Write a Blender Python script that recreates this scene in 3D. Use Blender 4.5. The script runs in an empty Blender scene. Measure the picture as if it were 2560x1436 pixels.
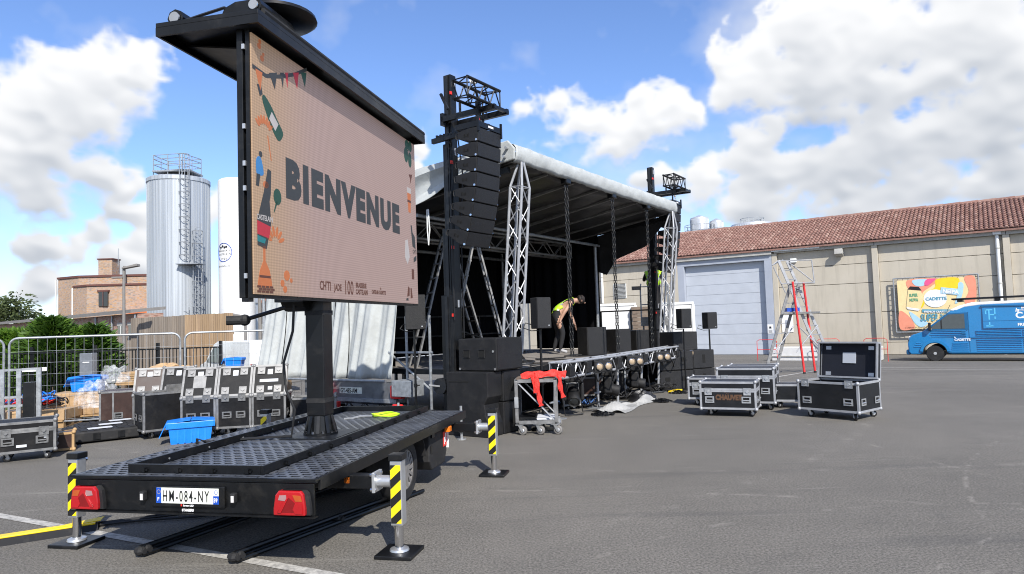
import bpy, bmesh, math, random
from mathutils import Vector, Matrix
random.seed(7)
R = math.radians
scene = bpy.context.scene
col = scene.collection

# ------------------------------------------------------------------ camera
cam_d = bpy.data.cameras.new('camera')
cam_d.lens = 24.0
cam_d.sensor_width = 36.0
cam_d.clip_start = 0.05
cam_d.clip_end = 4000
cam = bpy.data.objects.new('camera', cam_d)
col.objects.link(cam)
PITCH, ROLL, CAM_H = R(3.1), R(1.9), 1.7
_r = Vector((1, 0, 0))
_f = Vector((0, math.cos(PITCH), math.sin(PITCH)))
_u = Vector((0, -math.sin(PITCH), math.cos(PITCH)))
_cx = _r * math.cos(ROLL) - _u * math.sin(ROLL)
_cy = _r * math.sin(ROLL) + _u * math.cos(ROLL)
_m = Matrix((( _cx.x, _cy.x, -_f.x, 0), (_cx.y, _cy.y, -_f.y, 0), (_cx.z, _cy.z, -_f.z, CAM_H), (0, 0, 0, 1)))
cam.matrix_world = _m
scene.camera = cam

# ------------------------------------------------------------------ sun, view
SUN_EL = R(41)
SUN_DIR = Vector((0.316 * math.cos(SUN_EL), -0.949 * math.cos(SUN_EL), math.sin(SUN_EL))).normalized()
sun_d = bpy.data.lights.new('sun', 'SUN')
sun_d.energy = 5.0
sun_d.angle = R(0.55)
sun_d.color = (1.0, 0.955, 0.88)
sun = bpy.data.objects.new('sun', sun_d)
col.objects.link(sun)
sun.rotation_euler = SUN_DIR.to_track_quat('Z', 'Y').to_euler()
vs = scene.view_settings
vs.view_transform = 'Standard'
vs.look = 'None'
vs.exposure = 0.32
vs.gamma = 1.0
vs.use_curve_mapping = False
scene.cycles.use_denoising = True
scene.cycles.filter_width = 1.05
scene.cycles.max_bounces = 6
scene.cycles.diffuse_bounces = 3
scene.cycles.glossy_bounces = 3
scene.cycles.transparent_max_bounces = 12
scene.cycles.caustics_reflective = False
scene.cycles.caustics_refractive = False

# ------------------------------------------------------------------ sky with cumulus clouds
CLOUDS = [(0.334,0.873,0.354,0.070),(0.399,0.843,0.360,0.088),(0.478,0.816,0.325,0.094),(0.545,0.771,0.328,0.100),(0.595,0.757,0.269,0.088),(0.318,0.894,0.315,0.056),(0.384,0.874,0.297,0.070),(0.448,0.851,0.274,0.067),(0.517,0.814,0.264,0.062),(0.573,0.788,0.224,0.070),(0.288,0.894,0.343,0.035),(0.299,0.904,0.305,0.029),(0.068,0.950,0.306,0.036),(0.110,0.955,0.277,0.052),(0.171,0.949,0.265,0.047),(0.208,0.936,0.285,0.041),(0.240,0.930,0.277,0.029),(0.149,0.958,0.245,0.035),(0.178,0.934,0.308,0.022),(0.332,0.918,0.217,0.044),(0.366,0.912,0.187,0.050),(0.273,0.944,0.186,0.044),(0.441,0.876,0.198,0.047),(0.503,0.840,0.202,0.064),(0.563,0.806,0.182,0.064),(0.608,0.769,0.199,0.064),(0.425,0.891,0.160,0.047),(0.506,0.850,0.149,0.047),(0.558,0.817,0.146,0.041),(0.209,0.960,0.186,0.029),(0.338,0.930,0.143,0.047),(0.455,0.882,0.125,0.053),(-0.562,0.777,0.283,0.062),(-0.526,0.792,0.308,0.056),(-0.488,0.808,0.330,0.053),(-0.452,0.825,0.338,0.044),(-0.434,0.838,0.332,0.026),(-0.509,0.814,0.281,0.050),(-0.468,0.831,0.300,0.041),(-0.551,0.795,0.255,0.041),(-0.582,0.785,0.210,0.050),(-0.550,0.807,0.215,0.053),(-0.518,0.832,0.200,0.038),(-0.574,0.801,0.171,0.041),(-0.501,0.845,0.187,0.023),(-0.493,0.857,0.153,0.035),(-0.530,0.836,0.141,0.023),(-0.552,0.825,0.118,0.025),(-0.588,0.801,0.114,0.035),(-0.508,0.857,0.093,0.041),(-0.575,0.816,0.058,0.041),(-0.484,0.868,0.113,0.032),(-0.402,0.904,0.147,0.035),(-0.359,0.916,0.180,0.023),(-0.113,0.959,0.260,0.032),(-0.126,0.967,0.222,0.029)]
world = bpy.data.worlds.new('World')
scene.world = world
world.use_nodes = True
def N(nt, kind, **kw):
    n = nt.nodes.new(kind)
    for k, v in kw.items():
        setattr(n, k, v)
    return n
def math_n(nt, op, a, b=None, c=None, clamp=False):
    n = nt.nodes.new('ShaderNodeMath'); n.operation = op; n.use_clamp = clamp
    for i, x in enumerate((a, b, c)):
        if x is None: continue
        if isinstance(x, (int, float)): n.inputs[i].default_value = x
        else: nt.links.new(x, n.inputs[i])
    return n.outputs[0]
def vmath(nt, op, a, b=None, scale=None):
    n = nt.nodes.new('ShaderNodeVectorMath'); n.operation = op
    for i, x in enumerate((a, b)):
        if x is None: continue
        if isinstance(x, (tuple, list, Vector)): n.inputs[i].default_value = tuple(x)
        else: nt.links.new(x, n.inputs[i])
    if scale is not None: n.inputs['Scale'].default_value = scale
    return n.outputs['Value'] if op in ('DISTANCE', 'LENGTH', 'DOT_PRODUCT') else n.outputs[0]
def ramp_n(nt, fac, stops, interp='LINEAR'):
    n = nt.nodes.new('ShaderNodeValToRGB'); n.color_ramp.interpolation = interp
    el = n.color_ramp.elements
    while len(el) < len(stops): el.new(0.5)
    for e, (p, c) in zip(el, stops):
        e.position = p
        e.color = (c, c, c, 1) if isinstance(c, (int, float)) else (*c, 1)
    nt.links.new(fac, n.inputs[0])
    return n.outputs[0]
def maprange(nt, v, a, b, c=0.0, d=1.0, smooth=False):
    n = nt.nodes.new('ShaderNodeMapRange')
    n.interpolation_type = 'SMOOTHSTEP' if smooth else 'LINEAR'
    nt.links.new(v, n.inputs[0])
    for i, x in zip((1, 2, 3, 4), (a, b, c, d)): n.inputs[i].default_value = x
    return n.outputs[0]
def mixc(nt, fac, a, b, mode='MIX'):
    n = nt.nodes.new('ShaderNodeMix'); n.data_type = 'RGBA'; n.blend_type = mode
    if isinstance(fac, (int, float)): n.inputs[0].default_value = fac
    else: nt.links.new(fac, n.inputs[0])
    for i, x in ((6, a), (7, b)):
        if isinstance(x, (tuple, list)): n.inputs[i].default_value = (*x, 1) if len(x) == 3 else x
        else: nt.links.new(x, n.inputs[i])
    return n.outputs[2]
def noise(nt, vec, scale, detail=2, rough=0.5, dist=0.0):
    n = nt.nodes.new('ShaderNodeTexNoise')
    n.inputs['Scale'].default_value = scale; n.inputs['Detail'].default_value = detail
    n.inputs['Roughness'].default_value = rough; n.inputs['Distortion'].default_value = dist
    if vec is not None: nt.links.new(vec, n.inputs['Vector'])
    return n

import numpy as np
def cloud_fields(w=2560, h=640):
    """cumulus density and sunlit shading over the upper half of the sky (u = azimuth, v = elevation 0..90 degrees)"""
    rng = np.random.default_rng(11)
    az = (np.arange(w) + 0.5) / w * 2 * np.pi - np.pi
    el = (np.arange(h) + 0.5) / h * np.pi / 2
    kx = np.fft.rfftfreq(w) * w; ky = np.fft.fftfreq(2 * h) * 2 * h * 1.6
    kk = np.sqrt(kx[None, :] ** 2 + (ky[:, None]) ** 2) + 1e-6
    def band(lo, hi, p):
        sp = np.fft.rfft2(rng.standard_normal((2 * h, w))) * (np.exp(-(kk / hi) ** 2) - np.exp(-(kk / lo) ** 2)) * kk ** -p
        n = np.fft.irfft2(sp, s=(2 * h, w))[:h]
        return n / n.std()
    def blur(a, s):
        g = np.exp(-0.5 * (kk * s * 2 * np.pi / w) ** 2)
        b = np.concatenate([a, a[::-1]], 0)
        return np.fft.irfft2(np.fft.rfft2(b) * g, s=(2 * h, w))[:h]
    A, E = np.meshgrid(az, el)
    n1_, n2_ = band(8, 40, 1.5), band(40, 300, 1.6)
    A2 = A + n1_ * 0.014 + n2_ * 0.008
    E2 = E + np.roll(n1_, 700, 1) * 0.008 + np.roll(n2_, 500, 1) * 0.006
    dx = np.sin(A2) * np.cos(E2); dy = np.cos(A2) * np.cos(E2); dz = np.sin(E2)
    f = np.full((h, w), -0.8)
    for (x, y, z, r) in CLOUDS:
        d = np.sqrt((dx - x) ** 2 + (dy - y) ** 2 + ((dz - z) * 1.2) ** 2)
        g = 1 - d / (r * 1.12)
        k = 0.3; t = np.clip(0.5 + 0.5 * (f - g) / k, 0, 1)
        f = g * (1 - t) + f * t + k * t * (1 - t)
    rest = band(3, 14, 1.2) * 0.5 - 0.25
    mask = np.clip((np.cos(A) * np.cos(E) - 0.55) / 0.15, 0, 1) * np.clip((0.62 - np.sin(E)) / 0.12, 0, 1)
    f = f * mask + rest * (1 - mask)
    billow = 0.0; soft = 0.0
    for i, (lo, hi, amp) in enumerate(((16, 36, 0.15), (36, 80, 0.15), (80, 190, 0.1), (190, 600, 0.05))):
        b = amp * (0.8 - np.abs(band(lo, hi, 1.0)))
        billow = billow + b
        if i < 3: soft = soft + b
    dens = f * 0.95 + billow + 0.0
    und = np.clip(-np.gradient(blur(f, 6), axis=0) * -14, 0, 1)
    alpha = np.clip((dens + 0.06 + 0.06 * und) / (0.44 + 0.45 * und), 0, 1); alpha = alpha * alpha * (3 - 2 * alpha)
    hz = np.clip((0.22 - E) / 0.22, 0, 1)
    wisps = np.clip((band(6, 700, 1.7) - 0.2 + 1.5 * hz) / 3.0, 0, 1) * 0.68
    hs = np.clip(f * 0.9 + soft + 0.03, 0, 1.1)
    hs = blur(hs, 1.5)
    gx = np.gradient(hs, axis=1); gy = np.gradient(hs, axis=0)
    rel = -(gx * 0.3 + gy * 0.95) * 3.6
    rel = np.clip(rel, -0.3, 0.3)
    D = blur(np.clip(dens, 0, 0.9), 3)
    def above(sh): return np.concatenate([D[sh:], np.repeat(D[-1:], sh, 0)], 0)
    occ = sum(above(s_) for s_ in (6, 16, 30, 48, 70)) / 5
    lit = np.clip(1.08 - 1.25 * occ + 0.8 * rel, 0, 1)
    a = np.maximum(alpha, wisps)
    m = np.clip((wisps - alpha) * 6, 0, 1)
    lit = lit * (1 - m) + 0.82 * m
    return lit, a
def make_cloud_map(w=2560, h=640):
    lit, a = cloud_fields(w, h)
    im = bpy.data.images.new('cloud_map', w, h, alpha=False, float_buffer=False)
    im.colorspace_settings.name = 'Non-Color'
    px = np.zeros((h, w, 4), np.float32); px[..., 0] = lit; px[..., 1] = a; px[..., 3] = 1
    im.pixels.foreach_set(px.ravel()); im.update()
    return im
nt = world.node_tree
nt.nodes.clear()
wout = N(nt, 'ShaderNodeOutputWorld')
bg = N(nt, 'ShaderNodeBackground')
bg.inputs['Strength'].default_value = 0.14
nt.links.new(bg.outputs[0], wout.inputs[0])
sky = N(nt, 'ShaderNodeTexSky')
sky.sky_type = 'NISHITA'
sky.sun_disc = False
sky.sun_elevation = SUN_EL
sky.sun_rotation = math.atan2(SUN_DIR.x, SUN_DIR.y)
sky.altitude = 60; sky.air_density = 1.0; sky.dust_density = 0.25; sky.ozone_density = 3.0
tc = N(nt, 'ShaderNodeTexCoord')
sepw = N(nt, 'ShaderNodeSeparateXYZ'); nt.links.new(tc.outputs['Generated'], sepw.inputs[0])
u_ = math_n(nt, 'MULTIPLY_ADD', math_n(nt, 'ARCTAN2', sepw.outputs[0], sepw.outputs[1]), 1 / (2 * math.pi), 0.5)
v_ = math_n(nt, 'MULTIPLY', math_n(nt, 'ARCSINE', math_n(nt, 'MAXIMUM', sepw.outputs[2], 0.001)), 2 / math.pi)
cmb = N(nt, 'ShaderNodeCombineXYZ'); nt.links.new(u_, cmb.inputs[0]); nt.links.new(v_, cmb.inputs[1])
ctex = N(nt, 'ShaderNodeTexImage'); ctex.image = make_cloud_map(); ctex.extension = 'EXTEND'; nt.links.new(cmb.outputs[0], ctex.inputs[0])
csep = N(nt, 'ShaderNodeSeparateColor'); nt.links.new(ctex.outputs[0], csep.inputs[0])
SKY_TINT = (0.9, 0.98, 1.2)
skyc = mixc(nt, 1.0, sky.outputs[0], SKY_TINT, 'MULTIPLY')
ccol = mixc(nt, csep.outputs[0], (3.1, 3.35, 3.75), (5.75, 5.8, 5.9))
final = mixc(nt, csep.outputs[1], skyc, ccol)
nt.links.new(final, bg.inputs['Color'])

# ------------------------------------------------------------------ mesh helpers
class MB:
    def __init__(s): s.v = []; s.f = []
    def add(s, vs, fs):
        o = len(s.v); s.v += [tuple(v) for v in vs]; s.f += [tuple(i + o for i in f) for f in fs]; return s
    def box(s, c, d, rz=0.0):
        x, y, z = d[0] / 2, d[1] / 2, d[2] / 2
        ca, sa = math.cos(rz), math.sin(rz)
        vs = []
        for sx, sy, sz in ((-1,-1,-1),(1,-1,-1),(1,1,-1),(-1,1,-1),(-1,-1,1),(1,-1,1),(1,1,1),(-1,1,1)):
            px, py = sx * x, sy * y
            vs.append((c[0] + px * ca - py * sa, c[1] + px * sa + py * ca, c[2] + sz * z))
        return s.add(vs, [(3,2,1,0),(4,5,6,7),(0,1,5,4),(1,2,6,5),(2,3,7,6),(3,0,4,7)])
    def bx(s, x0, x1, y0, y1, z0, z1):
        return s.box(((x0+x1)/2, (y0+y1)/2, (z0+z1)/2), (x1-x0, y1-y0, z1-z0))
    def bar(s, p, q, w, h, up=(0, 0, 1)):
        p, q, up = Vector(p), Vector(q), Vector(up)
        d = (q - p).normalized()
        if abs(d.dot(up)) > 0.99: up = Vector((0, 1, 0))
        a = d.cross(up).normalized() * (w / 2); b = a.cross(d).normalized() * (h / 2)
        vs = [p-a-b, p+a-b, p+a+b, p-a+b, q-a-b, q+a-b, q+a+b, q-a+b]
        return s.add(vs, [(0,1,2,3),(7,6,5,4),(0,4,5,1),(1,5,6,2),(2,6,7,3),(3,7,4,0)])
    def tube(s, p, q, r, n=8, r2=None):
        p, q = Vector(p), Vector(q); r2 = r if r2 is None else r2
        d = (q - p).normalized()
        a = d.orthogonal().normalized(); b = d.cross(a)
        vs = []
        for c, rr in ((p, r), (q, r2)):
            for i in range(n):
                t = 2 * math.pi * i / n
                vs.append(c + a * (math.cos(t) * rr) + b * (math.sin(t) * rr))
        fs = [(i, (i+1) % n, n + (i+1) % n, n + i) for i in range(n)]
        fs += [tuple(range(n-1, -1, -1)), tuple(range(n, 2*n))]
        return s.add(vs, fs)
    def path(s, pts, r, n=6):
        pts = [Vector(p) for p in pts]; m = len(pts); vs = []
        prev = None
        for i, p in enumerate(pts):
            d = (pts[min(i+1, m-1)] - pts[max(i-1, 0)]).normalized()
            a = d.orthogonal().normalized() if prev is None else (prev - d * prev.dot(d))
            a = a.normalized() if a.length > 1e-6 else d.orthogonal().normalized()
            prev = a; b = d.cross(a)
            rr = r[i] if isinstance(r, (list, tuple)) else r
            for k in range(n):
                t = 2 * math.pi * k / n
                vs.append(p + a * (math.cos(t) * rr) + b * (math.sin(t) * rr))
        fs = []
        for i in range(m - 1):
            for k in range(n):
                fs.append((i*n+k, i*n+(k+1) % n, (i+1)*n+(k+1) % n, (i+1)*n+k))
        fs += [tuple(range(n-1, -1, -1)), tuple(range((m-1)*n, m*n))]
        return s.add(vs, fs)
    def prism(s, poly, axis, lo, hi):
        n = len(poly); vs = []
        for t in (lo, hi):
            for (a, b) in poly:
                vs.append({'x': (t, a, b), 'y': (a, t, b), 'z': (a, b, t)}[axis])
        fs = [(i, (i+1) % n, n + (i+1) % n, n + i) for i in range(n)]
        fs += [tuple(range(n-1, -1, -1)), tuple(range(n, 2*n))]
        return s.add(vs, fs)
    def lathe(s, prof, n=16, c=(0, 0, 0), axis='z'):
        vs = []
        for (r, z) in prof:
            for i in range(n):
                t = 2 * math.pi * i / n; x, y = r * math.cos(t), r * math.sin(t)
                p = {'z': (x, y, z), 'x': (z, x, y), 'y': (y, z, x)}[axis]
                vs.append((c[0]+p[0], c[1]+p[1], c[2]+p[2]))
        m = len(prof); fs = []
        for j in range(m - 1):
            for i in range(n):
                fs.append((j*n+i, j*n+(i+1) % n, (j+1)*n+(i+1) % n, (j+1)*n+i))
        fs += [tuple(range(n-1, -1, -1)), tuple(range((m-1)*n, m*n))]
        return s.add(vs, fs)
    def ball(s, c, r, n=10, m=7, sc=(1, 1, 1)):
        vs = []; fs = []
        for j in range(m + 1):
            ph = math.pi * j / m
            for i in range(n):
                t = 2 * math.pi * i / n
                vs.append((c[0] + sc[0]*r*math.sin(ph)*math.cos(t), c[1] + sc[1]*r*math.sin(ph)*math.sin(t), c[2] + sc[2]*r*math.cos(ph)))
        for j in range(m):
            for i in range(n):
                fs.append((j*n+i, (j+1)*n+i, (j+1)*n+(i+1) % n, j*n+(i+1) % n))
        return s.add(vs, fs)
    def grid(s, fn, nu, nv):
        vs = [fn(i / nu, j / nv) for j in range(nv + 1) for i in range(nu + 1)]
        w = nu + 1
        return s.add(vs, [(j*w+i, j*w+i+1, (j+1)*w+i+1, (j+1)*w+i) for j in range(nv) for i in range(nu)])
    def poly(s, pts): return s.add(pts, [tuple(range(len(pts)))])
    def mesh(s, name):
        me = bpy.data.meshes.new(name); me.from_pydata(s.v, [], s.f); me.validate()
        bm = bmesh.new(); bm.from_mesh(me); bmesh.ops.recalc_face_normals(bm, faces=bm.faces); bm.to_mesh(me); bm.free()
        return me
    def build(s, name, mat, parent=None, bevel=0, smooth=False, loc=None, rot=None, thick=0, kind=None):
        me = s.mesh(name); me.materials.append(MATS[mat] if isinstance(mat, str) else mat)
        if smooth:
            for p in me.polygons: p.use_smooth = True
            try: me.set_sharp_from_angle(angle=R(40))
            except Exception: pass
        return place(name, me, parent, bevel, loc, rot, thick, kind)
def place(name, me, parent=None, bevel=0, loc=None, rot=None, thick=0, kind=None):
    o = bpy.data.objects.new(name, me); col.objects.link(o); o.parent = parent
    if loc is not None: o.location = loc
    if rot is not None: o.rotation_euler = rot
    if thick:
        m = o.modifiers.new('thickness', 'SOLIDIFY'); m.thickness = thick; m.offset = 0
    if bevel:
        m = o.modifiers.new('bevel', 'BEVEL'); m.width = bevel; m.segments = 2; m.limit_method = 'ANGLE'; m.angle_limit = R(50)
    if kind: o['kind'] = kind
    return o
def tag(o, label=None, cat=None, group=None, kind=None):
    if label: o['label'] = label
    if cat: o['category'] = cat
    if group: o['group'] = group
    if kind: o['kind'] = kind
    return o
def thing(name, label, cat, loc=(0, 0, 0), rz=0.0, group=None):
    o = bpy.data.objects.new(name, None); col.objects.link(o); o.empty_display_size = 0.2
    o.location = loc; o.rotation_euler = (0, 0, rz)
    return tag(o, label, cat, group)
def kids(o): return [c for c in bpy.data.objects if c.parent == o]
def copy_tree(o, parent=None):
    c = o.copy(); col.objects.link(c); c.parent = parent
    for ch in list(o.children): copy_tree(ch, c)
    return c
TEXTS = []
def text(name, s, size, mat, parent, mtx, bold=0.0, sx=1.0, extrude=0.0012, align='LEFT', spacing=1.0, shear=0.0):
    cu = bpy.data.curves.new(name, 'FONT'); cu.body = s; cu.size = size; cu.offset = bold
    cu.extrude = extrude; cu.align_x = align; cu.space_character = spacing; cu.shear = shear; cu.resolution_u = 3
    cu.materials.append(MATS[mat])
    o = bpy.data.objects.new(name, cu); col.objects.link(o); o.parent = parent
    o.matrix_local = mtx @ Matrix.Diagonal((sx, 1, 1, 1))
    TEXTS.append(o)
    return o
def frame_m(origin, xa, ya):
    xa, ya = Vector(xa).normalized(), Vector(ya).normalized(); za = xa.cross(ya)
    o = Vector(origin)
    return Matrix(((xa.x, ya.x, za.x, o.x), (xa.y, ya.y, za.y, o.y), (xa.z, ya.z, za.z, o.z), (0, 0, 0, 1)))
def truss(mb, p, q, w, seg, rc=0.025, rb=0.012, up=(0, 0, 1), n=6, h=None):
    """square lattice truss: four chords joined by zigzag braces"""
    p, q = Vector(p), Vector(q); d = (q - p).normalized(); up = Vector(up)
    if abs(d.dot(up)) > 0.98: up = Vector((0, 1, 0))
    h = h or w
    a = d.cross(up).normalized() * (w / 2); b = a.cross(d).normalized() * (h / 2)
    cs = [-a - b, a - b, a + b, -a + b]
    for c in cs: mb.tube(p + c, q + c, rc, n)
    for k in range(4):
        c0, c1 = cs[k], cs[(k + 1) % 4]
        for i in range(seg):
            u0 = p.lerp(q, i / seg); u1 = p.lerp(q, (i + 1) / seg)
            if i % 2 == 0: mb.tube(u0 + c0, u1 + c1, rb, 5)
            else: mb.tube(u0 + c1, u1 + c0, rb, 5)
        mb.tube(p + c0, p + c1, rb, 5); mb.tube(q + c0, q + c1, rb, 5)
    return mb

# ------------------------------------------------------------------ materials
MATS = {}
def mat(name, colr, rough=0.6, metal=0.0, var=0.12, vscale=6.0, bump=0.0, bscale=60.0, dirt=0.0, spec=0.5, emit=None, coat=0.0, trans=0.0, col2=None):
    m = bpy.data.materials.new(name); m.use_nodes = True; t = m.node_tree
    b = t.nodes['Principled BSDF']
    b.inputs['Roughness'].default_value = rough; b.inputs['Metallic'].default_value = metal
    b.inputs['Specular IOR Level'].default_value = spec
    if coat: b.inputs['Coat Weight'].default_value = coat; b.inputs['Coat Roughness'].default_value = 0.08
    c = t.nodes.new('ShaderNodeTexCoord')
    nz = noise(t, c.outputs['Object'], vscale, 5, 0.6)
    lo = tuple(max(0, x * (1 - var)) for x in colr); hi = tuple(min(1, x * (1 + var)) for x in colr)
    if col2: hi = col2
    cc = mixc(t, maprange(t, nz.outputs[0], 0.3, 0.7), lo, hi)
    if dirt:
        nd = noise(t, c.outputs['Object'], vscale * 0.6 + 3, 7, 0.7, 0.4)
        cc = mixc(t, maprange(t, nd.outputs[0], 0.52, 0.75, 0, dirt), cc, (0.22, 0.2, 0.17))
    t.links.new(cc, b.inputs['Base Color'])
    rr = maprange(t, nz.outputs[0], 0.3, 0.7, max(0.02, rough - 0.07), min(1, rough + 0.07))
    t.links.new(rr, b.inputs['Roughness'])
    if bump:
        nb = noise(t, c.outputs['Object'], bscale, 4, 0.6)
        bn = t.nodes.new('ShaderNodeBump'); bn.inputs['Strength'].default_value = bump; bn.inputs['Distance'].default_value = 0.02
        t.links.new(nb.outputs[0], bn.inputs['Height']); t.links.new(bn.outputs[0], b.inputs['Normal'])
    if emit:
        b.inputs['Emission Color'].default_value = (*emit[0], 1); b.inputs['Emission Strength'].default_value = emit[1]
    if trans: b.inputs['Transmission Weight'].default_value = trans
    MATS[name] = m
    return m
mat('black_paint', (0.005, 0.0055, 0.0065), 0.36, var=0.4, vscale=3, dirt=0.07, spec=0.38)
mat('black_deck', (0.007, 0.008, 0.01), 0.42, var=0.3, vscale=4, dirt=0.1)
mat('black_tread', (0.075, 0.083, 0.1), 0.36, 0.0, var=0.35, vscale=5, dirt=0.3)  # paler than the deck: grazing sky reflection put into the colour
mat('black_cab', (0.011, 0.011, 0.012), 0.6, var=0.25, bump=0.25, bscale=220, dirt=0.06, spec=0.35)
mat('grille', (0.009, 0.009, 0.01), 0.5, var=0.2, bump=0.4, bscale=500)
mat('dark_hole', (0.004, 0.004, 0.004), 0.9)
mat('rubber', (0.012, 0.012, 0.013), 0.75, var=0.3, dirt=0.12)
mat('cable', (0.012, 0.012, 0.013), 0.6)
mat('blue_cable', (0.05, 0.12, 0.3), 0.5)
mat('alu', (0.4, 0.41, 0.43), 0.5, 0.4, var=0.12, vscale=8, bump=0.05)
mat('alu_worn', (0.22, 0.22, 0.22), 0.5, 0.45, var=0.3, vscale=9, dirt=0.3)
mat('galv', (0.33, 0.35, 0.37), 0.5, 0.5, var=0.25, vscale=14, bump=0.08)
mat('zinc', (0.55, 0.56, 0.57), 0.35, 0.7, var=0.15)
mat('chrome', (0.75, 0.75, 0.76), 0.15, 1.0, var=0.05)
mat('case_black', (0.008, 0.008, 0.009), 0.55, var=0.4, vscale=5, spec=0.25, dirt=0.07, bump=0.12, bscale=150)
mat('case_new', (0.006, 0.0065, 0.008), 0.42, var=0.3, vscale=5, dirt=0.04, bump=0.1, bscale=200)
mat('case_brown', (0.035, 0.015, 0.01), 0.45, var=0.3, vscale=5, dirt=0.12)
mat('case_inner', (0.005, 0.007, 0.015), 0.7, var=0.2)
mat('blue_plastic', (0.012, 0.22, 0.78), 0.38, var=0.08, dirt=0.06)
mat('white_paint', (0.66, 0.66, 0.65), 0.4, var=0.05, dirt=0.12)
mat('white_pvc', (0.74, 0.75, 0.74), 0.5, var=0.06, vscale=3, dirt=0.12, bump=0.15, bscale=5)
mat('tarp', (0.43, 0.45, 0.445), 0.62, var=0.12, vscale=2, dirt=0.25, bump=0.5, bscale=7, spec=0.3)
mat('tarp_dirty', (0.34, 0.34, 0.33), 0.55, var=0.2, vscale=6, dirt=0.35, bump=0.3, bscale=20)
mat('tarp_black', (0.014, 0.014, 0.015), 0.38, var=0.3, vscale=3, bump=0.4, bscale=5)
mat('drape', (0.006, 0.006, 0.007), 0.95, var=0.3, spec=0.1)
mat('red_cloth', (0.72, 0.035, 0.025), 0.7, var=0.15, vscale=20, bump=0.3, bscale=40)
mat('red_paint', (0.62, 0.03, 0.03), 0.4, var=0.15, dirt=0.1)
mat('red_lens', (0.4, 0.008, 0.012), 0.12, coat=0.6, var=0.15)
mat('red_lens_dark', (0.2, 0.004, 0.006), 0.15, coat=0.6)
mat('amber', (0.9, 0.22, 0.02), 0.2, coat=0.5)
mat('clear_lens', (0.75, 0.72, 0.7), 0.15, coat=0.6)
mat('yellow', (0.86, 0.6, 0.01), 0.45, var=0.08, dirt=0.12)
mat('lime', (0.55, 0.85, 0.03), 0.4)
mat('white_print', (0.82, 0.82, 0.82), 0.5)
mat('black_print', (0.012, 0.012, 0.013), 0.5)
mat('blue_print', (0.01, 0.07, 0.42), 0.4)
mat('red_print', (0.7, 0.03, 0.02), 0.5)
mat('plate_white', (0.78, 0.8, 0.72), 0.4)
mat('lens_dull', (0.34, 0.2, 0.2), 0.2, coat=0.5)
mat('lens_amber', (0.42, 0.08, 0.015), 0.2, coat=0.5)
mat('paper', (0.6, 0.62, 0.65), 0.7, var=0.08)
mat('wood', (0.42, 0.27, 0.13), 0.7, var=0.25, vscale=8, dirt=0.15)
mat('cardboard', (0.45, 0.3, 0.16), 0.8, var=0.15)
mat('wood_dark', (0.16, 0.12, 0.09), 0.8, var=0.3, vscale=5)
mat('decking', (0.23, 0.21, 0.19), 0.8, var=0.2, vscale=4, dirt=0.2)
mat('skin', (0.45, 0.26, 0.18), 0.55, var=0.08)
mat('hair', (0.02, 0.013, 0.01), 0.7)
mat('hivis', (0.5, 0.86, 0.03), 0.6, var=0.1)
mat('reflective', (0.5, 0.52, 0.54), 0.35, 0.3)
mat('black_cloth', (0.012, 0.012, 0.014), 0.85)
mat('shoe', (0.35, 0.35, 0.36), 0.6)
mat('glass_dark', (0.015, 0.018, 0.02), 0.06, spec=0.8, coat=0.5)
mat('latch_grey', (0.2, 0.2, 0.2), 0.45, 0.5, var=0.3, vscale=20)
mat('wheel_steel', (0.42, 0.43, 0.44), 0.4, 0.1)
mat('burnt', (0.1, 0.05, 0.025), 0.7)
mat('steel_box', (0.3, 0.31, 0.33), 0.35, 0.7)
# ------------------------------------------------------------------ terrain height (the yard drains away from the stage)
def gh(x, y):
    t = max((x * 0.572 + y * 0.82 - 17) / 20, (y - 14 - 2 * max(0, x + 6)) / 12)
    return -0.55 * min(1, max(0, t))

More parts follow.
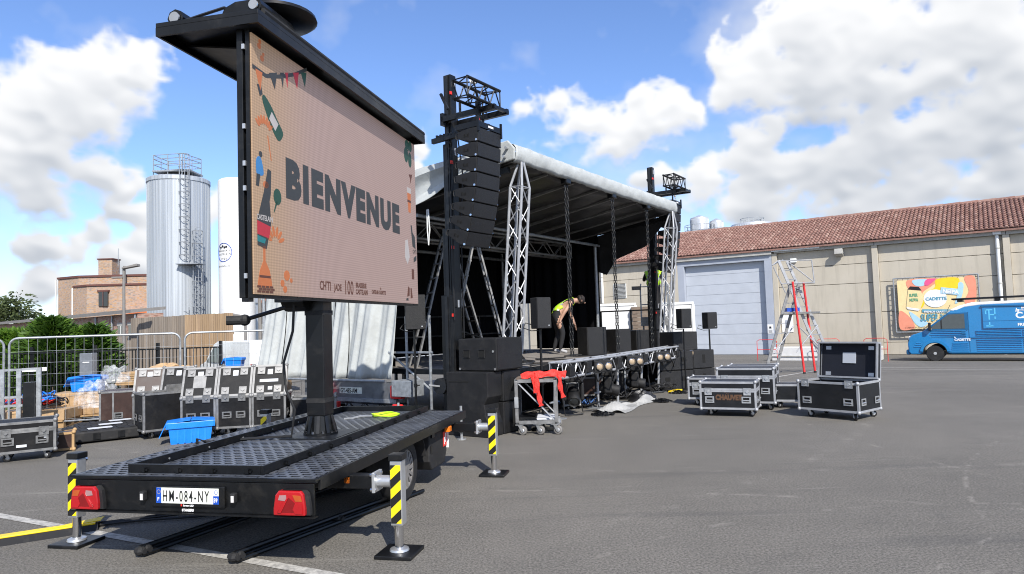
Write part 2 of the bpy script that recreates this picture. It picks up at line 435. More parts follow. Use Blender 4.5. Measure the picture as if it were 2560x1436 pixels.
def asphalt_mat():
    m = bpy.data.materials.new('asphalt'); m.use_nodes = True; t = m.node_tree; MATS['asphalt'] = m
    b = t.nodes['Principled BSDF']; c = t.nodes.new('ShaderNodeTexCoord').outputs['Object']
    big = noise(t, c, 0.25, 4, 0.6).outputs[0]
    mid = noise(t, c, 1.6, 5, 0.65).outputs[0]
    grain = noise(t, c, 55.0, 5, 0.8).outputs[0]
    grit = t.nodes.new('ShaderNodeTexVoronoi'); grit.inputs['Scale'].default_value = 38; t.links.new(c, grit.inputs['Vector'])
    base = mixc(t, maprange(t, big, 0.3, 0.7), (0.124, 0.115, 0.102), (0.165, 0.153, 0.136))
    base = mixc(t, maprange(t, mid, 0.3, 0.75, 0, 0.5), base, (0.094, 0.089, 0.08))
    base = mixc(t, maprange(t, grain, 0.36, 0.66, 0.0, 1.0), mixc(t, 1.0, base, (0.36, 0.36, 0.36), 'MULTIPLY'), mixc(t, 1.0, base, (1.85, 1.85, 1.82), 'MULTIPLY'))
    base = mixc(t, maprange(t, grit.outputs['Distance'], 0.05, 0.22, 0.6, 0.0), base, (0.27, 0.26, 0.24))
    # scuffs and tyre drag marks: stretched noise in three directions
    for ang, sx, sy, lo, hi, amt, cc in ((62, 0.25, 6.0, 0.63, 0.74, 0.4, (0.3, 0.285, 0.25)), (118, 0.35, 9.0, 0.65, 0.75, 0.4, (0.3, 0.285, 0.25)), (35, 0.3, 8.0, 0.64, 0.74, 0.4, (0.28, 0.27, 0.24)),
                                        (75, 0.12, 2.2, 0.58, 0.74, 0.4, (0.06, 0.06, 0.06)), (48, 0.1, 1.6, 0.58, 0.75, 0.35, (0.2, 0.19, 0.17))):
        mp = t.nodes.new('ShaderNodeMapping'); mp.inputs['Rotation'].default_value = (0, 0, R(ang)); mp.inputs['Scale'].default_value = (sx, sy, 1)
        t.links.new(c, mp.inputs['Vector'])
        s = noise(t, mp.outputs[0], 1.0, 6, 0.65, 0.3).outputs[0]
        base = mixc(t, maprange(t, s, lo, hi, 0, amt * 1.3), base, cc)
    # tyre arcs and dragged scrapes
    brk = noise(t, c, 2.2, 5, 0.7).outputs[0]; fine = noise(t, c, 22, 4, 0.8).outputs[0]
    def streak(dist, w, amt, cc, base):
        k = maprange(t, math_n(t, 'ABSOLUTE', dist), 0.0, w, 1.0, 0.0, True)
        k = math_n(t, 'MULTIPLY', k, maprange(t, brk, 0.5, 0.68, 0, 1))
        k = math_n(t, 'MULTIPLY', k, maprange(t, fine, 0.35, 0.65, 0.2, 1))
        return mixc(t, math_n(t, 'MULTIPLY', k, amt), base, cc)
    lightc, darkc = (0.42, 0.39, 0.34), (0.055, 0.054, 0.052)
    for (cx, cy, rr, w, amt, cc) in ((9.0, -3.0, 9.6, 0.05, 0.7, lightc), (9.0, -3.0, 9.85, 0.03, 0.6, lightc), (-9, 20, 17.2, 0.12, 0.45, lightc), (-9, 20, 18.6, 0.2, 0.4, darkc), (3.5, 1.5, 4.6, 0.05, 0.6, lightc), (12, 2, 9.0, 0.04, 0.6, lightc), (12, 2, 9.3, 0.12, 0.4, darkc), (5, 30, 22.5, 0.1, 0.4, lightc), (5, 30, 23.4, 0.16, 0.35, darkc), (-2, -8, 15.2, 0.06, 0.5, lightc), (20, 10, 15.5, 0.06, 0.5, lightc), (-15, 3, 9.2, 0.06, 0.6, lightc), (-15, 3, 9.6, 0.05, 0.5, lightc)):
        dd = math_n(t, 'SUBTRACT', vmath(t, 'DISTANCE', c, (cx, cy, 0)), rr)
        base = streak(dd, w, amt, cc, base)
    spots = noise(t, c, 0.9, 3, 0.5, 1.5).outputs[0]
    base = mixc(t, maprange(t, spots, 0.66, 0.76, 0, 0.3), base, (0.22, 0.21, 0.18))
    t.links.new(base, b.inputs['Base Color']); b.inputs['Roughness'].default_value = 0.88
    b.inputs['Specular IOR Level'].default_value = 0.35
    bn = t.nodes.new('ShaderNodeBump'); bn.inputs['Strength'].default_value = 0.5; bn.inputs['Distance'].default_value = 0.006
    t.links.new(grain, bn.inputs['Height']); t.links.new(bn.outputs[0], b.inputs['Normal'])
asphalt_mat()
def worn_paint():
    m = bpy.data.materials.new('road_paint'); m.use_nodes = True; t = m.node_tree; MATS['road_paint'] = m
    b = t.nodes['Principled BSDF']; c = t.nodes.new('ShaderNodeTexCoord').outputs['Object']
    w = noise(t, c, 14.0, 6, 0.75).outputs[0]
    base = mixc(t, maprange(t, w, 0.42, 0.66), (0.5, 0.48, 0.44), (0.17, 0.165, 0.155))
    t.links.new(base, b.inputs['Base Color']); b.inputs['Roughness'].default_value = 0.8
worn_paint()
xs = [-700, -300, -150, -80] + [-50 + 2.0 * i for i in range(56)] + [80, 150, 300, 700]
ys = [-60, -20, -6] + [-2 + 1.5 * i for i in range(42)] + [75, 120, 300, 800, 1500]
gm = MB(); w_ = len(xs)
for y in ys:
    for x in xs: gm.v.append((x, y, gh(x, y)))
for j in range(len(ys) - 1):
    for i in range(w_ - 1): gm.f.append((j*w_+i, j*w_+i+1, (j+1)*w_+i+1, (j+1)*w_+i))
tag(gm.build('ground', 'asphalt'), 'worn grey asphalt of the yard', 'asphalt', kind='structure')
def marking(p, q, w, label, n=24):
    m = MB(); p, q = Vector(p), Vector(q); d = (q - p).normalized(); s = Vector((-d.y, d.x)) * w / 2
    def f(u, v):
        c = p.lerp(q, u) + s * (2 * v - 1); return (c.x, c.y, gh(c.x, c.y) + 0.005)
    m.grid(f, n, 1)
    return tag(m.build('road_marking', 'road_paint'), label, 'road marking', kind='structure')
marking((-7.6, 8.05), (-0.9, 4.62), 0.10, 'worn white line running under the screen trailer')
marking((10.0, 26.1), (29, 15.6), 0.14, 'white line along the yard in front of the blue van')
marking((9.5, 25.0), (29, 14.1), 0.12, 'second white line nearer the flight cases')
marking((6.5, 18.7), (10.5, 23.6), 0.12, 'white line leading towards the grey roller door')

# ------------------------------------------------------------------ warehouse
def wall_mat():
    m = bpy.data.materials.new('concrete_wall'); m.use_nodes = True; t = m.node_tree; MATS['concrete_wall'] = m
    b = t.nodes['Principled BSDF']; c = t.nodes.new('ShaderNodeTexCoord').outputs['Object']
    a = noise(t, c, 0.5, 5, 0.6).outputs[0]; g = noise(t, c, 40, 3, 0.6).outputs[0]
    mp = t.nodes.new('ShaderNodeMapping'); mp.inputs['Scale'].default_value = (3.0, 3.0, 0.25); t.links.new(c, mp.inputs[0])
    st = noise(t, mp.outputs[0], 1.0, 6, 0.7).outputs[0]
    base = mixc(t, maprange(t, a, 0.3, 0.7), (0.46, 0.415, 0.335), (0.54, 0.49, 0.405))
    base = mixc(t, maprange(t, st, 0.5, 0.74, 0, 0.5), base, (0.29, 0.26, 0.21))
    base = mixc(t, maprange(t, g, 0.3, 0.7, 0, 0.12), base, (0.28, 0.26, 0.22))
    t.links.new(base, b.inputs['Base Color']); b.inputs['Roughness'].default_value = 0.9
wall_mat()
def tile_mat(name, cols, dark):
    m = bpy.data.materials.new(name); m.use_nodes = True; t = m.node_tree; MATS[name] = m
    b = t.nodes['Principled BSDF']; c = t.nodes.new('ShaderNodeTexCoord').outputs['Object']
    gi = t.nodes.new('ShaderNodeNewGeometry')
    n0 = noise(t, c, 0.8, 5, 0.7).outputs[0]; n1 = noise(t, c, 9, 5, 0.7).outputs[0]
    oi = t.nodes.new('ShaderNodeObjectInfo')
    rnd = math_n(t, 'FRACT', math_n(t, 'ADD', gi.outputs['Random Per Island'], oi.outputs['Random']))
    base = ramp_n(t, rnd, [(i / (len(cols) - 1), k) for i, k in enumerate(cols)])
    base = mixc(t, maprange(t, n0, 0.45, 0.7, 0, 0.4), base, dark)
    base = mixc(t, maprange(t, n1, 0.5, 0.72, 0, 0.6), base, (0.38, 0.28, 0.23))
    t.links.new(base, b.inputs['Base Color']); b.inputs['Roughness'].default_value = 0.85
tile_mat('roof_clay', [(0.19, 0.095, 0.075), (0.28, 0.15, 0.118), (0.235, 0.12, 0.095), (0.36, 0.23, 0.185)], (0.12, 0.072, 0.062))
mat('door_grey', (0.46, 0.49, 0.54), 0.5, var=0.05, vscale=1.5)
mat('frame_grey', (0.36, 0.39, 0.45), 0.5, var=0.05, vscale=1.5)
mat('concrete_light', (0.42, 0.41, 0.38), 0.9, var=0.15, vscale=3, dirt=0.35)

WH = thing('warehouse', 'long beige concrete warehouse with red clay tile roof and grey roller door', 'warehouse', (19.22, 36.16, -0.55), R(-34.9))
ZJ = [0.0, 0.64, 2.25, 3.82, 4.87, 5.77]
pils = [-16.6, -10.92, -5.0, 0.1, 5.75, 11.2, 16.6]
bays = [(-22, -16.75), (-16.45, -11.07), (-4.85, -0.05), (0.25, 5.6), (5.9, 11.05), (11.35, 16.45)]
for i, (x0, x1) in enumerate(bays):
    for k in range(5):
        m = MB().bx(x0, x1, 0.0, 0.22, ZJ[k] + 0.012, ZJ[k+1] - 0.012)
        m.build('wall_panel', 'concrete_wall', WH, bevel=0.012)
MB().bx(-40, 16.6, 0.23, 0.3, 0, 5.8).build('wall_core', 'concrete_light', WH)
for x in pils:
    MB().bx(x - 0.14, x + 0.14, -0.2, 0.22, 0, 5.768).build('pilaster', 'concrete_wall', WH, bevel=0.01)
for x0, x1 in zip([-40] + pils[:2] + pils[2:-1], pils[:2] + [-10.92, *pils[3:]]):
    if x1 - x0 < 0.1 or (x0 < -10 and x1 > -6): continue
    MB().bx(x0 + 0.01, x1 - 0.01, -0.24, 0.25, 5.772, 6.02).build('fascia_beam', 'concrete_light', WH, bevel=0.01)
# roller door with its frame
d = MB().bx(-10.37, -5.57, 0.12, 0.2, 0.0, 5.42).build('roller_door', 'door_grey', WH)
for k in range(9):
    MB().bx(-10.36, -5.58, 0.09, 0.121, 0.02 + k * 0.6, 0.02 + k * 0.6 + 0.585).build('door_section', 'door_grey', d)
fr = MB(); fr.bx(-10.78, -10.37, -0.2, 0.22, 0, 5.42); fr.bx(-5.57, -5.15, -0.2, 0.22, 0, 5.42); fr.bx(-10.78, -5.15, -0.2, 0.22, 5.42, 5.98)
fr.build('door_frame', 'frame_grey', WH, bevel=0.01)
MB().bx(-10.95, -5.12, -0.34, -0.205, 5.72, 6.04).build('door_header', 'concrete_light', WH, bevel=0.01)
# roof: barrel tiles laid in rows, the nearest ones each a piece of their own
EY, EZ, RYY, RZ_ = -0.42, 6.03, 5.0, 8.1
slope = math.atan2(RZ_ - EZ, RYY - EY); SL = math.hypot(RYY - EY, RZ_ - EZ)
NR = 14; TL = SL / NR + 0.06; PITCHX = 0.2
ty, tz = math.cos(slope), math.sin(slope)
def tile(mb, x, row, jit):
    s0 = row * SL / NR - 0.02; s1 = s0 + TL
    lift0, lift1 = 0.075 + jit, 0.03
    prof = [(-0.1, -0.028), (-0.075, 0.0), (-0.05, 0.03), (0.0, 0.05), (0.05, 0.03), (0.075, 0.0), (0.1, -0.028)]
    vs = []
    for s, l, k in ((s0, lift0, 1.0), (s1, lift1, 0.86)):
        for (a, h) in prof:
            hh = h + l
            vs.append((x + a * k, EY + s * ty - hh * tz, EZ + s * tz + hh * ty))
    n = len(prof)
    fs = [(i, i + 1, n + i + 1, n + i) for i in range(n - 1)]
    fs.append(tuple(range(n - 1, -1, -1)))
    mb.add(vs, fs)
roof = MB().prism([(EY, EZ), (RYY, RZ_), (RYY + 5.4, EZ), (RYY + 5.4, EZ - 0.1), (RYY, RZ_ - 0.14), (EY, EZ - 0.1)], 'x', -40, 16.8).build('roof', 'roof_clay', WH)
rest_m = MB(); random.seed(3)
for i in range(int((16.7 + 34) / PITCHX)):
    x = -34 + i * PITCHX
    near = 2.35 < x < 6.55
    for r_ in range(NR):
        if near:
            m = MB(); tile(m, x, r_, random.uniform(0, 0.012)); m.build('roof_tile', 'roof_clay', roof)
        else: tile(rest_m, x, r_, random.uniform(0, 0.012))
rest_m.build('far_roof_tiles', 'roof_clay', roof, kind='stuff')
for i in range(60):
    x = -33 + i * 0.82
    if x > 16: break
    m = MB(); m.tube((x, RYY, RZ_ + 0.02), (x + 0.84, RYY, RZ_ + 0.045), 0.12, 8); m.build('ridge_tile', 'roof_clay', roof)
def downpipe(x):
    m = MB(); m.tube((x, -0.12, 0), (x, -0.12, 5.9), 0.085, 10)
    o = m.build('downpipe', 'white_pvc', WH, smooth=True)
    MB().bx(x - 0.16, x + 0.16, -0.3, 0.03, 5.8, 6.05).build('hopper', 'white_pvc', o)
    for z in (1.6, 3.4, 5.1): MB().tube((x, -0.12, z), (x, -0.12, z + 0.07), 0.1, 10).build('pipe_collar', 'concrete_light', o)
for x in (5.4, -16.05): downpipe(x)
v = MB().bx(-15.28, -14.37, -0.03, -0.002, 3.7, 4.64).build('vent', 'white_pvc', WH)
for k in range(11):
    m = MB(); m.bar((-15.24, -0.07, 3.76 + k * 0.083), (-14.41, -0.07, 3.76 + k * 0.083), 0.07, 0.012, up=(0, 0.6, 0.8)); m.build('louvre', 'white_pvc', v)
    MB().bx(-15.24, -14.41, -0.036, -0.031, 3.775 + k * 0.083, 3.825 + k * 0.083).build('louvre_gap', 'dark_hole', v)
MB().bx(-5.1, -2.55, -0.36, -0.255, 5.86, 5.98).build('light_batten', 'white_pvc', WH)
fl = thing('floodlight', 'grey floodlight bracketed high on the warehouse wall', 'floodlight', (0, 0, 0)); fl.parent = None
fl.location = WH.matrix_basis @ Vector((0, 0, 0))
def wh_pt(x, y, z):
    a = R(-34.9); return Vector((19.22 + x * math.cos(a) - y * math.sin(a), 36.16 + x * math.sin(a) + y * math.cos(a), -0.55 + z))
fl.location = wh_pt(-1.6, 0, 5.5); fl.rotation_euler = (0, 0, R(-34.9))
MB().prism([(-0.45, -0.05), (-0.12, -0.18), (-0.08, 0.12), (-0.4, 0.24)], 'x', -0.2, 0.2).build('lamp_head', 'concrete_light', fl, bevel=0.01)
m = MB(); m.bar((-0.22, 0, -0.1), (-0.22, -0.3, 0.02), 0.03, 0.03); m.bar((0.22, 0, -0.1), (0.22, -0.3, 0.02), 0.03, 0.03); m.build('bracket', 'galv', fl)
sg = MB().bx(-0.155, 0.155, -0.02, 0, -0.26, 0.26).build('notice_sign', 'white_print'); tag(sg, 'small white notice on the door frame by the tall ladder', 'sign')
sg.location = wh_pt(-5.4, -0.205, 1.48); sg.rotation_euler = (0, 0, R(-34.9))
MB().bx(-0.06, 0.06, -0.024, -0.0205, 0.02, 0.14).build('symbol', 'black_print', sg)
for k in range(3): MB().bx(-0.11, 0.11, -0.024, -0.0205, -0.2 + k * 0.06, -0.17 + k * 0.06).build('text_line', 'black_print', sg)
sg = MB().bx(-0.3, 0.3, -0.02, 0, -0.48, 0.48).build('wall_board', 'white_print'); tag(sg, 'white board with dark bar on the wall behind the tall ladder', 'sign')
sg.location = wh_pt(-4.5, -0.005, 1.75); sg.rotation_euler = (0, 0, R(-34.9))
MB().bx(-0.12, 0.04, -0.026, -0.0205, -0.26, 0.2).build('bar_symbol', 'frame_grey', sg)
sg = MB().bx(-0.17, 0.17, -0.1, 0, -0.12, 0.12).build('wall_lamp', 'white_pvc', bevel=0.02); tag(sg, 'small white wall lamp above the tall ladder', 'lamp')
sg.location = wh_pt(-4.0, -0.005, 5.3); sg.rotation_euler = (0, 0, R(-34.9))

# billboard with printed banner
BB = thing('billboard', 'colourful beer banner laced in a steel tube frame on the warehouse wall', 'billboard', wh_pt(2.72, -0.25, 2.55), R(-34.9))
for nm, c in (('bb_cream', (0.85, 0.66, 0.34)), ('bb_yellow', (0.9, 0.62, 0.02)), ('bb_salmon', (0.82, 0.3, 0.19)), ('bb_pink', (0.78, 0.1, 0.25)), ('bb_blue', (0.42, 0.65, 0.8)), ('bb_teal', (0.1, 0.33, 0.45)), ('bb_green', (0.15, 0.4, 0.22))):
    mat(nm, c, 0.5, var=0.06)
fr = MB()
W_, H_ = 1.82, 1.39
for a, b in (((-W_, -H_), (W_, -H_)), ((-W_, H_), (W_, H_)), ((-W_, -H_), (-W_, H_)), ((W_, -H_), (W_, H_))):
    fr.tube((a[0], 0, a[1]), (b[0], 0, b[1]), 0.035, 8)
for sx in (-1, 1):
    for sz in (-0.8, 0, 0.8): fr.tube((sx * W_, 0, sz), (sx * W_, 0.25, sz), 0.02, 6)
fr.build('tube_frame', 'galv', BB)
MB().bx(-1.66, 1.7, 0.0, 0.02, -1.24, 1.28).build('banner', 'bb_cream', BB)
lace = MB()
for k in range(15):
    x = -1.66 + k * 0.24
    lace.tube((x, 0, 1.27), (x + 0.06, 0, 1.4), 0.01, 4); lace.tube((x, 0, -1.24), (x + 0.06, 0, -1.4), 0.01, 4)
for k in range(10):
    z = -1.2 + k * 0.26
    lace.tube((-1.66, 0, z), (-1.83, 0, z + 0.06), 0.01, 4); lace.tube((1.7, 0, z), (1.83, 0, z + 0.06), 0.01, 4)
lace.build('lacing', 'black_print', BB)
def smooth_poly(pts, n=6):
    out = []; m = len(pts)
    for i in range(m):
        p0, p1, p2, p3 = (Vector(pts[(i + k) % m]) for k in (-1, 0, 1, 2))
        for j in range(n):
            t = j / n
            out.append(0.5 * ((2 * p1) + (p2 - p0) * t + (2*p0 - 5*p1 + 4*p2 - p3) * t*t + (3*p1 - p0 - 3*p2 + p3) * t**3))
    return out
def bprint(parent, name, pts, m, lay, sm=True):
    q = smooth_poly([(a, b) for a, b in pts]) if sm else [Vector(p) for p in pts]
    mb = MB(); mb.prism([(p.x, p.y) for p in q], 'y', -0.004 - 0.004 * lay, -0.001 - 0.004 * lay)
    return mb.build(name, m, parent)
bprint(BB, 'print_shape', [(-1.2, 1.26), (0.2, 1.26), (-0.1, 0.95), (-0.55, 0.6), (-0.5, 0.2), (-0.8, 0.1), (-1.0, 0.5)], 'bb_salmon', 1)
bprint(BB, 'print_shape', [(0.1, 1.24), (1.0, 1.25), (0.9, 0.7), (0.4, 0.55), (-0.3, 0.35), (-0.6, -0.15), (-0.75, 0.05), (-0.4, 0.55), (0.0, 0.85)], 'bb_yellow', 2)
bprint(BB, 'print_shape', [(-0.95, 1.26), (-0.3, 1.26), (-0.5, 0.95), (-0.85, 0.98)], 'bb_blue', 3)
bprint(BB, 'print_shape', [(-0.35, 1.25), (0.05, 1.26), (-0.3, 0.95), (-0.45, 1.02)], 'bb_pink', 4)
bprint(BB, 'print_shape', [(-1.62, -0.3), (-1.2, -0.6), (-1.0, -1.0), (-1.05, -1.22), (-1.64, -1.22)], 'bb_salmon', 1)
bprint(BB, 'print_shape', [(-1.2, -0.35), (-0.95, -0.5), (-0.7, -0.75), (-0.4, -0.95), (-0.7, -1.15), (-1.0, -0.9)], 'bb_blue', 2)
bprint(BB, 'print_shape', [(1.25, 1.25), (1.68, 1.25), (1.68, 0.2), (1.35, -0.2), (1.2, 0.1), (1.4, 0.6)], 'bb_salmon', 1)
bprint(BB, 'print_shape', [(1.0, 1.0), (1.2, 0.95), (1.15, 0.5), (1.0, 0.1), (0.8, 0.0), (0.95, 0.5)], 'bb_blue', 3)
bprint(BB, 'print_circle', [(-0.02 + 0.5 * math.cos(t * 0.5236), 0.28 + 0.45 * math.sin(t * 0.5236)) for t in range(12)], 'white_print', 4)
bprint(BB, 'print_can', [(-1.18, 0.78), (-0.62, 0.7), (-0.5, 0.3), (-0.72, -0.3), (-1.3, -0.18), (-1.3, -0.05)], 'bb_cream', 5, False)
bprint(BB, 'print_can_top', [(-1.2, 0.8), (-1.08, 0.95), (-0.7, 0.9), (-0.58, 0.71)], 'black_print', 6, False)
bprint(BB, 'print_can_base', [(-1.31, -0.1), (-0.71, -0.22), (-0.78, -0.32), (-1.24, -0.22)], 'white_print', 6, False)
def bbtext(s, x, z, size, m, bold=0.01, sx=1, lay=6, rot=0.0, shear=0, sp=1.0):
    return text('banner_lettering', s, size, m, BB, frame_m((x, -0.006 - 0.004 * lay, z), (math.cos(rot), 0, math.sin(rot)), (-math.sin(rot), 0, math.cos(rot))), bold, sx, align='LEFT', shear=shear, spacing=sp)
bbtext('CADETTE', -0.44, 0.2, 0.21, 'bb_teal', 0.006)
bprint(BB, 'print_band', [(0.25, 0.83), (1.02, 0.7), (1.0, 0.4), (0.22, 0.52)], 'bb_blue', 6, False)
bbtext('NEIPA', 0.3, 0.55, 0.25, 'white_print', 0.012, lay=8, rot=-0.13)
bprint(BB, 'print_band', [(-0.62, -0.24), (0.72, -0.3), (0.72, -0.46), (-0.62, -0.4)], 'bb_teal', 6, False)
bbtext('FRENCH CRAFT BEER', -0.54, -0.41, 0.125, 'white_print', 0.005, 1.0, lay=8, rot=-0.04)
bbtext('SUPER NOVA', -0.72, -0.84, 0.5, 'bb_teal', 0.012, 0.55, shear=0.15)
bbtext('SUPER', -1.14, 0.42, 0.22, 'bb_green', 0.008, 0.6, lay=8); bbtext('NOVA', -1.14, 0.18, 0.22, 'bb_green', 0.008, 0.6, lay=8)
bbtext("L'ABUS D'ALCOOL EST DANGEREUX", -1.4, -1.18, 0.085, 'black_print', 0.0, 1.3, sp=1.15)

# ------------------------------------------------------------------ tanks beyond the warehouse roof
mat('steel_tank', (0.55, 0.57, 0.6), 0.4, 0.45, var=0.08, vscale=1.0)
def tank(x, y, z0, z1, r, label, rail=None):
    t = thing('storage_tank', label, 'tank', (x, y, -0.55), 0, 'tanks beyond the warehouse roof')
    m = MB(); n = 28; m.lathe([(r, z0 + 0.55), (r, z1 + 0.55), (r * 0.97, z1 + 0.65), (0.1, z1 + 0.95)], n); m.build('shell', 'steel_tank', t, smooth=True)
    m = MB()
    for k in range(n * 2):
        a = 2 * math.pi * k / n / 2; m.tube((r * math.cos(a), r * math.sin(a), z0 + 0.55), (r * math.cos(a), r * math.sin(a), z1 + 0.5), 0.03, 4)
    m.build('cladding_seams', 'steel_tank', t, kind='stuff')
    m = MB(); rr = rail or r + 0.6; zt = (z1 + 0.55 - 1.2) if rail is None else z1 + 0.75
    for k in range(14):
        a = 2 * math.pi * k / 14; b = 2 * math.pi * (k + 1) / 14
        for h in (0.55, 1.1): m.tube((rr * math.cos(a), rr * math.sin(a), zt + h - 0.6), (rr * math.cos(b), rr * math.sin(b), zt + h - 0.6), 0.03, 4)
        m.tube((rr * math.cos(a), rr * math.sin(a), zt - 0.6), (rr * math.cos(a), rr * math.sin(a), zt + 0.5), 0.03, 4)
    m.build('guard_rail', 'galv', t)
tank(20.1, 72, -0.5, 12.15, 0.95, 'ribbed steel tank showing above the roof beside the stage')
tank(21.9, 72, -0.5, 11.75, 0.7, 'lower slim steel tank behind the roof ridge')
tank(25.7, 72, -0.5, 11.3, 2.2, 'wide flat steel tank with railing above the roof ridge', rail=1.2)
# ------------------------------------------------------------------ left background: silos, brick brewery, fences, hedge
def brick_mat(name, pale, grey, rust, scale=1.0):
    """old weathered brickwork far off: courses with brick by brick colour change"""
    m = bpy.data.materials.new(name); m.use_nodes = True; t = m.node_tree; MATS[name] = m
    b = t.nodes['Principled BSDF']; c = t.nodes.new('ShaderNodeTexCoord').outputs['Object']
    mp = t.nodes.new('ShaderNodeMapping'); mp.inputs['Scale'].default_value = (4.2 * scale, 4.2 * scale, 11.0 * scale); t.links.new(c, mp.inputs[0])
    v = t.nodes.new('ShaderNodeTexVoronoi'); v.inputs['Scale'].default_value = 1.0; t.links.new(mp.outputs[0], v.inputs['Vector'])
    sp_ = t.nodes.new('ShaderNodeSeparateColor'); t.links.new(v.outputs['Color'], sp_.inputs[0])
    n = noise(t, c, 0.8, 5, 0.7).outputs[0]
    base = ramp_n(t, sp_.outputs[0], [(0, grey), (0.35, pale), (0.7, pale), (1.0, rust)])
    base = mixc(t, maprange(t, n, 0.42, 0.6, 0, 0.55), base, mixc(t, sp_.outputs[1], grey, rust))
    base = mixc(t, maprange(t, v.outputs['Distance'], 0.45, 0.75, 0, 0.5), base, (0.4, 0.36, 0.31))
    t.links.new(base, b.inputs['Base Color']); b.inputs['Roughness'].default_value = 0.9
brick_mat('brick_old', (0.4, 0.275, 0.205), (0.21, 0.185, 0.17), (0.45, 0.25, 0.1), 1.3)
brick_mat('brick_red', (0.34, 0.19, 0.14), (0.22, 0.12, 0.09), (0.42, 0.26, 0.2))
mat('coping', (0.12, 0.05, 0.04), 0.8)
mat('gutter_grey', (0.2, 0.19, 0.18), 0.8, dirt=0.2)
mat('orange_tile', (0.55, 0.15, 0.05), 0.8)
GB = -0.55
# tall steel silo with caged ladder
def cladding_mat():
    m = bpy.data.materials.new('silo_steel'); m.use_nodes = True; t = m.node_tree; MATS['silo_steel'] = m
    b = t.nodes['Principled BSDF']; c = t.nodes.new('ShaderNodeTexCoord').outputs['Object']
    mp = t.nodes.new('ShaderNodeMapping'); mp.inputs['Scale'].default_value = (6, 6, 0.05); t.links.new(c, mp.inputs[0])
    n = noise(t, mp.outputs[0], 1.0, 4, 0.7).outputs[0]
    t.links.new(mixc(t, maprange(t, n, 0.35, 0.65), (0.34, 0.37, 0.4), (0.56, 0.59, 0.62)), b.inputs['Base Color'])
    b.inputs['Metallic'].default_value = 0.35; b.inputs['Roughness'].default_value = 0.42
cladding_mat()
SI = thing('steel_silo', 'tall grey steel silo with caged ladder and railed top', 'silo', (-24.4, 50, GB))
n_ = 72; prof = []
m = MB(); m.lathe([(2.1, 0), (2.1, 13.35), (2.16, 13.36), (2.16, 13.62), (2.05, 13.7), (0.2, 14.0)], 72); m.build('shell', 'silo_steel', SI, smooth=True)
m = MB()
for k in range(60):
    a = 2 * math.pi * k / 60; m.bar((2.1 * math.cos(a), 2.1 * math.sin(a), 0), (2.1 * math.cos(a), 2.1 * math.sin(a), 13.35), 0.05, 0.05, up=(math.cos(a), math.sin(a), 0))
m.build('cladding_ribs', 'silo_steel', SI, kind='stuff')
def ladder_cage(par, x, y, z0, z1):
    m = MB()
    for s in (-0.22, 0.22): m.tube((x + s, y, z0), (x + s, y, z1), 0.03, 5)
    for k in range(int((z1 - z0) / 0.3)): m.tube((x - 0.22, y, z0 + k * 0.3), (x + 0.22, y, z0 + k * 0.3), 0.018, 4)
    m.build('ladder', 'galv', par)
    m = MB(); hoops = int((z1 - z0 - 0.6) / 0.9)
    pts = [(0.36 * math.sin(R(a)), -0.1 - 0.36 + 0.36 * (1 - math.cos(R(a))) - 0.25) for a in ()]
    arc = [(0.36 * math.cos(R(a)), -0.36 * math.sin(R(a)) - 0.1) for a in range(0, 181, 30)]
    for k in range(hoops + 1):
        z = z0 + 0.6 + k * 0.9
        m.path([(x + p[0], y + p[1], z) for p in arc], 0.03, 5)
    for p in arc[::2]: m.tube((x + p[0], y + p[1], z0 + 0.6), (x + p[0], y + p[1], z0 + 0.6 + hoops * 0.9), 0.025, 4)
    m.build('ladder_cage', 'galv', par)
ladder_cage(SI, 1.3, -1.75, 0.3, 4.2); ladder_cage(SI, 1.3, -1.75, 7.3, 15.2); ladder_cage(SI, 2.1, -1.5, 3.6, 10.2)
m = MB(); m.bx(0.9, 2.5, -2.4, -1.2, 7.2, 7.26); m.build('rest_platform', 'galv', SI)
def rail_ring(par, pts, z, h=1.15, mname='guard_rail'):
    m = MB()
    for a, b in zip(pts, pts[1:] + pts[:1]):
        for k in (0.0, 0.4, 0.75, 1.0): m.tube((a[0], a[1], z + h * k), (b[0], b[1], z + h * k), 0.03, 4)
        mid = ((a[0] + b[0]) / 2, (a[1] + b[1]) / 2)
        for p in (a, mid): m.tube((p[0], p[1], z - 0.35), (p[0], p[1], z + h), 0.03, 4)
    m.build(mname, 'galv', par)
rail_ring(SI, [(-1.35, -1.0), (0.9, -1.3), (1.4, 0.6), (-1.2, 0.9)], 14.2)
MB().bx(-1.35, 1.4, -1.2, 0.9, 14.1, 14.2).build('top_platform', 'galv', SI)
m = MB(); m.lathe([(1.0, 13.7), (1.0, 14.05)], 20); m.build('manway', 'black_print', SI)
# white silo with its emblem
WS = thing('white_silo', 'slim white silo with round brewery emblem behind the screen', 'silo', (-18.15, 45, GB))
m = MB(); m.lathe([(1.12, 0), (1.12, 12.25), (1.08, 12.35), (0.95, 12.42), (0.1, 12.5)], 48); m.build('shell', 'white_paint', WS, smooth=True)
def on_cyl(parent, s, r, ang0, z, size, m, bold=0.0):
    """letters set round a cylinder, one by one"""
    step = size * 0.72 / r
    for i, ch in enumerate(s):
        if ch == ' ': continue
        a = ang0 + i * step
        text('silo_lettering', ch, size, m, parent, frame_m((r * math.cos(a), r * math.sin(a), z), (-math.sin(a), math.cos(a), 0), (0, 0, 1)), bold, 1.0, align='CENTER')
A0 = R(247)
m = MB(); cx_, cz_ = A0, 7.5
pts = []
for k in range(49):
    a = 2 * math.pi * k / 48; an = A0 + 0.52 * math.cos(a); pts.append((1.13 * math.cos(an), 1.13 * math.sin(an), cz_ + 0.6 * math.sin(a)))
m.path(pts, 0.022, 4); m.build('emblem_ring', 'blue_print', WS)
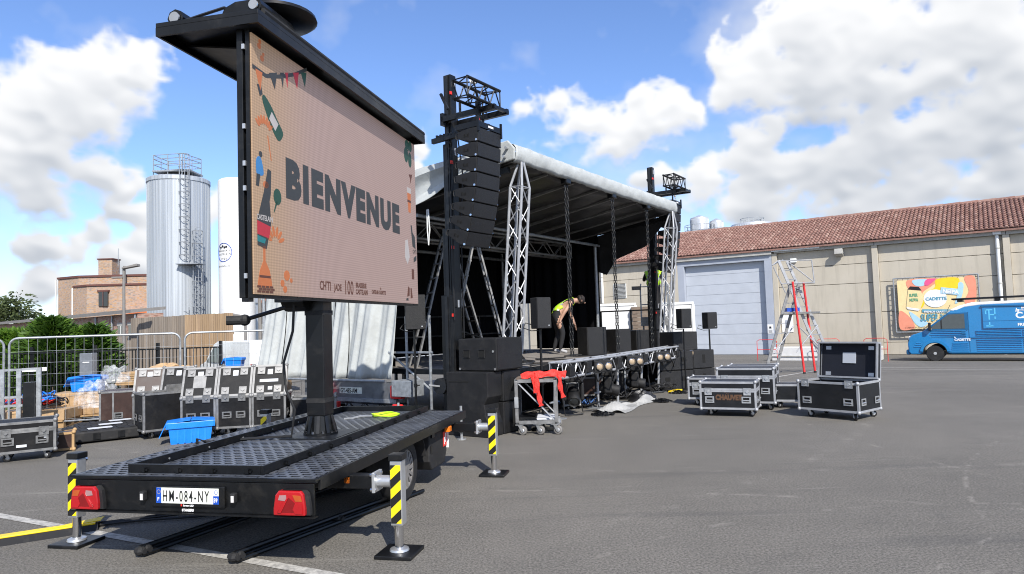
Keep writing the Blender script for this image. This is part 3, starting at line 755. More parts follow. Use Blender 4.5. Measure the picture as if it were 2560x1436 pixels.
on_cyl(WS, 'BRASSERIE', 1.128, A0 - 0.40, 7.55, 0.16, 'black_print'); on_cyl(WS, 'CASTELAIN', 1.128, A0 - 0.40, 7.32, 0.16, 'black_print'); on_cyl(WS, '1926', 1.128, A0 - 0.16, 7.02, 0.18, 'black_print')
on_cyl(WS, 'BENIFONTAINE', 1.128, A0 - 0.5, 6.55, 0.13, 'black_print')
for k, (da, dz) in enumerate(((-0.2, 7.82), (-0.05, 7.9), (0.08, 7.82), (0.2, 7.85))):
    a = A0 + da; MB().ball((1.13 * math.cos(a), 1.13 * math.sin(a), dz), 0.07, 6, 4).build('emblem_figure', 'black_print', WS)
# small tank, pipes and grey building by the white silo
t_ = thing('small_tank', 'small ribbed tank between the two silos', 'tank', (-21.9, 56, GB))
m = MB(); m.lathe([(1.0, 0), (1.0, 6.5), (0.9, 6.7), (0.1, 6.9)], 24); m.build('shell', 'steel_tank', t_, smooth=True)
for z in (4.6, 5.6): MB().lathe([(1.06, z), (1.06, z + 0.08)], 24).build('band', 'galv', t_)
o = MB(); o.prism([(-26, 1.8), (-20.5, 4.6), (-20.5, 4.4), (-26, 1.6)], 'y', 57, 66)
tag(o.build('shed_roof', 'orange_tile'), 'orange tiled shed roof between the silos', 'roof')
gb = thing('clad_building', 'pale grey metal clad building behind the grey stage tarp', 'building', (-14.5, 47, GB))
MB().bx(-1.9, 9, 0, 8, 0, 8.6).build('cladding', 'steel_tank', gb)
for k in range(8): MB().bx(-1.9 + k * 1.36, -1.86 + k * 1.36, -0.04, -0.002, 0, 8.6).build('seam', 'galv', gb)
for k in range(5): MB().bx(-1.9, 9, -0.03, -0.003, 1.4 + k * 1.5, 1.43 + k * 1.5).build('joint', 'galv', gb)
pp = thing('pipe_riser', 'dark vertical pipes beside the white silo', 'pipes', (-16.6, 45.5, GB))
for k, mm in enumerate(('gutter_grey', 'galv', 'gutter_grey')):
    m = MB(); m.tube((-0.25 + k * 0.26, 0, 0), (-0.25 + k * 0.26, 0, 9.2), 0.12, 8); m.build('pipe', mm, pp, smooth=True)
# brick brewery
BR = thing('brick_brewery', 'weathered brick brewery block with chimney and stepped roof line', 'building', (-33.1, 58, GB))
m = MB(); m.prism([(-6.6, 1.6), (-4.0, 0.3), (1.7, 0.9), (1.7, 9), (-6.6, 9)], 'z', 0, 7.45); m.build('upper_wall', 'brick_old', BR)
m = MB(); m.prism([(-6.7, 1.55), (-4.0, 0.2), (1.8, 0.82), (1.8, 9.1), (-6.7, 9.1)], 'z', 7.452, 7.62); m.build('upper_coping', 'coping', BR)
m = MB(); m.prism([(-4.05, -0.3), (-2.3, -1.3), (5.5, -0.7), (5.5, 4), (-4.05, 4)], 'z', 0, 6.55); m.build('lower_wall', 'brick_old', BR)
m = MB(); m.prism([(-4.1, -0.35), (-2.3, -1.4), (5.6, -0.78), (5.6, 4), (-4.1, 4)], 'z', 6.552, 6.7); m.build('lower_coping', 'coping', BR)
ch = MB().bx(-2.7, -1.5, 0.95, 2.1, 6.5, 9.0).build('chimney', 'brick_old', BR); MB().bx(-2.78, -1.42, 0.88, 2.17, 9.002, 9.1).build('chimney_cap', 'coping', ch)
MB().tube((-1.3, 1.5, 8.4), (-1.26, 1.5, 10.0), 0.035, 5).build('mast_pole', 'galv', ch)
MB().bx(-1.9, -1.56, 0.85, 0.94, 7.0, 7.5).build('white_box', 'white_paint', ch)
w = MB().bx(-1.3, -0.55, -1.32, -1.0, 4.85, 6.05).build('window', 'glass_dark', BR); MB().bx(-1.4, -0.45, -1.36, -1.02, 6.06, 6.2).build('lintel', 'coping', w); MB().bx(-0.95, -0.9, -1.35, -1.322, 4.85, 6.05).build('mullion', 'coping', w)
MB().tube((0.0, 0.2, 6.6), (0.0, 0.2, 8.3), 0.11, 8).build('flue', 'gutter_grey', BR)
MB().tube((-4.1, -0.35, 2), (-4.1, -0.35, 6.5), 0.06, 6).build('downpipe', 'white_pvc', BR)
MB().tube((-6.75, 1.5, 1), (-6.75, 1.5, 7.4), 0.06, 6).build('downpipe', 'white_pvc', BR)
m = MB(); m.prism([(0.8, 3.9), (5.5, 4.55), (5.5, 4.15), (0.8, 3.6)], 'y', -3.4, -1.35); m.build('tiled_lean_to', 'orange_tile', BR); MB().bx(1.0, 5.5, -3.2, -1.4, 0, 3.58).build('dark_bay', 'black_print', BR)
# low brick building in front, running away to the left
LB = thing('low_brick_building', 'low brick outbuilding with grey eaves behind the hedge', 'building', (-21.0, 38.2, GB), R(-40))
MB().bx(-30, 0, 0, 1.4, 0, 3.55).build('wall', 'brick_red', LB)
m = MB(); m.prism([(-0.4, 3.56), (1.5, 3.75), (1.5, 3.92), (-0.4, 3.76)], 'x', -30.2, 0.1); m.build('roof', 'gutter_grey', LB)
for x in (-0.75, -2.3, -4.6, -7.0):
    w = MB().bx(x - 0.45, x + 0.45, -0.03, 0.0, 1.75, 2.9).build('window', 'glass_dark', LB)
    MB().bx(x - 0.52, x + 0.52, -0.07, -0.004, 1.65, 1.75).build('sill', 'concrete_light', w); MB().bx(x - 0.52, x + 0.52, -0.05, -0.004, 2.902, 3.05).build('lintel', 'concrete_light', w)
    MB().bx(x - 0.02, x + 0.02, -0.05, -0.031, 1.75, 2.9).build('mullion', 'white_pvc', w)
for x in (-0.08, -3.4, -6): MB().tube((x, -0.1, 0), (x, -0.1, 3.5), 0.06, 6).build('downpipe', 'galv', LB)
# wooden board fence
def plank_fence(x0, x1, y, top0, top1, m_, label):
    f = thing('board_fence', label, 'fence', ((x0 + x1) / 2, y, GB)); n = int((x1 - x0) / 0.115); m = MB(); c = (x0 + x1) / 2
    for k in range(n):
        x = x0 + k * (x1 - x0) / n - c; h = top0 + (top1 - top0) * k / n + random.uniform(-0.015, 0.015)
        m.bx(x, x + (x1 - x0) / n - 0.012, random.uniform(-0.006, 0.006), 0.03, 0, h)
    m.build('boards', m_, f, kind='stuff')
    m = MB(); m.bx(x0 - c, x1 - c, 0.032, 0.09, 0.5, 0.62); m.build('rail', m_, f); MB().bx(x0 - c, x1 - c, 0.032, 0.09, 2.2, 2.32).build('rail', m_, f)
def board_mat(name, cols):
    m = bpy.data.materials.new(name); m.use_nodes = True; t = m.node_tree; MATS[name] = m
    b = t.nodes['Principled BSDF']; c = t.nodes.new('ShaderNodeTexCoord').outputs['Object']
    g = t.nodes.new('ShaderNodeNewGeometry')
    mp = t.nodes.new('ShaderNodeMapping'); mp.inputs['Scale'].default_value = (20, 20, 1); t.links.new(c, mp.inputs[0])
    n = noise(t, mp.outputs[0], 1, 5, 0.7).outputs[0]
    base = ramp_n(t, g.outputs['Random Per Island'], [(i / (len(cols) - 1), k) for i, k in enumerate(cols)])
    t.links.new(mixc(t, maprange(t, n, 0.4, 0.7, 0, 0.5), base, (0.14, 0.1, 0.07)), b.inputs['Base Color']); b.inputs['Roughness'].default_value = 0.85
board_mat('boards_tan', [(0.34, 0.23, 0.13), (0.28, 0.19, 0.11), (0.4, 0.28, 0.17), (0.31, 0.21, 0.13)])
board_mat('boards_grey', [(0.17, 0.145, 0.12), (0.22, 0.19, 0.16), (0.14, 0.12, 0.1), (0.25, 0.21, 0.17)])
plank_fence(-17.3, -14.75, 36.0, 3.3, 3.32, 'boards_tan', 'fresh tan board fence in front of the steel silo')
plank_fence(-20.2, -17.32, 36.1, 3.22, 3.28, 'boards_grey', 'weathered grey board fence beside the lamp post')
plank_fence(-22.0, -20.22, 36.2, 2.2, 2.2, 'boards_grey', 'lower grey board fence under the outbuilding windows')
# street lamp
def street_lamp(x, y, h, label, arms=2):
    L = thing('street_lamp', label, 'street lamp', (x, y, gh(x, y)))
    m = MB(); m.tube((0, 0, 0), (0, 0, h), 0.09, 10, 0.06); m.build('pole', 'gutter_grey', L, smooth=True)
    m = MB(); m.prism([(0.0, -0.02), (0.75, 0.1), (0.72, 0.22), (0.0, 0.06)], 'y', -0.16, 0.16); m.build('lamp_head', 'gutter_grey', L, loc=(-0.02, 0, h), bevel=0.02)
    if arms > 1:
        m = MB(); m.prism([(0.0, -0.06), (-0.55, -0.06), (-0.55, 0.02), (0.0, 0.02)], 'y', -0.12, 0.12); m.build('camera_arm', 'gutter_grey', L, loc=(0, 0, h - 0.4), bevel=0.02)
    return L
street_lamp(-18.8, 33, 5.55, 'grey street lamp with camera arm before the brick building')
L = street_lamp(-14.3, 36.5, 3.1, 'short lamp in front of the white silo', 1); L.rotation_euler = (0, 0, R(180))
# --- foliage
def leaf_mat(name, a, b_, c3):
    m = bpy.data.materials.new(name); m.use_nodes = True; t = m.node_tree; MATS[name] = m
    b = t.nodes['Principled BSDF']; g = t.nodes.new('ShaderNodeNewGeometry'); c = t.nodes.new('ShaderNodeTexCoord').outputs['Object']
    n = noise(t, c, 1.2, 3, 0.6).outputs[0]
    base = ramp_n(t, g.outputs['Random Per Island'], [(0, a), (0.5, b_), (1, c3)])
    base = mixc(t, maprange(t, n, 0.4, 0.7, 0, 0.45), base, a)
    t.links.new(base, b.inputs['Base Color']); b.inputs['Roughness'].default_value = 0.65
    tr = t.nodes.new('ShaderNodeBsdfTranslucent'); t.links.new(base, tr.inputs[0])
    mx = t.nodes.new('ShaderNodeMixShader'); mx.inputs[0].default_value = 0.3
    out = t.nodes['Material Output']; t.links.new(b.outputs[0], mx.inputs[1]); t.links.new(tr.outputs[0], mx.inputs[2]); t.links.new(mx.outputs[0], out.inputs[0])
leaf_mat('hedge_leaf', (0.06, 0.14, 0.014), (0.12, 0.24, 0.022), (0.2, 0.34, 0.03))
leaf_mat('conifer_leaf', (0.035, 0.085, 0.012), (0.07, 0.15, 0.016), (0.13, 0.23, 0.022))
leaf_mat('birch_leaf', (0.05, 0.075, 0.025), (0.09, 0.12, 0.04), (0.13, 0.16, 0.06))
leaf_mat('grass_blade', (0.07, 0.11, 0.02), (0.13, 0.17, 0.04), (0.2, 0.22, 0.07))
def spray(mb, p, d, ln, w):
    d = Vector(d).normalized(); s = d.cross(Vector((random.uniform(-1, 1), random.uniform(-1, 1), random.uniform(-1, 1)))).normalized() * w; p = Vector(p)
    mb.add([p - s * 0.4, p + d * ln * 0.5 - s, p + d * ln, p + d * ln * 0.5 + s, p + s * 0.4], [(0, 1, 2, 3, 4)])
def hedge(x0, x1, y0, y1, ztop, label, leaf, n):
    H_ = thing('hedge', label, 'hedge', ((x0 + x1) / 2, (y0 + y1) / 2, gh((x0 + x1) / 2, y0))); g = H_.location.z
    hx, hy, hz = (x1 - x0) / 2, (y1 - y0) / 2, ztop - g
    m = MB(); m.bx(-hx + 0.3, hx - 0.3, -hy + 0.3, hy - 0.3, 0, hz - 0.3); m.build('inner_twigs', 'wood_dark', H_)
    m = MB()
    for k in range(n):
        f = random.random()
        if f < 0.62: p = (random.uniform(-hx, hx), -hy + random.uniform(0, 0.3), random.uniform(0.02, 1) * hz); d = (random.uniform(-0.5, 0.5), -0.8, random.uniform(0.1, 0.9))
        elif f < 0.82: p = (random.uniform(-hx, hx), random.uniform(-hy, hy), hz - random.uniform(0, 0.3)); d = (random.uniform(-0.5, 0.5), random.uniform(-0.6, 0.3), 1)
        else: p = (hx - random.uniform(0, 0.3), random.uniform(-hy, hy), random.uniform(0.02, 1) * hz); d = (0.8, random.uniform(-0.5, 0.5), random.uniform(0.1, 0.9))
        spray(m, p, d, random.uniform(0.15, 0.36), random.uniform(0.03, 0.07))
    m.build('foliage', leaf, H_, kind='stuff')
hedge(-24.5, -17.3, 27.2, 28.6, 2.0, 'clipped bright green hedge behind the black railings', 'hedge_leaf', 17000)
def conifer(x, y, h, rad, label, n, leaf='conifer_leaf'):
    T = thing('conifer_bush', label, 'bush', (x, y, gh(x, y)))
    m = MB(); m.tube((0, 0, 0), (0, 0, h * 0.8), 0.12, 7, 0.03); m.build('trunk', 'wood_dark', T)
    m = MB()
    for k in range(n):
        z = h * random.random() ** 0.85; a = random.uniform(0, 2 * math.pi)
        rr = rad * (1 - (z / h) ** 2.6) ** 0.55 * (0.75 + 0.25 * math.sin(a * 5 + z * 4)) * random.uniform(0.6, 1.03)
        p = (rr * math.cos(a), rr * math.sin(a), z); spray(m, p, (math.cos(a), math.sin(a), random.uniform(-0.1, 0.9)), random.uniform(0.15, 0.45), random.uniform(0.03, 0.08))
    m.build('crown', leaf, T, kind='stuff')
conifer(-18.25, 27.0, 3.0, 1.4, 'dark bushy conifer at the end of the hedge', 6500)
conifer(-16.9, 27.6, 2.7, 1.0, 'smaller dark conifer against the outbuilding downpipe', 3500)
def leafy_tree(x, y, h, rad, label, n):
    T = thing('birch_tree', label, 'tree', (x, y, -0.55)); m = MB()
    m.path([(0, 0, 0), (0.1, 0, h * 0.4), (0.0, 0.1, h * 0.75)], [0.3, 0.2, 0.08], 7)
    for k in range(7):
        a = k * 0.9; z = h * (0.35 + 0.07 * k); m.tube((0, 0, z), (rad * 0.6 * math.cos(a), rad * 0.6 * math.sin(a), z + h * 0.15), 0.08, 5, 0.02)
    m.build('trunk', 'wood_dark', T); m = MB()
    cl = [(random.uniform(-0.8, 0.8) * rad, random.uniform(-0.8, 0.8) * rad, h * random.uniform(0.42, 0.95), rad * random.uniform(0.25, 0.45)) for _ in range(26)]
    for k in range(n):
        c = random.choice(cl); v = Vector((random.gauss(0, 1), random.gauss(0, 1), random.gauss(0, 1))).normalized() * c[3] * random.uniform(0.5, 1.1)
        spray(m, (c[0] + v.x, c[1] + v.y, c[2] + v.z * 0.8), (v.x, v.y, -0.6 + random.random()), random.uniform(0.2, 0.5), random.uniform(0.06, 0.14))
    m.build('crown', 'birch_leaf', T, kind='stuff')
leafy_tree(-54.5, 72, 6.6, 3.6, 'loose grey green birch far behind the outbuilding', 5000)
leafy_tree(-50.0, 78, 4.2, 2.6, 'smaller far tree beside the birch', 2200)
# black railings
rl = thing('black_railing', 'black vertical bar railing behind the stacked cases', 'railing', (-18.2, 25.2, gh(-18.2, 25.2)))
bm_ = MB().bx(-0.012, 0.012, -0.012, 0.012, 0.02, 1.75).mesh('picket'); bm_.materials.append(MATS['black_paint'])
for k in range(112): place('picket', bm_, rl, loc=(-6.6 + k * 0.125, 0, 0))
pm_ = MB().bx(-0.05, 0.05, -0.05, 0.05, 0, 1.95).mesh('post'); pm_.materials.append(MATS['black_paint'])
for k in range(7): place('post', pm_, rl, loc=(-6.6 + k * 2.32 + 0.06, 0.06, 0))
for z in (0.12, 1.7): MB().bx(-6.7, 7.4, -0.045, -0.014, z, z + 0.05).build('rail', 'black_paint', rl)
# grass verge
vg = MB()
def vf(u, v): x = -24 + u * 13; y = 17.6 + v * 9.4; return (x, y, gh(x, y) + 0.02 + 0.015 * math.sin(x * 3) * math.sin(y * 2))
vg.grid(vf, 26, 18)
mat('verge_soil', (0.13, 0.15, 0.05), 0.95, var=0.4, vscale=2, col2=(0.24, 0.2, 0.12))
tag(vg.build('grass_verge', 'verge_soil'), 'rough grass strip behind the fence panels', 'grass', kind='structure')
m = MB()
for k in range(9000):
    x = random.uniform(-23.5, -11.2); y = random.uniform(17.8, 26.8)
    spray(m, (x, y, gh(x, y) + 0.03), (random.uniform(-0.4, 0.4), random.uniform(-0.4, 0.4), 1), random.uniform(0.06, 0.2), 0.012)
tag(m.build('grass', 'grass_blade'), 'short scrubby grass blades on the verge', 'grass', kind='stuff')
pv = MB()
def pf(u, v): x = -24 + u * 13.2; y = 24.1 - 0.9 * u + v * 0.8; return (x, y, gh(x, y) + 0.11)
pv.grid(pf, 20, 1); tag(pv.build('pavement', 'concrete_light'), 'pale kerb path below the railing', 'pavement', kind='structure')
# ------------------------------------------------------------------ screen trailer
TH = R(12.5)
TR = thing('screen_trailer', 'black low trailer carrying a big LED screen on a mast, on four striped jacks', 'trailer', (-2.378, 5.0, 0), -TH)
DZ = 0.672; LEN = 3.62
def hazard_mat():
    m = bpy.data.materials.new('hazard'); m.use_nodes = True; t = m.node_tree; MATS['hazard'] = m
    b = t.nodes['Principled BSDF']; c = t.nodes.new('ShaderNodeTexCoord').outputs['Object']
    s = t.nodes.new('ShaderNodeSeparateXYZ'); t.links.new(c, s.inputs[0])
    k = math_n(t, 'FRACT', math_n(t, 'MULTIPLY', math_n(t, 'ADD', math_n(t, 'MULTIPLY', math_n(t, 'ADD', s.outputs[0], s.outputs[1]), -0.9), s.outputs[2]), 7.0))
    g = math_n(t, 'GREATER_THAN', k, 0.5)
    n = noise(t, c, 30, 4, 0.7).outputs[0]
    base = mixc(t, g, (0.012, 0.012, 0.012), (0.85, 0.66, 0.01))
    t.links.new(mixc(t, maprange(t, n, 0.6, 0.8, 0, 0.3), base, (0.1, 0.09, 0.07)), b.inputs['Base Color']); b.inputs['Roughness'].default_value = 0.4
hazard_mat()
# frame and deck
m = MB(); m.bx(-1, 1, 0, LEN, DZ - 0.03, DZ); m.build('deck_sheet', 'black_deck', TR, bevel=0.004)
# chequer plate lugs: raised lozenges in rows
def lugs(x0, x1, y0, y1, z, px, py, sx, sy):
    m = MB(); j = 0; y = y0
    while y < y1:
        x = x0 + (px / 2 if j % 2 else 0)
        while x < x1:
            m.add([(x - sx, y - sy * .55, z), (x + sx, y - sy * .55, z), (x + sx, y + sy * .55, z), (x - sx, y + sy * .55, z), (x - sx * .9, y - sy * .4, z + .005), (x + sx * .9, y - sy * .4, z + .005), (x + sx * .9, y + sy * .4, z + .005), (x - sx * .9, y + sy * .4, z + .005)], [(4, 5, 6, 7), (0, 1, 5, 4), (1, 2, 6, 5), (2, 3, 7, 6), (3, 0, 4, 7)])
            x += px
        y += py; j += 1
    return m
# black plate, ribs coloured paler as sky sheen, with dark lozenge openings: ribs between them are the raised part
def tread(x0, x1, y0, y1, z, nm):
    m = MB(); py = 0.068; px = 0.1
    n = max(1, int((y1 - y0) / py))
    for j in range(n + 1):
        y = y0 + j * (y1 - y0) / n; m.bx(x0, x1, y - 0.012, y + 0.012, z, z + 0.004)
    for j in range(n):
        ya = y0 + j * (y1 - y0) / n + 0.012; yb = y0 + (j + 1) * (y1 - y0) / n - 0.012
        x = x0 + (px / 2 if j % 2 else 0.0)
        while x < x1 - 0.03:
            m.add([(x, ya, z + .004), (x + .03, ya, z + .004), (x + .03, yb, z + .004), (x, yb, z + .004)], [(0, 1, 2, 3)]); x += px
    return m.build(nm, 'black_tread', TR, kind='stuff')
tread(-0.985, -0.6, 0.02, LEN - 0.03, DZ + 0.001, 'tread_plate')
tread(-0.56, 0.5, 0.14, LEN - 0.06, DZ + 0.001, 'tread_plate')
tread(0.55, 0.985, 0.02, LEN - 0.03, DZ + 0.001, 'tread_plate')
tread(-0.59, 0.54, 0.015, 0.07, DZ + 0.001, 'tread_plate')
# rims round the tray
for nm, c in (('rim', (-0.6, -0.575, 0.09, LEN - 0.02)), ('rim', (0.515, 0.54, 0.09, LEN - 0.02)), ('rim', (-0.575, 0.515, 0.09, 0.115)), ('rim', (-0.575, 0.515, LEN - 0.045, LEN - 0.02))):
    MB().bx(c[0], c[1], c[2], c[3], DZ + 0.0005, DZ + 0.068).build(nm, 'black_paint', TR, bevel=0.003)
for k in range(4):
    x = -0.45 + k * 0.29; m = MB(); m.bx(x - .03, x + .03, .075, .089, DZ + .02, DZ + .035); m.bx(x - .012, x + .012, .068, .089, DZ + .012, DZ + .045); m.build('latch', 'black_paint', TR)
for k in range(9):
    y = 0.4 + k * 0.36; m = MB(); m.bx(.541, .556, y - .03, y + .03, DZ + .02, DZ + .035); m.bx(.541, .562, y - .012, y + .012, DZ + .012, DZ + .045); m.build('latch', 'black_paint', TR)
for k in range(6):
    y = 0.5 + k * 0.5; MB().tube((-.5749, y, DZ + .03), (-.571, y, DZ + .03), .008, 8).build('bolt', 'zinc', TR)
# rear panel and side skirts
MB().bx(-0.985, 0.985, 0.0, 0.02, DZ - 0.25, DZ - 0.032).build('rear_panel', 'black_paint', TR, bevel=0.003)
MB().bx(-1.0, 1.0, -0.03, 0.02, DZ - 0.262, DZ - 0.2505).build('rear_lip', 'black_paint', TR)
MB().bx(-1.01, 1.01, -0.02, 0.05, DZ - 0.012, DZ + 0.003).build('deck_lip', 'black_paint', TR)
for s in (-1, 1):
    MB().bx(s * 1.0 - 0.01, s * 1.0 + 0.01, 0.05, LEN, DZ - 0.085, DZ + 0.004).build('side_rail', 'black_paint', TR, bevel=0.003)
    MB().bx(s * 0.45 - 0.04, s * 0.45 + 0.04, 0.03, LEN + 0.2, DZ - 0.16, DZ - 0.031).build('chassis_beam', 'black_paint', TR)
for y in (0.55, 1.6, 2.6, 3.25): MB().bx(-0.95, 0.95, y - 0.04, y + 0.04, DZ - 0.15, DZ - 0.0305).build('cross_member', 'black_paint', TR)
m = MB(); m.bar((0.4, LEN + 0.1, DZ - 0.1), (0.05, LEN + 1.5, 0.45), 0.08, 0.1); m.bar((-0.4, LEN + 0.1, DZ - 0.1), (-0.05, LEN + 1.5, 0.45), 0.08, 0.1); m.build('drawbar', 'black_paint', TR)
# tail lights
def tail_light(x, mir):
    pf = [(-0.12, 0.02), (-0.105, 0.105), (-0.085, 0.125), (0.08, 0.125), (0.105, 0.1), (0.12, 0.02), (0.12, -0.02), (-0.12, -0.02)]
    P = [(a * mir, b * 1.15) for a, b in pf]
    z = DZ - 0.215
    m = MB(); m.prism([(x + a, z + b) for a, b in P], 'y', -0.055, -0.001); o = m.build('tail_light', 'red_lens', TR, bevel=0.008)
    m = MB(); m.prism([(x + a * 1.07 + 0.02, z + b) for a, b in P], 'y', -0.03, -0.0008); m.build('housing', 'rubber', o)
    def lens(pts, mm, d=0.003): MB().prism([(x + a * mir, z + b) for a, b in pts], 'y', -0.055 - d, -0.0551).build('lens', mm, o)
    lens([(-0.1, 0.075), (-0.09, 0.115), (-0.03, 0.118), (-0.05, 0.075)], 'lens_amber'); lens([(0.015, 0.075), (0.02, 0.118), (0.07, 0.115), (0.08, 0.083)], 'lens_dull')
    lens([(-0.1, 0.0), (-0.04, 0.07), (0.0, 0.1), (0.04, 0.05), (0.09, 0.0)], 'red_lens_dark', 0.002)
    lens([(-0.105, -0.01), (-0.1, 0.06), (-0.05, 0.065), (-0.03, 0.02), (-0.05, -0.01)], 'red_lens', 0.004)
    lens([(0.0, 0.1), (0.012, 0.1), (0.085, -0.005), (0.06, -0.005)], 'clear_lens' if False else 'red_lens', 0.007)
tail_light(-0.855, 1); tail_light(0.825, -1)
# number plate
zc = DZ - 0.135
pl = MB().bx(-0.3, 0.3, -0.02, -0.001, zc - 0.075, zc + 0.075).build('number_plate', 'black_paint', TR, bevel=0.006)
MB().bx(-0.255, 0.255, -0.0235, -0.0205, zc - 0.048, zc + 0.062).build('plate_face', 'plate_white', pl)
MB().bx(-0.258, -0.215, -0.0245, -0.0236, zc - 0.048, zc + 0.062).build('euro_band', 'blue_print', pl)
MB().bx(0.212, 0.258, -0.0245, -0.0236, zc - 0.048, zc + 0.01).build('region_band', 'blue_print', pl)
FR = lambda x, z, y=-0.026: frame_m((x, y, z), (1, 0, 0), (0, 0, 1))
text('plate_lettering', 'HM-084-NY', 0.112, 'black_print', pl, FR(-0.205, zc - 0.033), 0.0002, 0.53, spacing=1.36)
text('plate_lettering', 'F', 0.036, 'white_print', pl, FR(-0.247, zc - 0.032), 0.0005)
text('plate_lettering', '59', 0.04, 'white_print', pl, FR(0.216, zc - 0.033), 0.0008, 0.8)
text('plate_lettering', 'Screen-LED', 0.018, 'white_print', pl, FR(-0.035, zc - 0.068, -0.0225), 0.0004)
MB().bx(-0.055, -0.045, -0.0225, -0.0205, zc - 0.068, zc - 0.054).build('logo_mark', 'red_print', pl)
for k in range(12):
    a = k * math.pi / 6; MB().box((-0.2365 + 0.014 * math.cos(a), -0.0249, zc + 0.032 + 0.014 * math.sin(a)), (0.003, 0.0006, 0.003)).build('star', 'yellow', pl)
m = MB(); m.path([(0.235 + 0.012 * math.cos(a * .5), -0.0245, zc + 0.036 + 0.014 * math.sin(a * .5)) for a in range(14)], 0.0015, 4); m.build('region_mark', 'blue_print', pl)
text('sticker_lettering', 'STAGERS', 0.024, 'white_print', TR, FR(-0.06, DZ - 0.243, -0.003), 0.0012)
for x in (-0.37, 0.375):
    m = MB(); m.bx(x - .02, x + .02, -.045, -.001, zc - .035, zc + .035); o = m.build('plate_lamp', 'rubber', TR, bevel=0.008); MB().bx(x - .006, x + .016, -.047, -.0455, zc - .025, zc + .02).build('lamp_lens', 'clear_lens', o)
# jacks
def jack(x, y, sd, top):
    j = bpy.data.objects.new('stabilizer_jack', None); col.objects.link(j); j.parent = TR; j.location = (x, y, 0)
    MB().bx(-.046, .046, -.046, .046, .22, top).build('jack_tube', 'zinc', j, bevel=.006)
    MB().bx(-.047 - .004, -.0465, -.035, .035, .25, top - .03).build('hazard_strip', 'hazard', j) if False else None
    MB().bx(-.04, .04, -.051, -.0465, .24, top - .03).build('hazard_strip', 'hazard', j)
    MB().tube((0, 0, .03), (0, 0, .3), .034, 12).build('inner_tube', 'chrome', j, smooth=True)
    MB().lathe([(.075, .03), (.07, .045), (.04, .055)], 16).build('foot', 'zinc', j, smooth=True)
    MB().bx(-.145, .145, -.145, .145, .0, .028).build('base_plate', 'black_paint', j, bevel=.006)
    MB().bx(-.055, .055, -.055, .055, top + .001, top + .05).build('cap', 'black_paint', j, bevel=.006)
    m = MB(); m.tube((-sd * .05, 0, .54), (-sd * .16, 0, .54), .045, 12); m.build('swivel', 'zinc', j, smooth=True)
    m = MB(); m.bx(-.012 - sd * .17, .012 - sd * .17, -.075, .075, .465, .615); m.build('flange', 'zinc', j, bevel=.004)
    for a, b in ((-.055, -.055), (.055, -.055), (-.055, .055), (.055, .055)): MB().tube((-sd * .15, a, .54 + b), (-sd * .2, a, .54 + b), .012, 6).build('bolt', 'chrome', j)
    m = MB(); x0, x1 = sorted((-sd * .183, -x + sd * .45)); m.bx(x0, x1, -.05, .05, .49, .59); m.build('outrigger_arm', 'black_paint', j, bevel=.005)
    m = MB(); m.tube((0, -.03, top - .02), (0, .09, top - .02), .02, 8); m.build('pivot', 'chrome', j)
    return j
jack(1.38, .55, 1, .70); jack(1.44, 3.24, 1, .70); jack(-1.44, .47, -1, .70); jack(-1.44, 3.24, -1, .70)
for s in (-1, 1):
    for y in (0.5, 2.95): MB().bx(s * 0.985 - .03, s * .985 + .03, y, y + .09, DZ - .15, DZ - .088).build('side_marker', 'amber', TR, bevel=.008)
# wheels
def wheel(x, y, r, wd, par, rim='black_paint', spokes=10):
    s = 1 if x > 0 else -1
    w = bpy.data.objects.new('wheel', None); col.objects.link(w); w.parent = par; w.location = (x, y, r)
    h = wd / 2
    m = MB(); m.lathe([(r * .62, -h), (r * .9, -h), (r * .985, -h * .75), (r, -h * .4), (r, h * .4), (r * .985, h * .75), (r * .9, h), (r * .62, h), (r * .6, h * .6), (r * .6, -h * .6)], 36, axis='x'); m.build('tyre', 'rubber', w, smooth=True)
    m = MB(); m.lathe([(r * .61, -h * .6), (r * .63, s * h * .9), (r * .56, s * h * .85), (r * .55, 0)], 32, axis='x'); m.lathe([(r * .16, 0), (r * .16, s * h * .92), (.005, s * h * .95)], 16, axis='x')
    m.lathe([(r * .56, s * h * .1), (r * .1, s * h * .15)], 24, axis='x')
    for k in range(spokes):
        a = 2 * math.pi * k / spokes; m.bar((s * h * .8, r * .12 * math.cos(a), r * .12 * math.sin(a)), (s * h * .78, r * .58 * math.cos(a), r * .58 * math.sin(a)), r * .1, h * .25, up=(1, 0, 0))
    m.build('rim', rim, w, smooth=True)
    return w
wheel(0.78, 2.02, 0.31, 0.19, TR, 'gutter_grey', 14); wheel(-0.78, 2.02, 0.31, 0.19, TR, 'gutter_grey', 14)
for s in (-1, 1):
    m = MB(); arc = [(2.02 + .4 * math.cos(R(a)), .31 + .4 * math.sin(R(a)) ) for a in range(10, 171, 16)]
    pts = arc + [(p[0] * .99 + 2.02 * .01, p[1] - .012) for p in arc[::-1]]
    x0, x1 = sorted((s * .62, s * .93)); m.prism([(a, min(b, DZ - .035)) for a, b in pts], 'x', x0, x1); m.build('mudguard', 'rubber', TR)
MB().tube((-.78, 2.02, .31), (.78, 2.02, .31), .04, 8).build('axle', 'black_paint', TR)
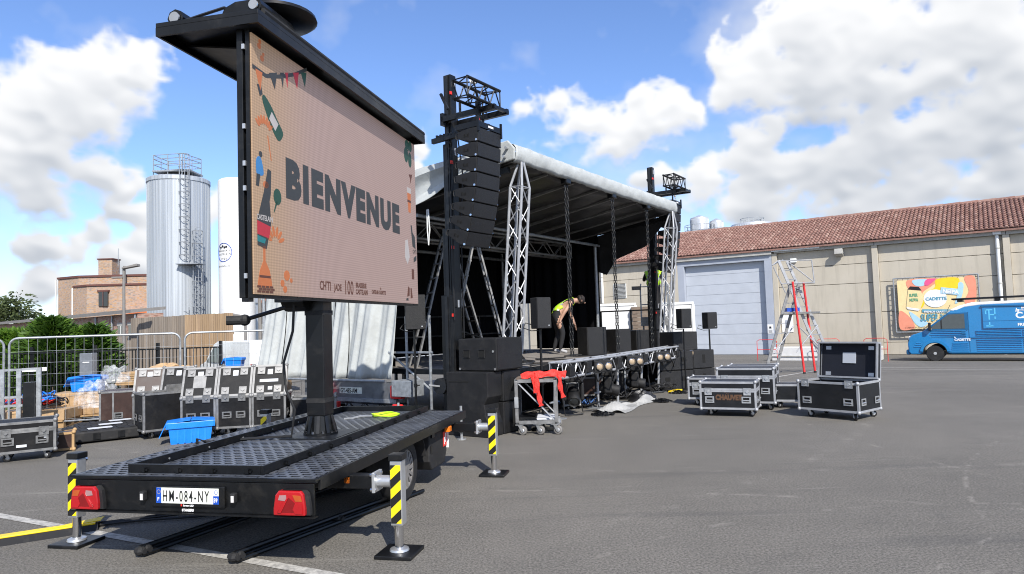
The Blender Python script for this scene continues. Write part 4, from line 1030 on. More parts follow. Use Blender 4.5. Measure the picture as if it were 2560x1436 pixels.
# tool box
m = MB(); m.prism([(2.52, .28), (2.6, .18), (3.02, .18), (3.1, .3), (3.1, .56), (2.52, .56)], 'x', .62, .93); tb = m.build('tool_box', 'rubber', TR, bevel=.015)
MB().bx(.9305, .936, 2.55, 2.6, .36, .44).build('latch', 'black_paint', tb)
m = MB(); m.bx(.9, .9475, 3.1005, 3.107, .35, .5) ; m.bx(.88, .955, 3.1, 3.102, .33, .52); m.build('fire_sticker', 'white_print', tb)
MB().bx(.9305, .9335, 2.97, 3.09, .36, .52).build('fire_sticker', 'red_print', tb); MB().bx(.9336, .9345, 3.0, 3.025, .38, .46).build('sticker_symbol', 'white_print', tb); MB().bx(.9336, .9345, 3.04, 3.065, .4, .5).build('sticker_symbol', 'white_print', tb)
# mast
MX, MY = 0.075, 1.8
MB().bx(MX - .28, MX + .28, MY - .28, MY + .28, DZ + .005, DZ + .02).build('mast_plate', 'black_deck', TR)
MB().lathe([(.165, DZ + .021), (.165, DZ + .04)], 24, (MX, MY, 0)).build('mast_flange', 'black_paint', TR)
m = MB(); m.lathe([(.135, DZ + .041), (.115, DZ + .2), (.115, DZ + .205)], 8, (MX, MY, 0)); mc = m.build('mast_foot', 'black_paint', TR)
for k in range(10):
    a = 2 * math.pi * k / 10; c, s = math.cos(a), math.sin(a)
    MB().bar((MX + .155 * c, MY + .155 * s, DZ + .041), (MX + .11 * c, MY + .11 * s, DZ + .2), .012, .03, up=(-s, c, 0)).build('gusset', 'black_paint', mc)
    MB().tube((MX + .148 * math.cos(a + .3), MY + .148 * math.sin(a + .3), DZ + .04), (MX + .148 * math.cos(a + .3), MY + .148 * math.sin(a + .3), DZ + .062), .014, 6).build('bolt', 'chrome', mc)
MB().bx(MX - .095, MX + .095, MY - .095, MY + .095, DZ + .2, 2.15).build('mast', 'black_paint', TR, bevel=.01)
for z in (1.0, 1.85): MB().bx(MX - .099, MX + .099, MY - .099, MY + .099, z, z + .045).build('mast_strap', 'rubber', TR)
MB().bx(MX - .07, MX + .07, MY - .07, MY + .07, 2.15, 4.1).build('inner_mast', 'black_paint', TR)
m = MB(); m.tube((MX - .28, MY - .1, 2.02), (MX - .05, MY - .1, 2.02), .13, 14); m.bx(MX - .3, MX + .0, MY - .3, MY + .1, 1.98, 2.12); m.build('slew_motor', 'black_paint', TR)
m = MB(); m.tube((MX - .22, MY - .25, 1.93), (MX - .55, MY - .42, 1.82), .02, 8); m.build('camera_arm', 'black_paint', TR)
m = MB(); m.tube((MX - .55, MY - .42, 1.82), (MX - .68, MY - .5, 1.82), .045, 10); m.ball((MX - .54, MY - .42, 1.82), .055); m.build('arm_knob', 'rubber', TR)
m = MB(); m.path([(MX - .15, MY - .2, 1.98), (MX - .17, MY - .2, 1.7), (MX - .26, MY - .22, 1.4), (MX - .24, MY - .22, 1.15), (MX - .16, MY - .2, .95), (MX - .2, MY - .2, DZ + .03), (MX - .6, MY - .3, DZ + .02), (MX - .9, MY - .5, DZ + .02), (MX - 1.0, MY - .5, DZ + .05), (MX - 1.06, MY - .45, .3), (MX - 1.0, MY - .3, .02)], .013, 6); m.build('mast_cable', 'cable', TR, smooth=True)
# screen
SX, SY0, SY1, SZ0, SZ1 = 0.25, 0.45, 4.13, 2.005, 4.12
def led_mat():
    m = bpy.data.materials.new('led_face'); m.use_nodes = True; t = m.node_tree; MATS['led_face'] = m
    b = t.nodes['Principled BSDF']; c = t.nodes.new('ShaderNodeTexCoord').outputs['Object']
    s = t.nodes.new('ShaderNodeSeparateXYZ'); t.links.new(c, s.inputs[0])
    ln = math_n(t, 'SINE', math_n(t, 'MULTIPLY', s.outputs[1], 2 * math.pi / 0.0235))
    lz = math_n(t, 'SINE', math_n(t, 'MULTIPLY', s.outputs[2], 2 * math.pi / 0.0235))
    g = math_n(t, 'MULTIPLY_ADD', math_n(t, 'ADD', ln, lz), 0.09, 0.82)
    fy = maprange(t, s.outputs[1], SY0, SY0 + 1.1, 1.0, 0.0, True)
    col_ = mixc(t, fy, (0.31, 0.22, 0.195), (0.35, 0.235, 0.148))
    colm = mixc(t, 1.0, col_, ramp_n(t, g, [(0, 0.0), (1, 1.0)]), 'MULTIPLY')
    t.links.new(colm, b.inputs['Base Color']); b.inputs['Roughness'].default_value = 0.55
    t.links.new(colm, b.inputs['Emission Color']); b.inputs['Emission Strength'].default_value = 0.42
led_mat()
for nm, c in (('led_grey', (0.045, 0.048, 0.05)), ('led_green', (0.02, 0.075, 0.05)), ('led_orange', (0.55, 0.17, 0.06)), ('led_red', (0.5, 0.03, 0.05)), ('led_blue', (0.05, 0.22, 0.5)), ('led_brown', (0.12, 0.045, 0.03)), ('led_white', (0.5, 0.47, 0.46)), ('led_teal', (0.02, 0.2, 0.22))):
    mat(nm, tuple(k * .62 for k in c), 0.5, emit=(c, 0.26))
SF = MB().bx(SX - .012, SX, SY0, SY1, SZ0, SZ1).build('screen_face', 'led_face', TR)
fr = MB(); fr.bx(SX - .045, SX - .0125, SY0 - .015, SY0 + .1, SZ0 - .03, SZ1 + .02); fr.bx(SX - .045, SX - .0125, SY1 - .1, SY1 + .01, SZ0 - .03, SZ1 + .02); fr.bx(SX - .045, SX - .0125, SY0 + .1, SY1 - .1, SZ0 - .03, SZ0 + .06); fr.bx(SX - .045, SX - .0125, SY0 + .1, SY1 - .1, SZ1 - .06, SZ1 + .02)
fr.build('screen_frame', 'black_paint', TR)
MB().bx(SX - .04, SX - .013, SY0 + .1, SY1 - .1, SZ0 + .06, SZ1 - .06).build('screen_back', 'black_deck', TR)
MB().bx(SX - .122, SX - .068, SY0 - .02, SY0 + .1, SZ0 - .03, SZ1 + .03).build('end_column', 'black_paint', TR, bevel=.004)
MB().bx(SX - .067, SX - .046, SY0 + .02, SY0 + .08, SZ0 - .02, SZ1).build('column_web', 'dark_hole', TR)
MB().bx(SX - .1, SX - .04, SY0 - .018, SY0 + .05, SZ0 - .06, SZ0 - .031).build('foot_bracket', 'black_paint', TR)
for z in (2.15, 2.85, 3.05, 3.35, 4.0):
    o = MB().bx(SX - .07, SX - .046, SY0 - .03, SY0 - .0155, z - .02, z + .02).build('bracket', 'zinc', TR)
for k in range(14): MB().bx(SX - .05, SX - .01, .6 + k * .26, .66 + k * .26, SZ0 - .015, SZ0 - .001).build('module_lock', 'black_paint', TR)
# print on the screen
def sp(name, pts, m_, lay=0, sm=False):
    q = smooth_poly(pts, 5) if sm else [Vector(p) for p in pts]
    MB().prism([(p.x, p.y) for p in q], 'x', SX + .0005, SX + .0015 + .0006 * lay).build(name, m_, SF)
STM = lambda y, z, lay=0: frame_m((SX + .0016 + .0006 * lay, y, z), (0, 1, 0), (0, 0, 1))
text('screen_title', 'BIENVENUE', 0.44, 'led_grey', SF, STM(0.935, 2.884), 0.03, 0.97, extrude=0.0003, spacing=1.22)
def ellipse(y, z, a, b, n=14, rot=0): return [(y + a * math.cos(2*math.pi*k/n) * math.cos(rot) - b * math.sin(2*math.pi*k/n) * math.sin(rot), z + a * math.cos(2*math.pi*k/n) * math.sin(rot) + b * math.sin(2*math.pi*k/n) * math.cos(rot)) for k in range(n)]
gar = [(0.46, 3.83), (0.65, 3.815), (0.87, 3.885), (1.1, 3.985), (1.33, 4.115)]
for a, b in zip(gar, gar[1:]): sp('print_garland', [a, b, (b[0], b[1] + .035), (a[0], a[1] + .035)], 'led_grey', 1)
gz_ = lambda y: 3.83 + max(0, y - .6) * .36
for y, w, mm, dp in ((.5, .1, 'led_orange', .15), (.7, .12, 'led_grey', .15), (.87, .06, 'led_grey', .14), (.95, .05, 'led_red', .13), (1.08, .1, 'led_red', .15), (1.22, .1, 'led_green', .14)):
    sp('print_flag', [(y, gz_(y) + .01), (y + w, gz_(y + w) + .01), (y + w * .7, gz_(y + w) - dp)], mm, 2)
for y, z, a in ((.56, 4.05, .025), (.62, 4.0, .015), (.6, 3.96, .025), (.57, 4.09, .02), (.9, 2.06, .03), (.93, 2.18, .045), (.86, 2.11, .03), (1.0, 2.14, .02)): sp('print_bubble', ellipse(y, z, a, a), 'led_orange', 1)
sp('print_bottle', [(.52, 3.72), (.58, 3.73), (.6, 3.66), (.56, 3.63)], 'led_grey', 1)
sp('print_bottle', [(.62, 3.66), (.72, 3.6), (.82, 3.5), (.9, 3.42), (.88, 3.36), (.82, 3.33), (.72, 3.42), (.6, 3.6)], 'led_green', 1, True)
sp('print_bottle_label', [(.73, 3.55), (.83, 3.47), (.78, 3.4), (.69, 3.48)], 'led_white', 2)
for k in range(7):
    a = R(40 + k * 17); sp('print_wheat', ellipse(.62 + .0 + .12 * math.cos(a), 3.33 + .12 * math.sin(a), .04, .016, 8, a), 'led_orange', 1)
sp('print_wheat', [(.66, 3.33), (.675, 3.33), (.72, 3.13), (.71, 3.13)], 'led_orange', 1)
sp('print_figure', [(.5, 3.1), (.56, 3.12), (.6, 3.0), (.55, 2.97), (.5, 2.98)], 'led_blue', 1, True); sp('print_figure', ellipse(.56, 3.15, .025, .025), 'led_grey', 1); sp('print_figure', [(.5, 2.98), (.55, 2.98), (.53, 2.88), (.49, 2.88)], 'led_grey', 2); sp('print_figure', ellipse(.63, 2.91, .04, .03), 'led_orange', 1)
sp('print_beer_bottle', [(.66, 3.05), (.71, 3.04), (.7, 2.85), (.68, 2.78), (.7, 2.6), (.63, 2.38), (.5, 2.4), (.5, 2.6), (.6, 2.85)], 'led_grey', 1)
sp('print_beer_label', [(.5, 2.6), (.69, 2.57), (.665, 2.47), (.5, 2.49)], 'led_red', 2); sp('print_beer_label', [(.5, 2.48), (.62, 2.46), (.6, 2.42), (.5, 2.43)], 'led_teal', 3)
text('screen_lettering', 'CASTELAIN', .06, 'led_white', SF, STM(.49, 2.61, 3), .0015, .75, .0003)
sp('print_hop', ellipse(.8, 2.84, .06, .07), 'led_green', 1); sp('print_hop', [(.78, 2.8), (.8, 2.79), (.75, 2.7), (.74, 2.7)], 'led_green', 1)
for k in range(6):
    a = R(20 + k * 28); sp('print_splash', ellipse(.76 + .1 * math.cos(a), 2.44 + .1 * math.sin(a), .05, .018, 8, a), 'led_orange', 1)
sp('print_still', [(.58, 2.4), (.61, 2.4), (.61, 2.28), (.67, 2.2), (.7, 2.1), (.7, 2.06), (.5, 2.06), (.5, 2.1), (.53, 2.2), (.58, 2.28)], 'led_orange', 1); sp('print_still', [(.57, 2.4), (.62, 2.4), (.62, 2.38), (.57, 2.38)], 'led_brown', 2)
sp('print_still', [(.52, 2.16), (.68, 2.16), (.68, 2.14), (.52, 2.14)], 'led_brown', 2)
for r_ in range(3):
    for k in range(4): sp('print_brick', [(.49 + k * .058 + (.02 if r_ % 2 else 0), 2.02 + r_ * .02), (.54 + k * .058 + (.02 if r_ % 2 else 0), 2.02 + r_ * .02), (.54 + k * .058 + (.02 if r_ % 2 else 0), 2.036 + r_ * .02), (.49 + k * .058 + (.02 if r_ % 2 else 0), 2.036 + r_ * .02)], 'led_brown', 3)
for y, z, a, b in ((3.82, 3.92, .07, .1), (3.95, 3.88, .06, .1), (3.97, 4.06, .06, .07), (3.86, 4.06, .07, .06)): sp('print_leaf', ellipse(y, z, a, b), 'led_green', 1)
sp('print_stem', [(3.87, 3.98), (3.9, 3.98), (3.97, 4.08), (3.95, 4.09)], 'led_green', 2)
sp('print_cap', [(3.9, 3.68), (4.02, 3.7), (3.98, 3.62), (3.93, 3.55), (3.95, 3.62)], 'led_brown', 1); sp('print_glass', [(3.83, 3.43), (3.95, 3.43), (3.93, 3.18), (3.86, 3.18)], 'led_orange', 1); sp('print_glass_band', [(3.83, 3.34), (3.95, 3.34), (3.95, 3.31), (3.83, 3.31)], 'led_brown', 2); sp('print_foam', [(3.82, 3.5), (3.96, 3.5), (3.95, 3.43), (3.83, 3.43)], 'led_white', 2)
sp('print_dark_bottle', [(3.92, 3.02), (3.96, 3.02), (3.98, 2.93), (4.06, 2.88), (4.08, 2.72), (3.97, 2.75)], 'led_grey', 1); text('screen_lettering', "CH'TI", .07, 'led_grey', SF, STM(3.97, 2.66, 2), .001, .8, .0003)
sp('print_dark_bottle', [(4.0, 2.6), (4.1, 2.64), (4.1, 2.58), (4.0, 2.54)], 'led_grey', 1); sp('print_square', [(3.92, 2.45), (4.0, 2.45), (4.0, 2.32), (3.92, 2.32)], 'led_brown', 1)
sp('print_bottles', [(3.78, 2.22), (3.83, 2.2), (3.82, 2.1), (3.74, 2.09)], 'led_brown', 1); sp('print_bottles', [(3.86, 2.2), (3.9, 2.2), (3.93, 2.08), (3.86, 2.07)], 'led_brown', 1); sp('print_bottles', [(3.72, 2.07), (3.78, 2.07), (3.78, 2.04), (3.7, 2.04)], 'led_grey', 1); sp('print_ghost', [(3.72, 2.8), (3.8, 2.82), (3.86, 2.6), (3.78, 2.5), (3.7, 2.58)], 'led_white', 1)
for s_, y, z, sz, sx in (("CH'TI", 1.5, 2.085, .12, .75), ('JADE', 1.79, 2.09, .09, .8), ('100', 2.0, 2.06, .2, .72), ('BRASSERIE', 2.27, 2.14, .072, .8), ('CASTELAIN', 2.27, 2.07, .072, .8), ('CASTELAIN', 2.67, 2.09, .055, .65), ('CADETTE', 2.87, 2.09, .055, .8), ('LA', 2.9, 2.145, .03, .9)):
    text('screen_lettering', s_, sz, 'led_brown', SF, STM(y, z, 1), .002, sx, .0003)
# canopy
cn = MB(); CX0, CX1, CY0, CY1, CZ = -.55, .385, .34, 4.18, 4.16
cn.bx(CX0, CX1, CY0, CY1, CZ + .05, CZ + .09); CN = cn.build('canopy', 'black_paint', TR, bevel=.004)
for c in ((CX0, CX1, CY0, CY0 + .02), (CX0, CX1, CY1 - .02, CY1), (CX0, CX0 + .02, CY0 + .02, CY1 - .02), (CX1 - .02, CX1, CY0 + .02, CY1 - .02)): MB().bx(c[0], c[1], c[2], c[3], CZ - .02, CZ + .0495).build('canopy_edge', 'black_paint', CN)
m = MB(); m.prism([(CX0 + .02, CZ + .045), (SX - .13, CZ - .06), (SX - .13, CZ - .075), (CX0 + .02, CZ + .03)], 'y', CY0 + .35, CY1 - .05); m.build('soffit', 'black_deck', CN)
m = MB(); m.tube((CX1 - .03, CY0 + .1, CZ + .11), (CX1 - .03, CY1, CZ + .11), .035, 8); m.build('rolled_seal', 'rubber', CN, smooth=True)
for k in range(8): MB().tube((CX1 - .021, .5 + k * .5, CZ + .01), (CX1 - .045, .5 + k * .5, CZ + .01), .012, 6).build('hook', 'zinc', CN)
def winch(x, y, ln, r):
    m = MB(); m.lathe([(r, 0), (r, ln)], 8, (x, y, CZ + .1 + r), axis='y'); o = m.build('spot_lamp', 'black_paint', CN)
    m = MB(); m.lathe([(r * .62, -.012), (r * .66, .0), (r * .3, .01)], 16, (x, y - .006, CZ + .1 + r), axis='y'); m.build('lamp_lens', 'chrome', o)
    for k in range(5): MB().bx(x - r * .9, x - r * .85 + .02, y + .1 + k * .04, y + .115 + k * .04, CZ + .12, CZ + .1 + 1.6 * r).build('fin', 'black_paint', o)
winch(-.46, .46, .42, .075); winch(.3, .42, .5, .065)
m = MB(); m.prism([(-.05, CZ + .1), (.0, CZ + .2), (.1, CZ + .24), (.28, CZ + .24), (.3, CZ + .1)], 'y', .46, .8); m.build('lamp_housing', 'black_paint', CN, bevel=.01)
m = MB(); m.path([(-.4, .44, CZ + .12), (-.2, .44, CZ + .155), (0, .46, CZ + .2)], .012, 5); m.path([(-.4, .46, CZ + .13), (-.2, .46, CZ + .165), (0, .48, CZ + .21)], .012, 5); m.build('lamp_cable', 'cable', CN)
m = MB(); m.tube((.16, 1.0, CZ + .09), (.16, 1.0, CZ + .26), .03, 8); m.tube((.2, .8, CZ + .09), (.2, .8, CZ + .5), .045, 8); m.build('antenna_stem', 'black_paint', CN)
m = MB(); m.lathe([(.03, CZ + .24), (.3, CZ + .28), (.34, CZ + .31), (.33, CZ + .34), (.05, CZ + .36)], 28, (.16, 1.0, 0)); m.build('antenna_dome', 'black_paint', CN, smooth=True)
# loose things round the trailer
hs = MB(); pts = []
for k in range(90):
    a = k * .42; r_ = .12 + .012 * math.sin(k * .7); pts.append((.18 + r_ * 1.25 * math.cos(a), 3.15 + r_ * math.sin(a), DZ + .015 + .018 * (k / 90) + .006 * math.sin(k * 1.3)))
hs.path(pts, .008, 5)
h_ = hs.build('hose_coil', 'lime', None, smooth=True); h_.location = TR.location; h_.rotation_euler = TR.rotation_euler
tag(h_, 'coiled lime green line lying on the trailer deck', 'rope')
m = MB(); m.path([(.05, 3.05, DZ + .02), (-.05, 2.95, DZ + .03), (-.12, 2.9, DZ + .015), (-.2, 2.84, DZ + .015)], .012, 6); m.build('metal_tip', 'zinc', h_)
def guy_pole(p, q, label):
    g = thing('folded_pole', label, 'pole', (p[0], p[1], 0)); q = Vector((q[0] - p[0], q[1] - p[1], 0)); d = q.normalized(); n = Vector((-d.y, d.x, 0))
    for s, z, e in ((-.028, .03, 1.0), (.028, .03, .97), (0, .075, .9)):
        MB().tube(n * s + Vector((0, 0, z)), q * e + n * s + Vector((0, 0, z)), .019, 8).build('tube', 'black_paint', g, smooth=True)
    for t_ in (.0, .02, .48): 
        m = MB(); m.ball(tuple(q * t_ + Vector((0, 0, .05))), .045, 8, 6, (1, 1, .8)); m.tube(tuple(q * t_ + n * .05 + Vector((0, 0, .05))), tuple(q * t_ - n * .05 + Vector((0, 0, .05))), .022, 7); m.build('joint', 'rubber', g)
guy_pole((-2.93, 5.36), (-1.9, 7.6), 'folded black pole lying under the trailer, the one nearer the number plate')
guy_pole((-2.12, 5.14), (-1.0, 7.1), 'folded black pole lying under the trailer, the one towards the wheel')
# yellow cable ramp and the cables that leave it
ra = Vector((-5.9, 4.95)); rb = Vector((-3.78, 6.22)); d2 = (rb - ra).normalized(); ang = math.atan2(d2.y, d2.x)
CR = thing('cable_ramp', 'yellow topped black cable ramp lying left of the rear jack', 'cable ramp', (ra.x, ra.y, 0), ang); Lr = (rb - ra).length
MB().prism([(-.13, 0), (-.06, .045), (.06, .045), (.13, 0)], 'x', 0, Lr).build('ramp_body', 'rubber', CR)
MB().prism([(-.052, .0455), (-.052, .06), (.052, .06), (.052, .0455)], 'x', 0, Lr - .02).build('ramp_lid', 'yellow', CR, bevel=.004)
m = MB(); m.add([(Lr - .45, -.05, .061), (Lr - .2, .06, .061), (Lr + .05, .1, .07), (Lr + .02, .0, .062)], [(0, 1, 2, 3)]); m.build('lifted_flap', 'yellow', CR, thick=.006)
for k in range(3):
    m = MB(); w0 = [(rb.x - .2, rb.y - .05 + .04 * k, .02), (rb.x + .3, rb.y + .12 + .06 * k, .02), (rb.x + .9, rb.y + .25 + .2 * k, .015), (rb.x + 1.6, rb.y + .7 + .1 * k, .015), (rb.x + 2.2, rb.y + 1.3, .015)]
    q = [Vector(p) for p in w0]; sm_ = []
    for i in range(len(q) - 1):
        p0, p1, p2, p3 = q[max(0, i-1)], q[i], q[i+1], q[min(len(q)-1, i+2)]
        for j in range(5):
            t = j / 5; sm_.append(.5 * ((2*p1) + (p2-p0)*t + (2*p0-5*p1+4*p2-p3)*t*t + (3*p1-p0-3*p2+p3)*t**3))
    m.path(sm_ + [q[-1]], .012, 6)
    tag(m.build('power_cable', 'cable', None, smooth=True), ('black cable leaving the yellow ramp closest to the jack', 'middle black cable leaving the yellow ramp', 'black cable leaving the yellow ramp farthest from the jack')[k], 'cable', 'cables from the ramp')
# ------------------------------------------------------------------ mobile stage
SA = math.atan2(0.831, 0.557); C0 = Vector((0.18, 11.3, 0))
def st_pt(s, t, z=0.0): return Vector((C0.x + 0.557 * s - 0.831 * t, C0.y + 0.831 * s + 0.557 * t, z))
ST = thing('mobile_stage', 'mobile concert stage with white vinyl roof edge, black drapes and truss posts', 'stage', C0, SA)
DK = 0.95
MB().bx(-0.15, 7.35, 0.3, 5.7, DK - 0.1, DK - 0.012).build('deck_frame', 'black_deck', ST)
for k in range(6):
    MB().bx(-0.14 + k * 1.246, -0.14 + k * 1.246 + 1.236, 0.31, 5.69, DK - 0.0115, DK).build('deck_board', 'decking', ST)
for x in (0.1, 2.4, 4.8, 7.1):
    for y in (0.45, 2.8, 5.2): MB().tube((x, y, 0), (x, y, DK - 0.1), 0.04, 8).build('deck_leg', 'galv', ST)
# truss posts that lean out from deck edge to roof edge
def lean_post(x, name='truss_post'):
    p = Vector((x, 0.36, DK)); q = Vector((x, 0.03, 4.42)); d = (q - p).normalized()
    a = p + d * 0.28; b = q - d * 0.42
    m = MB(); truss(m, a, b, 0.235, 9, 0.024, 0.01, up=(0, 1, 0), n=8)
    w = 0.1175
    ex = Vector((1, 0, 0)); ey = d.cross(ex).normalized()
    for c, e in ((a, p), (b, q)):
        for sx in (-1, 1):
            for sy in (-1, 1): m.tube(c + ex * sx * w + ey * sy * w, e + ex * sx * 0.03 + ey * sy * 0.03, 0.022, 8)
    m.build(name, 'alu', ST, smooth=True)
lean_post(0.12); lean_post(7.12)
# white vinyl along the roof front: a soft sagging band
random.seed(5)
ph = [random.uniform(0, 6.28) for _ in range(8)]
def wr(x, k=0.55): return k * (0.012 * math.sin(x * 7 + ph[0]) + 0.008 * math.sin(x * 17 + ph[1]) + 0.006 * math.sin(x * 31 + ph[2]))
prof = [(0.02, 4.39), (-0.02, 4.45), (-0.035, 4.54), (-0.03, 4.62), (0.0, 4.685), (0.12, 4.735), (0.35, 4.75)]
def vf(u, v):
    x = -0.12 + u * 7.5; i = min(int(v * 6), 5); f = v * 6 - i
    y = prof[i][0] * (1 - f) + prof[i + 1][0] * f; z = prof[i][1] * (1 - f) + prof[i + 1][1] * f
    return (x, y + wr(x + z * 3), z + 0.6 * wr(x * 1.3 + 2) - 0.02 * math.sin(u * math.pi))
m = MB(); m.grid(vf, 110, 6); m.build('front_valance', 'tarp', ST, smooth=True, thick=0.004)
# roof sheet: white outside, black lining inside
def rz(y): return 4.75 - 0.095 * y
def rf(u, v): x = -0.12 + u * 7.5; y = 0.35 + v * 5.45; return (x, y, rz(y) + 0.03 * math.sin(u * 22) * math.sin(v * 9))
m = MB(); m.grid(rf, 40, 20); m.build('roof_sheet', 'tarp', ST, smooth=True, thick=0.004)
def lf(u, v):
    x = -0.1 + u * 7.46; y = 0.06 + v * 5.7
    zz = (4.44 - 0.16 * y) if y < 3.1 else (3.944 - 0.02 * (y - 3.1))
    return (x, y, zz - 0.035 * abs(math.sin(u * math.pi * 7)) + 0.02 * math.sin(x * 5 + y * 3))
m = MB(); m.grid(lf, 84, 24); m.build('roof_lining', 'tarp_black', ST, smooth=True, thick=0.003)
for k in range(8):
    x = 0.1 + k * 1.0
    m = MB(); m.bar((x, 0.1, 4.40), (x, 3.15, 3.90), 0.05, 0.06); m.build('purlin', 'alu_worn', ST)
m = MB(); m.bar((-0.1, 0.09, 4.43), (7.36, 0.09, 4.43), 0.06, 0.06); m.build('front_beam', 'alu_worn', ST)
m = MB(); truss(m, (-0.1, 3.25, 3.68), (7.3, 3.25, 3.68), 0.36, 16, 0.03, 0.014, n=6); m.build('roof_truss', 'alu_worn', ST, smooth=True)
m = MB(); m.tube((-0.1, 5.3, 3.6), (7.3, 5.3, 3.6), 0.04, 8); m.tube((-0.1, 2.2, 3.75), (7.3, 2.2, 3.75), 0.035, 8); m.build('roof_pipe', 'galv', ST)
m = MB(); m.bar((0.0, 0.2, 4.3), (0.0, 5.5, 3.75), 0.08, 0.1); m.build('side_beam', 'black_paint', ST); m = MB(); m.bar((7.28, 0.2, 4.3), (7.28, 5.5, 3.75), 0.08, 0.1); m.build('side_beam', 'black_paint', ST)
for x, y in ((0.05, 3.3), (7.25, 2.3), (7.25, 5.4), (0.05, 5.4), (4.6, 5.2)):
    MB().tube((x, y, DK), (x, y, 3.8), 0.045, 10).build('roof_post', 'galv', ST, smooth=True)
MB().bx(6.2, 6.36, 4.5, 4.66, DK, 2.75).build('hydraulic_ram', 'steel_box', ST)
MB().tube((6.28, 4.58, 2.75), (6.28, 4.58, 4.0), 0.04, 10).build('ram_rod', 'chrome', ST, smooth=True)
# drapes
def drape(fn, nu, nm, mm='drape'): m = MB(); m.grid(fn, nu, 4); return m.build(nm, mm, ST, smooth=True, thick=0.004)
fold = lambda a, k=18: 0.03 * math.sin(a * k)
drape(lambda u, v: (-0.1 + u * 7.4, 5.6 + fold(u * 7.4), DK + 0.02 + v * 3.0), 240, 'back_drape')
drape(lambda u, v: (7.32 + fold(u * 2.0), 2.25 + u * 2.05, DK + 0.02 + v * 3.1), 80, 'side_drape')
drape(lambda u, v: (7.32 + fold(u), 4.85 + u * 0.8, DK + 0.02 + v * 3.1), 30, 'side_drape')
drape(lambda u, v: (7.32 + fold(u), 4.3 + u * 0.55, 2.28 + v * 1.8), 20, 'side_drape')
drape(lambda u, v: (-0.02 + fold(u * 2.6), 2.9 + u * 2.7, DK + 0.02 + v * 3.0), 80, 'side_drape')
# black flap hung from the right roof end
m = MB(); m.add([(7.36, 0.15, 4.36), (7.36, 2.6, 3.98), (7.38, 2.7, 3.2), (7.4, 2.05, 2.95), (7.4, 1.75, 3.35), (7.4, 0.9, 3.62)], [(0, 1, 2, 3, 4, 5)]); m.build('roof_flap', 'tarp_black', ST, thick=0.01)
# white tarp hanging over the left roof end
def lt(u, v):
    y = 0.25 + u * 5.6; w = math.sin(y * 2.3 + 1) * 0.08 + math.sin(y * 5.1) * 0.05
    prof2 = [(0.05, rz(y) + 0.02), (-0.1, rz(y) + 0.03), (-0.25, rz(y) - 0.04), (-0.28, rz(y) - 0.22), (-0.18, rz(y) - 0.4), (-0.16, rz(y) - 0.58), (-0.24, rz(y) - 0.72), (-0.27, rz(y) - 0.8)]
    i = min(int(v * 7), 6); f = v * 7 - i
    x = prof2[i][0] * (1 - f) + prof2[i+1][0] * f; z = prof2[i][1] * (1 - f) + prof2[i+1][1] * f
    kk = 0.35 + 0.65 * min(1, u * 2.2)
    return (x + w * (0.3 + v) * 0.8, y, rz(y) + (z - rz(y)) * kk + 0.05 * math.sin(y * 3.7 + v * 4) * v)
m = MB(); m.grid(lt, 70, 21); m.build('end_tarp', 'tarp', ST, smooth=True, thick=0.004)
m = MB(); m.prism([(-0.02, 4.42), (0.5, 4.36), (0.75, 4.5), (0.6, 4.72), (0.1, 4.76), (-0.04, 4.6)], 'x', -0.17, -0.12); ec = m.build('end_cap', 'tarp', ST, bevel=0.02)
for y, z in ((0.1, 4.62), (0.3, 4.66), (0.15, 4.48), (0.38, 4.5)): MB().tube((-0.24, y, z), (-0.17, y, z), 0.025, 8).build('cap_bolt', 'zinc', ec)
m = MB(); m.path([(-0.3, 1.75, 3.78), (-0.31, 1.72, 3.4), (-0.3, 1.76, 3.15), (-0.29, 1.79, 3.4), (-0.3, 1.78, 3.78)], 0.012, 5); m.build('tie_cord', 'white_pvc', ST)
# grey side curtain over the left end of the stage trailer
def sc(u, v):
    y = 2.55 + u * 3.75; b = (1 - v) ** 1.5
    w = 0.06 * math.sin(y * 9 + 2 * v) + 0.045 * math.sin(y * 19 + v * 4) + 0.06 * math.sin(y * 3.2) + 0.02 * math.sin(y * 37 + v * 9)
    return (-0.22 - 0.42 * b * (0.6 + 0.4 * u) + w * (0.35 + 0.65 * (1 - v)), y + 0.35 * (v - 0.0) * (u - 0.2) * 0.6, 0.78 + v * 2.9)
m = MB(); m.grid(sc, 200, 24); cu = m.build('side_curtain', 'tarp', ST, smooth=True, thick=0.004)
for y in (3.72, 4.2, 5.4): 
    m = MB(); m.path([(sc((y - 2.55) / 3.75, k / 12)[0] - 0.012, sc((y - 2.55) / 3.75, k / 12)[1], sc((y - 2.55) / 3.75, k / 12)[2]) for k in range(13)], 0.008, 4); m.build('curtain_seam', 'drape', cu)
m = MB(); m.tube((-0.66, 2.55, 0.76), (-0.66, 6.2, 0.76), 0.025, 8); m.build('curtain_bar', 'galv', cu)
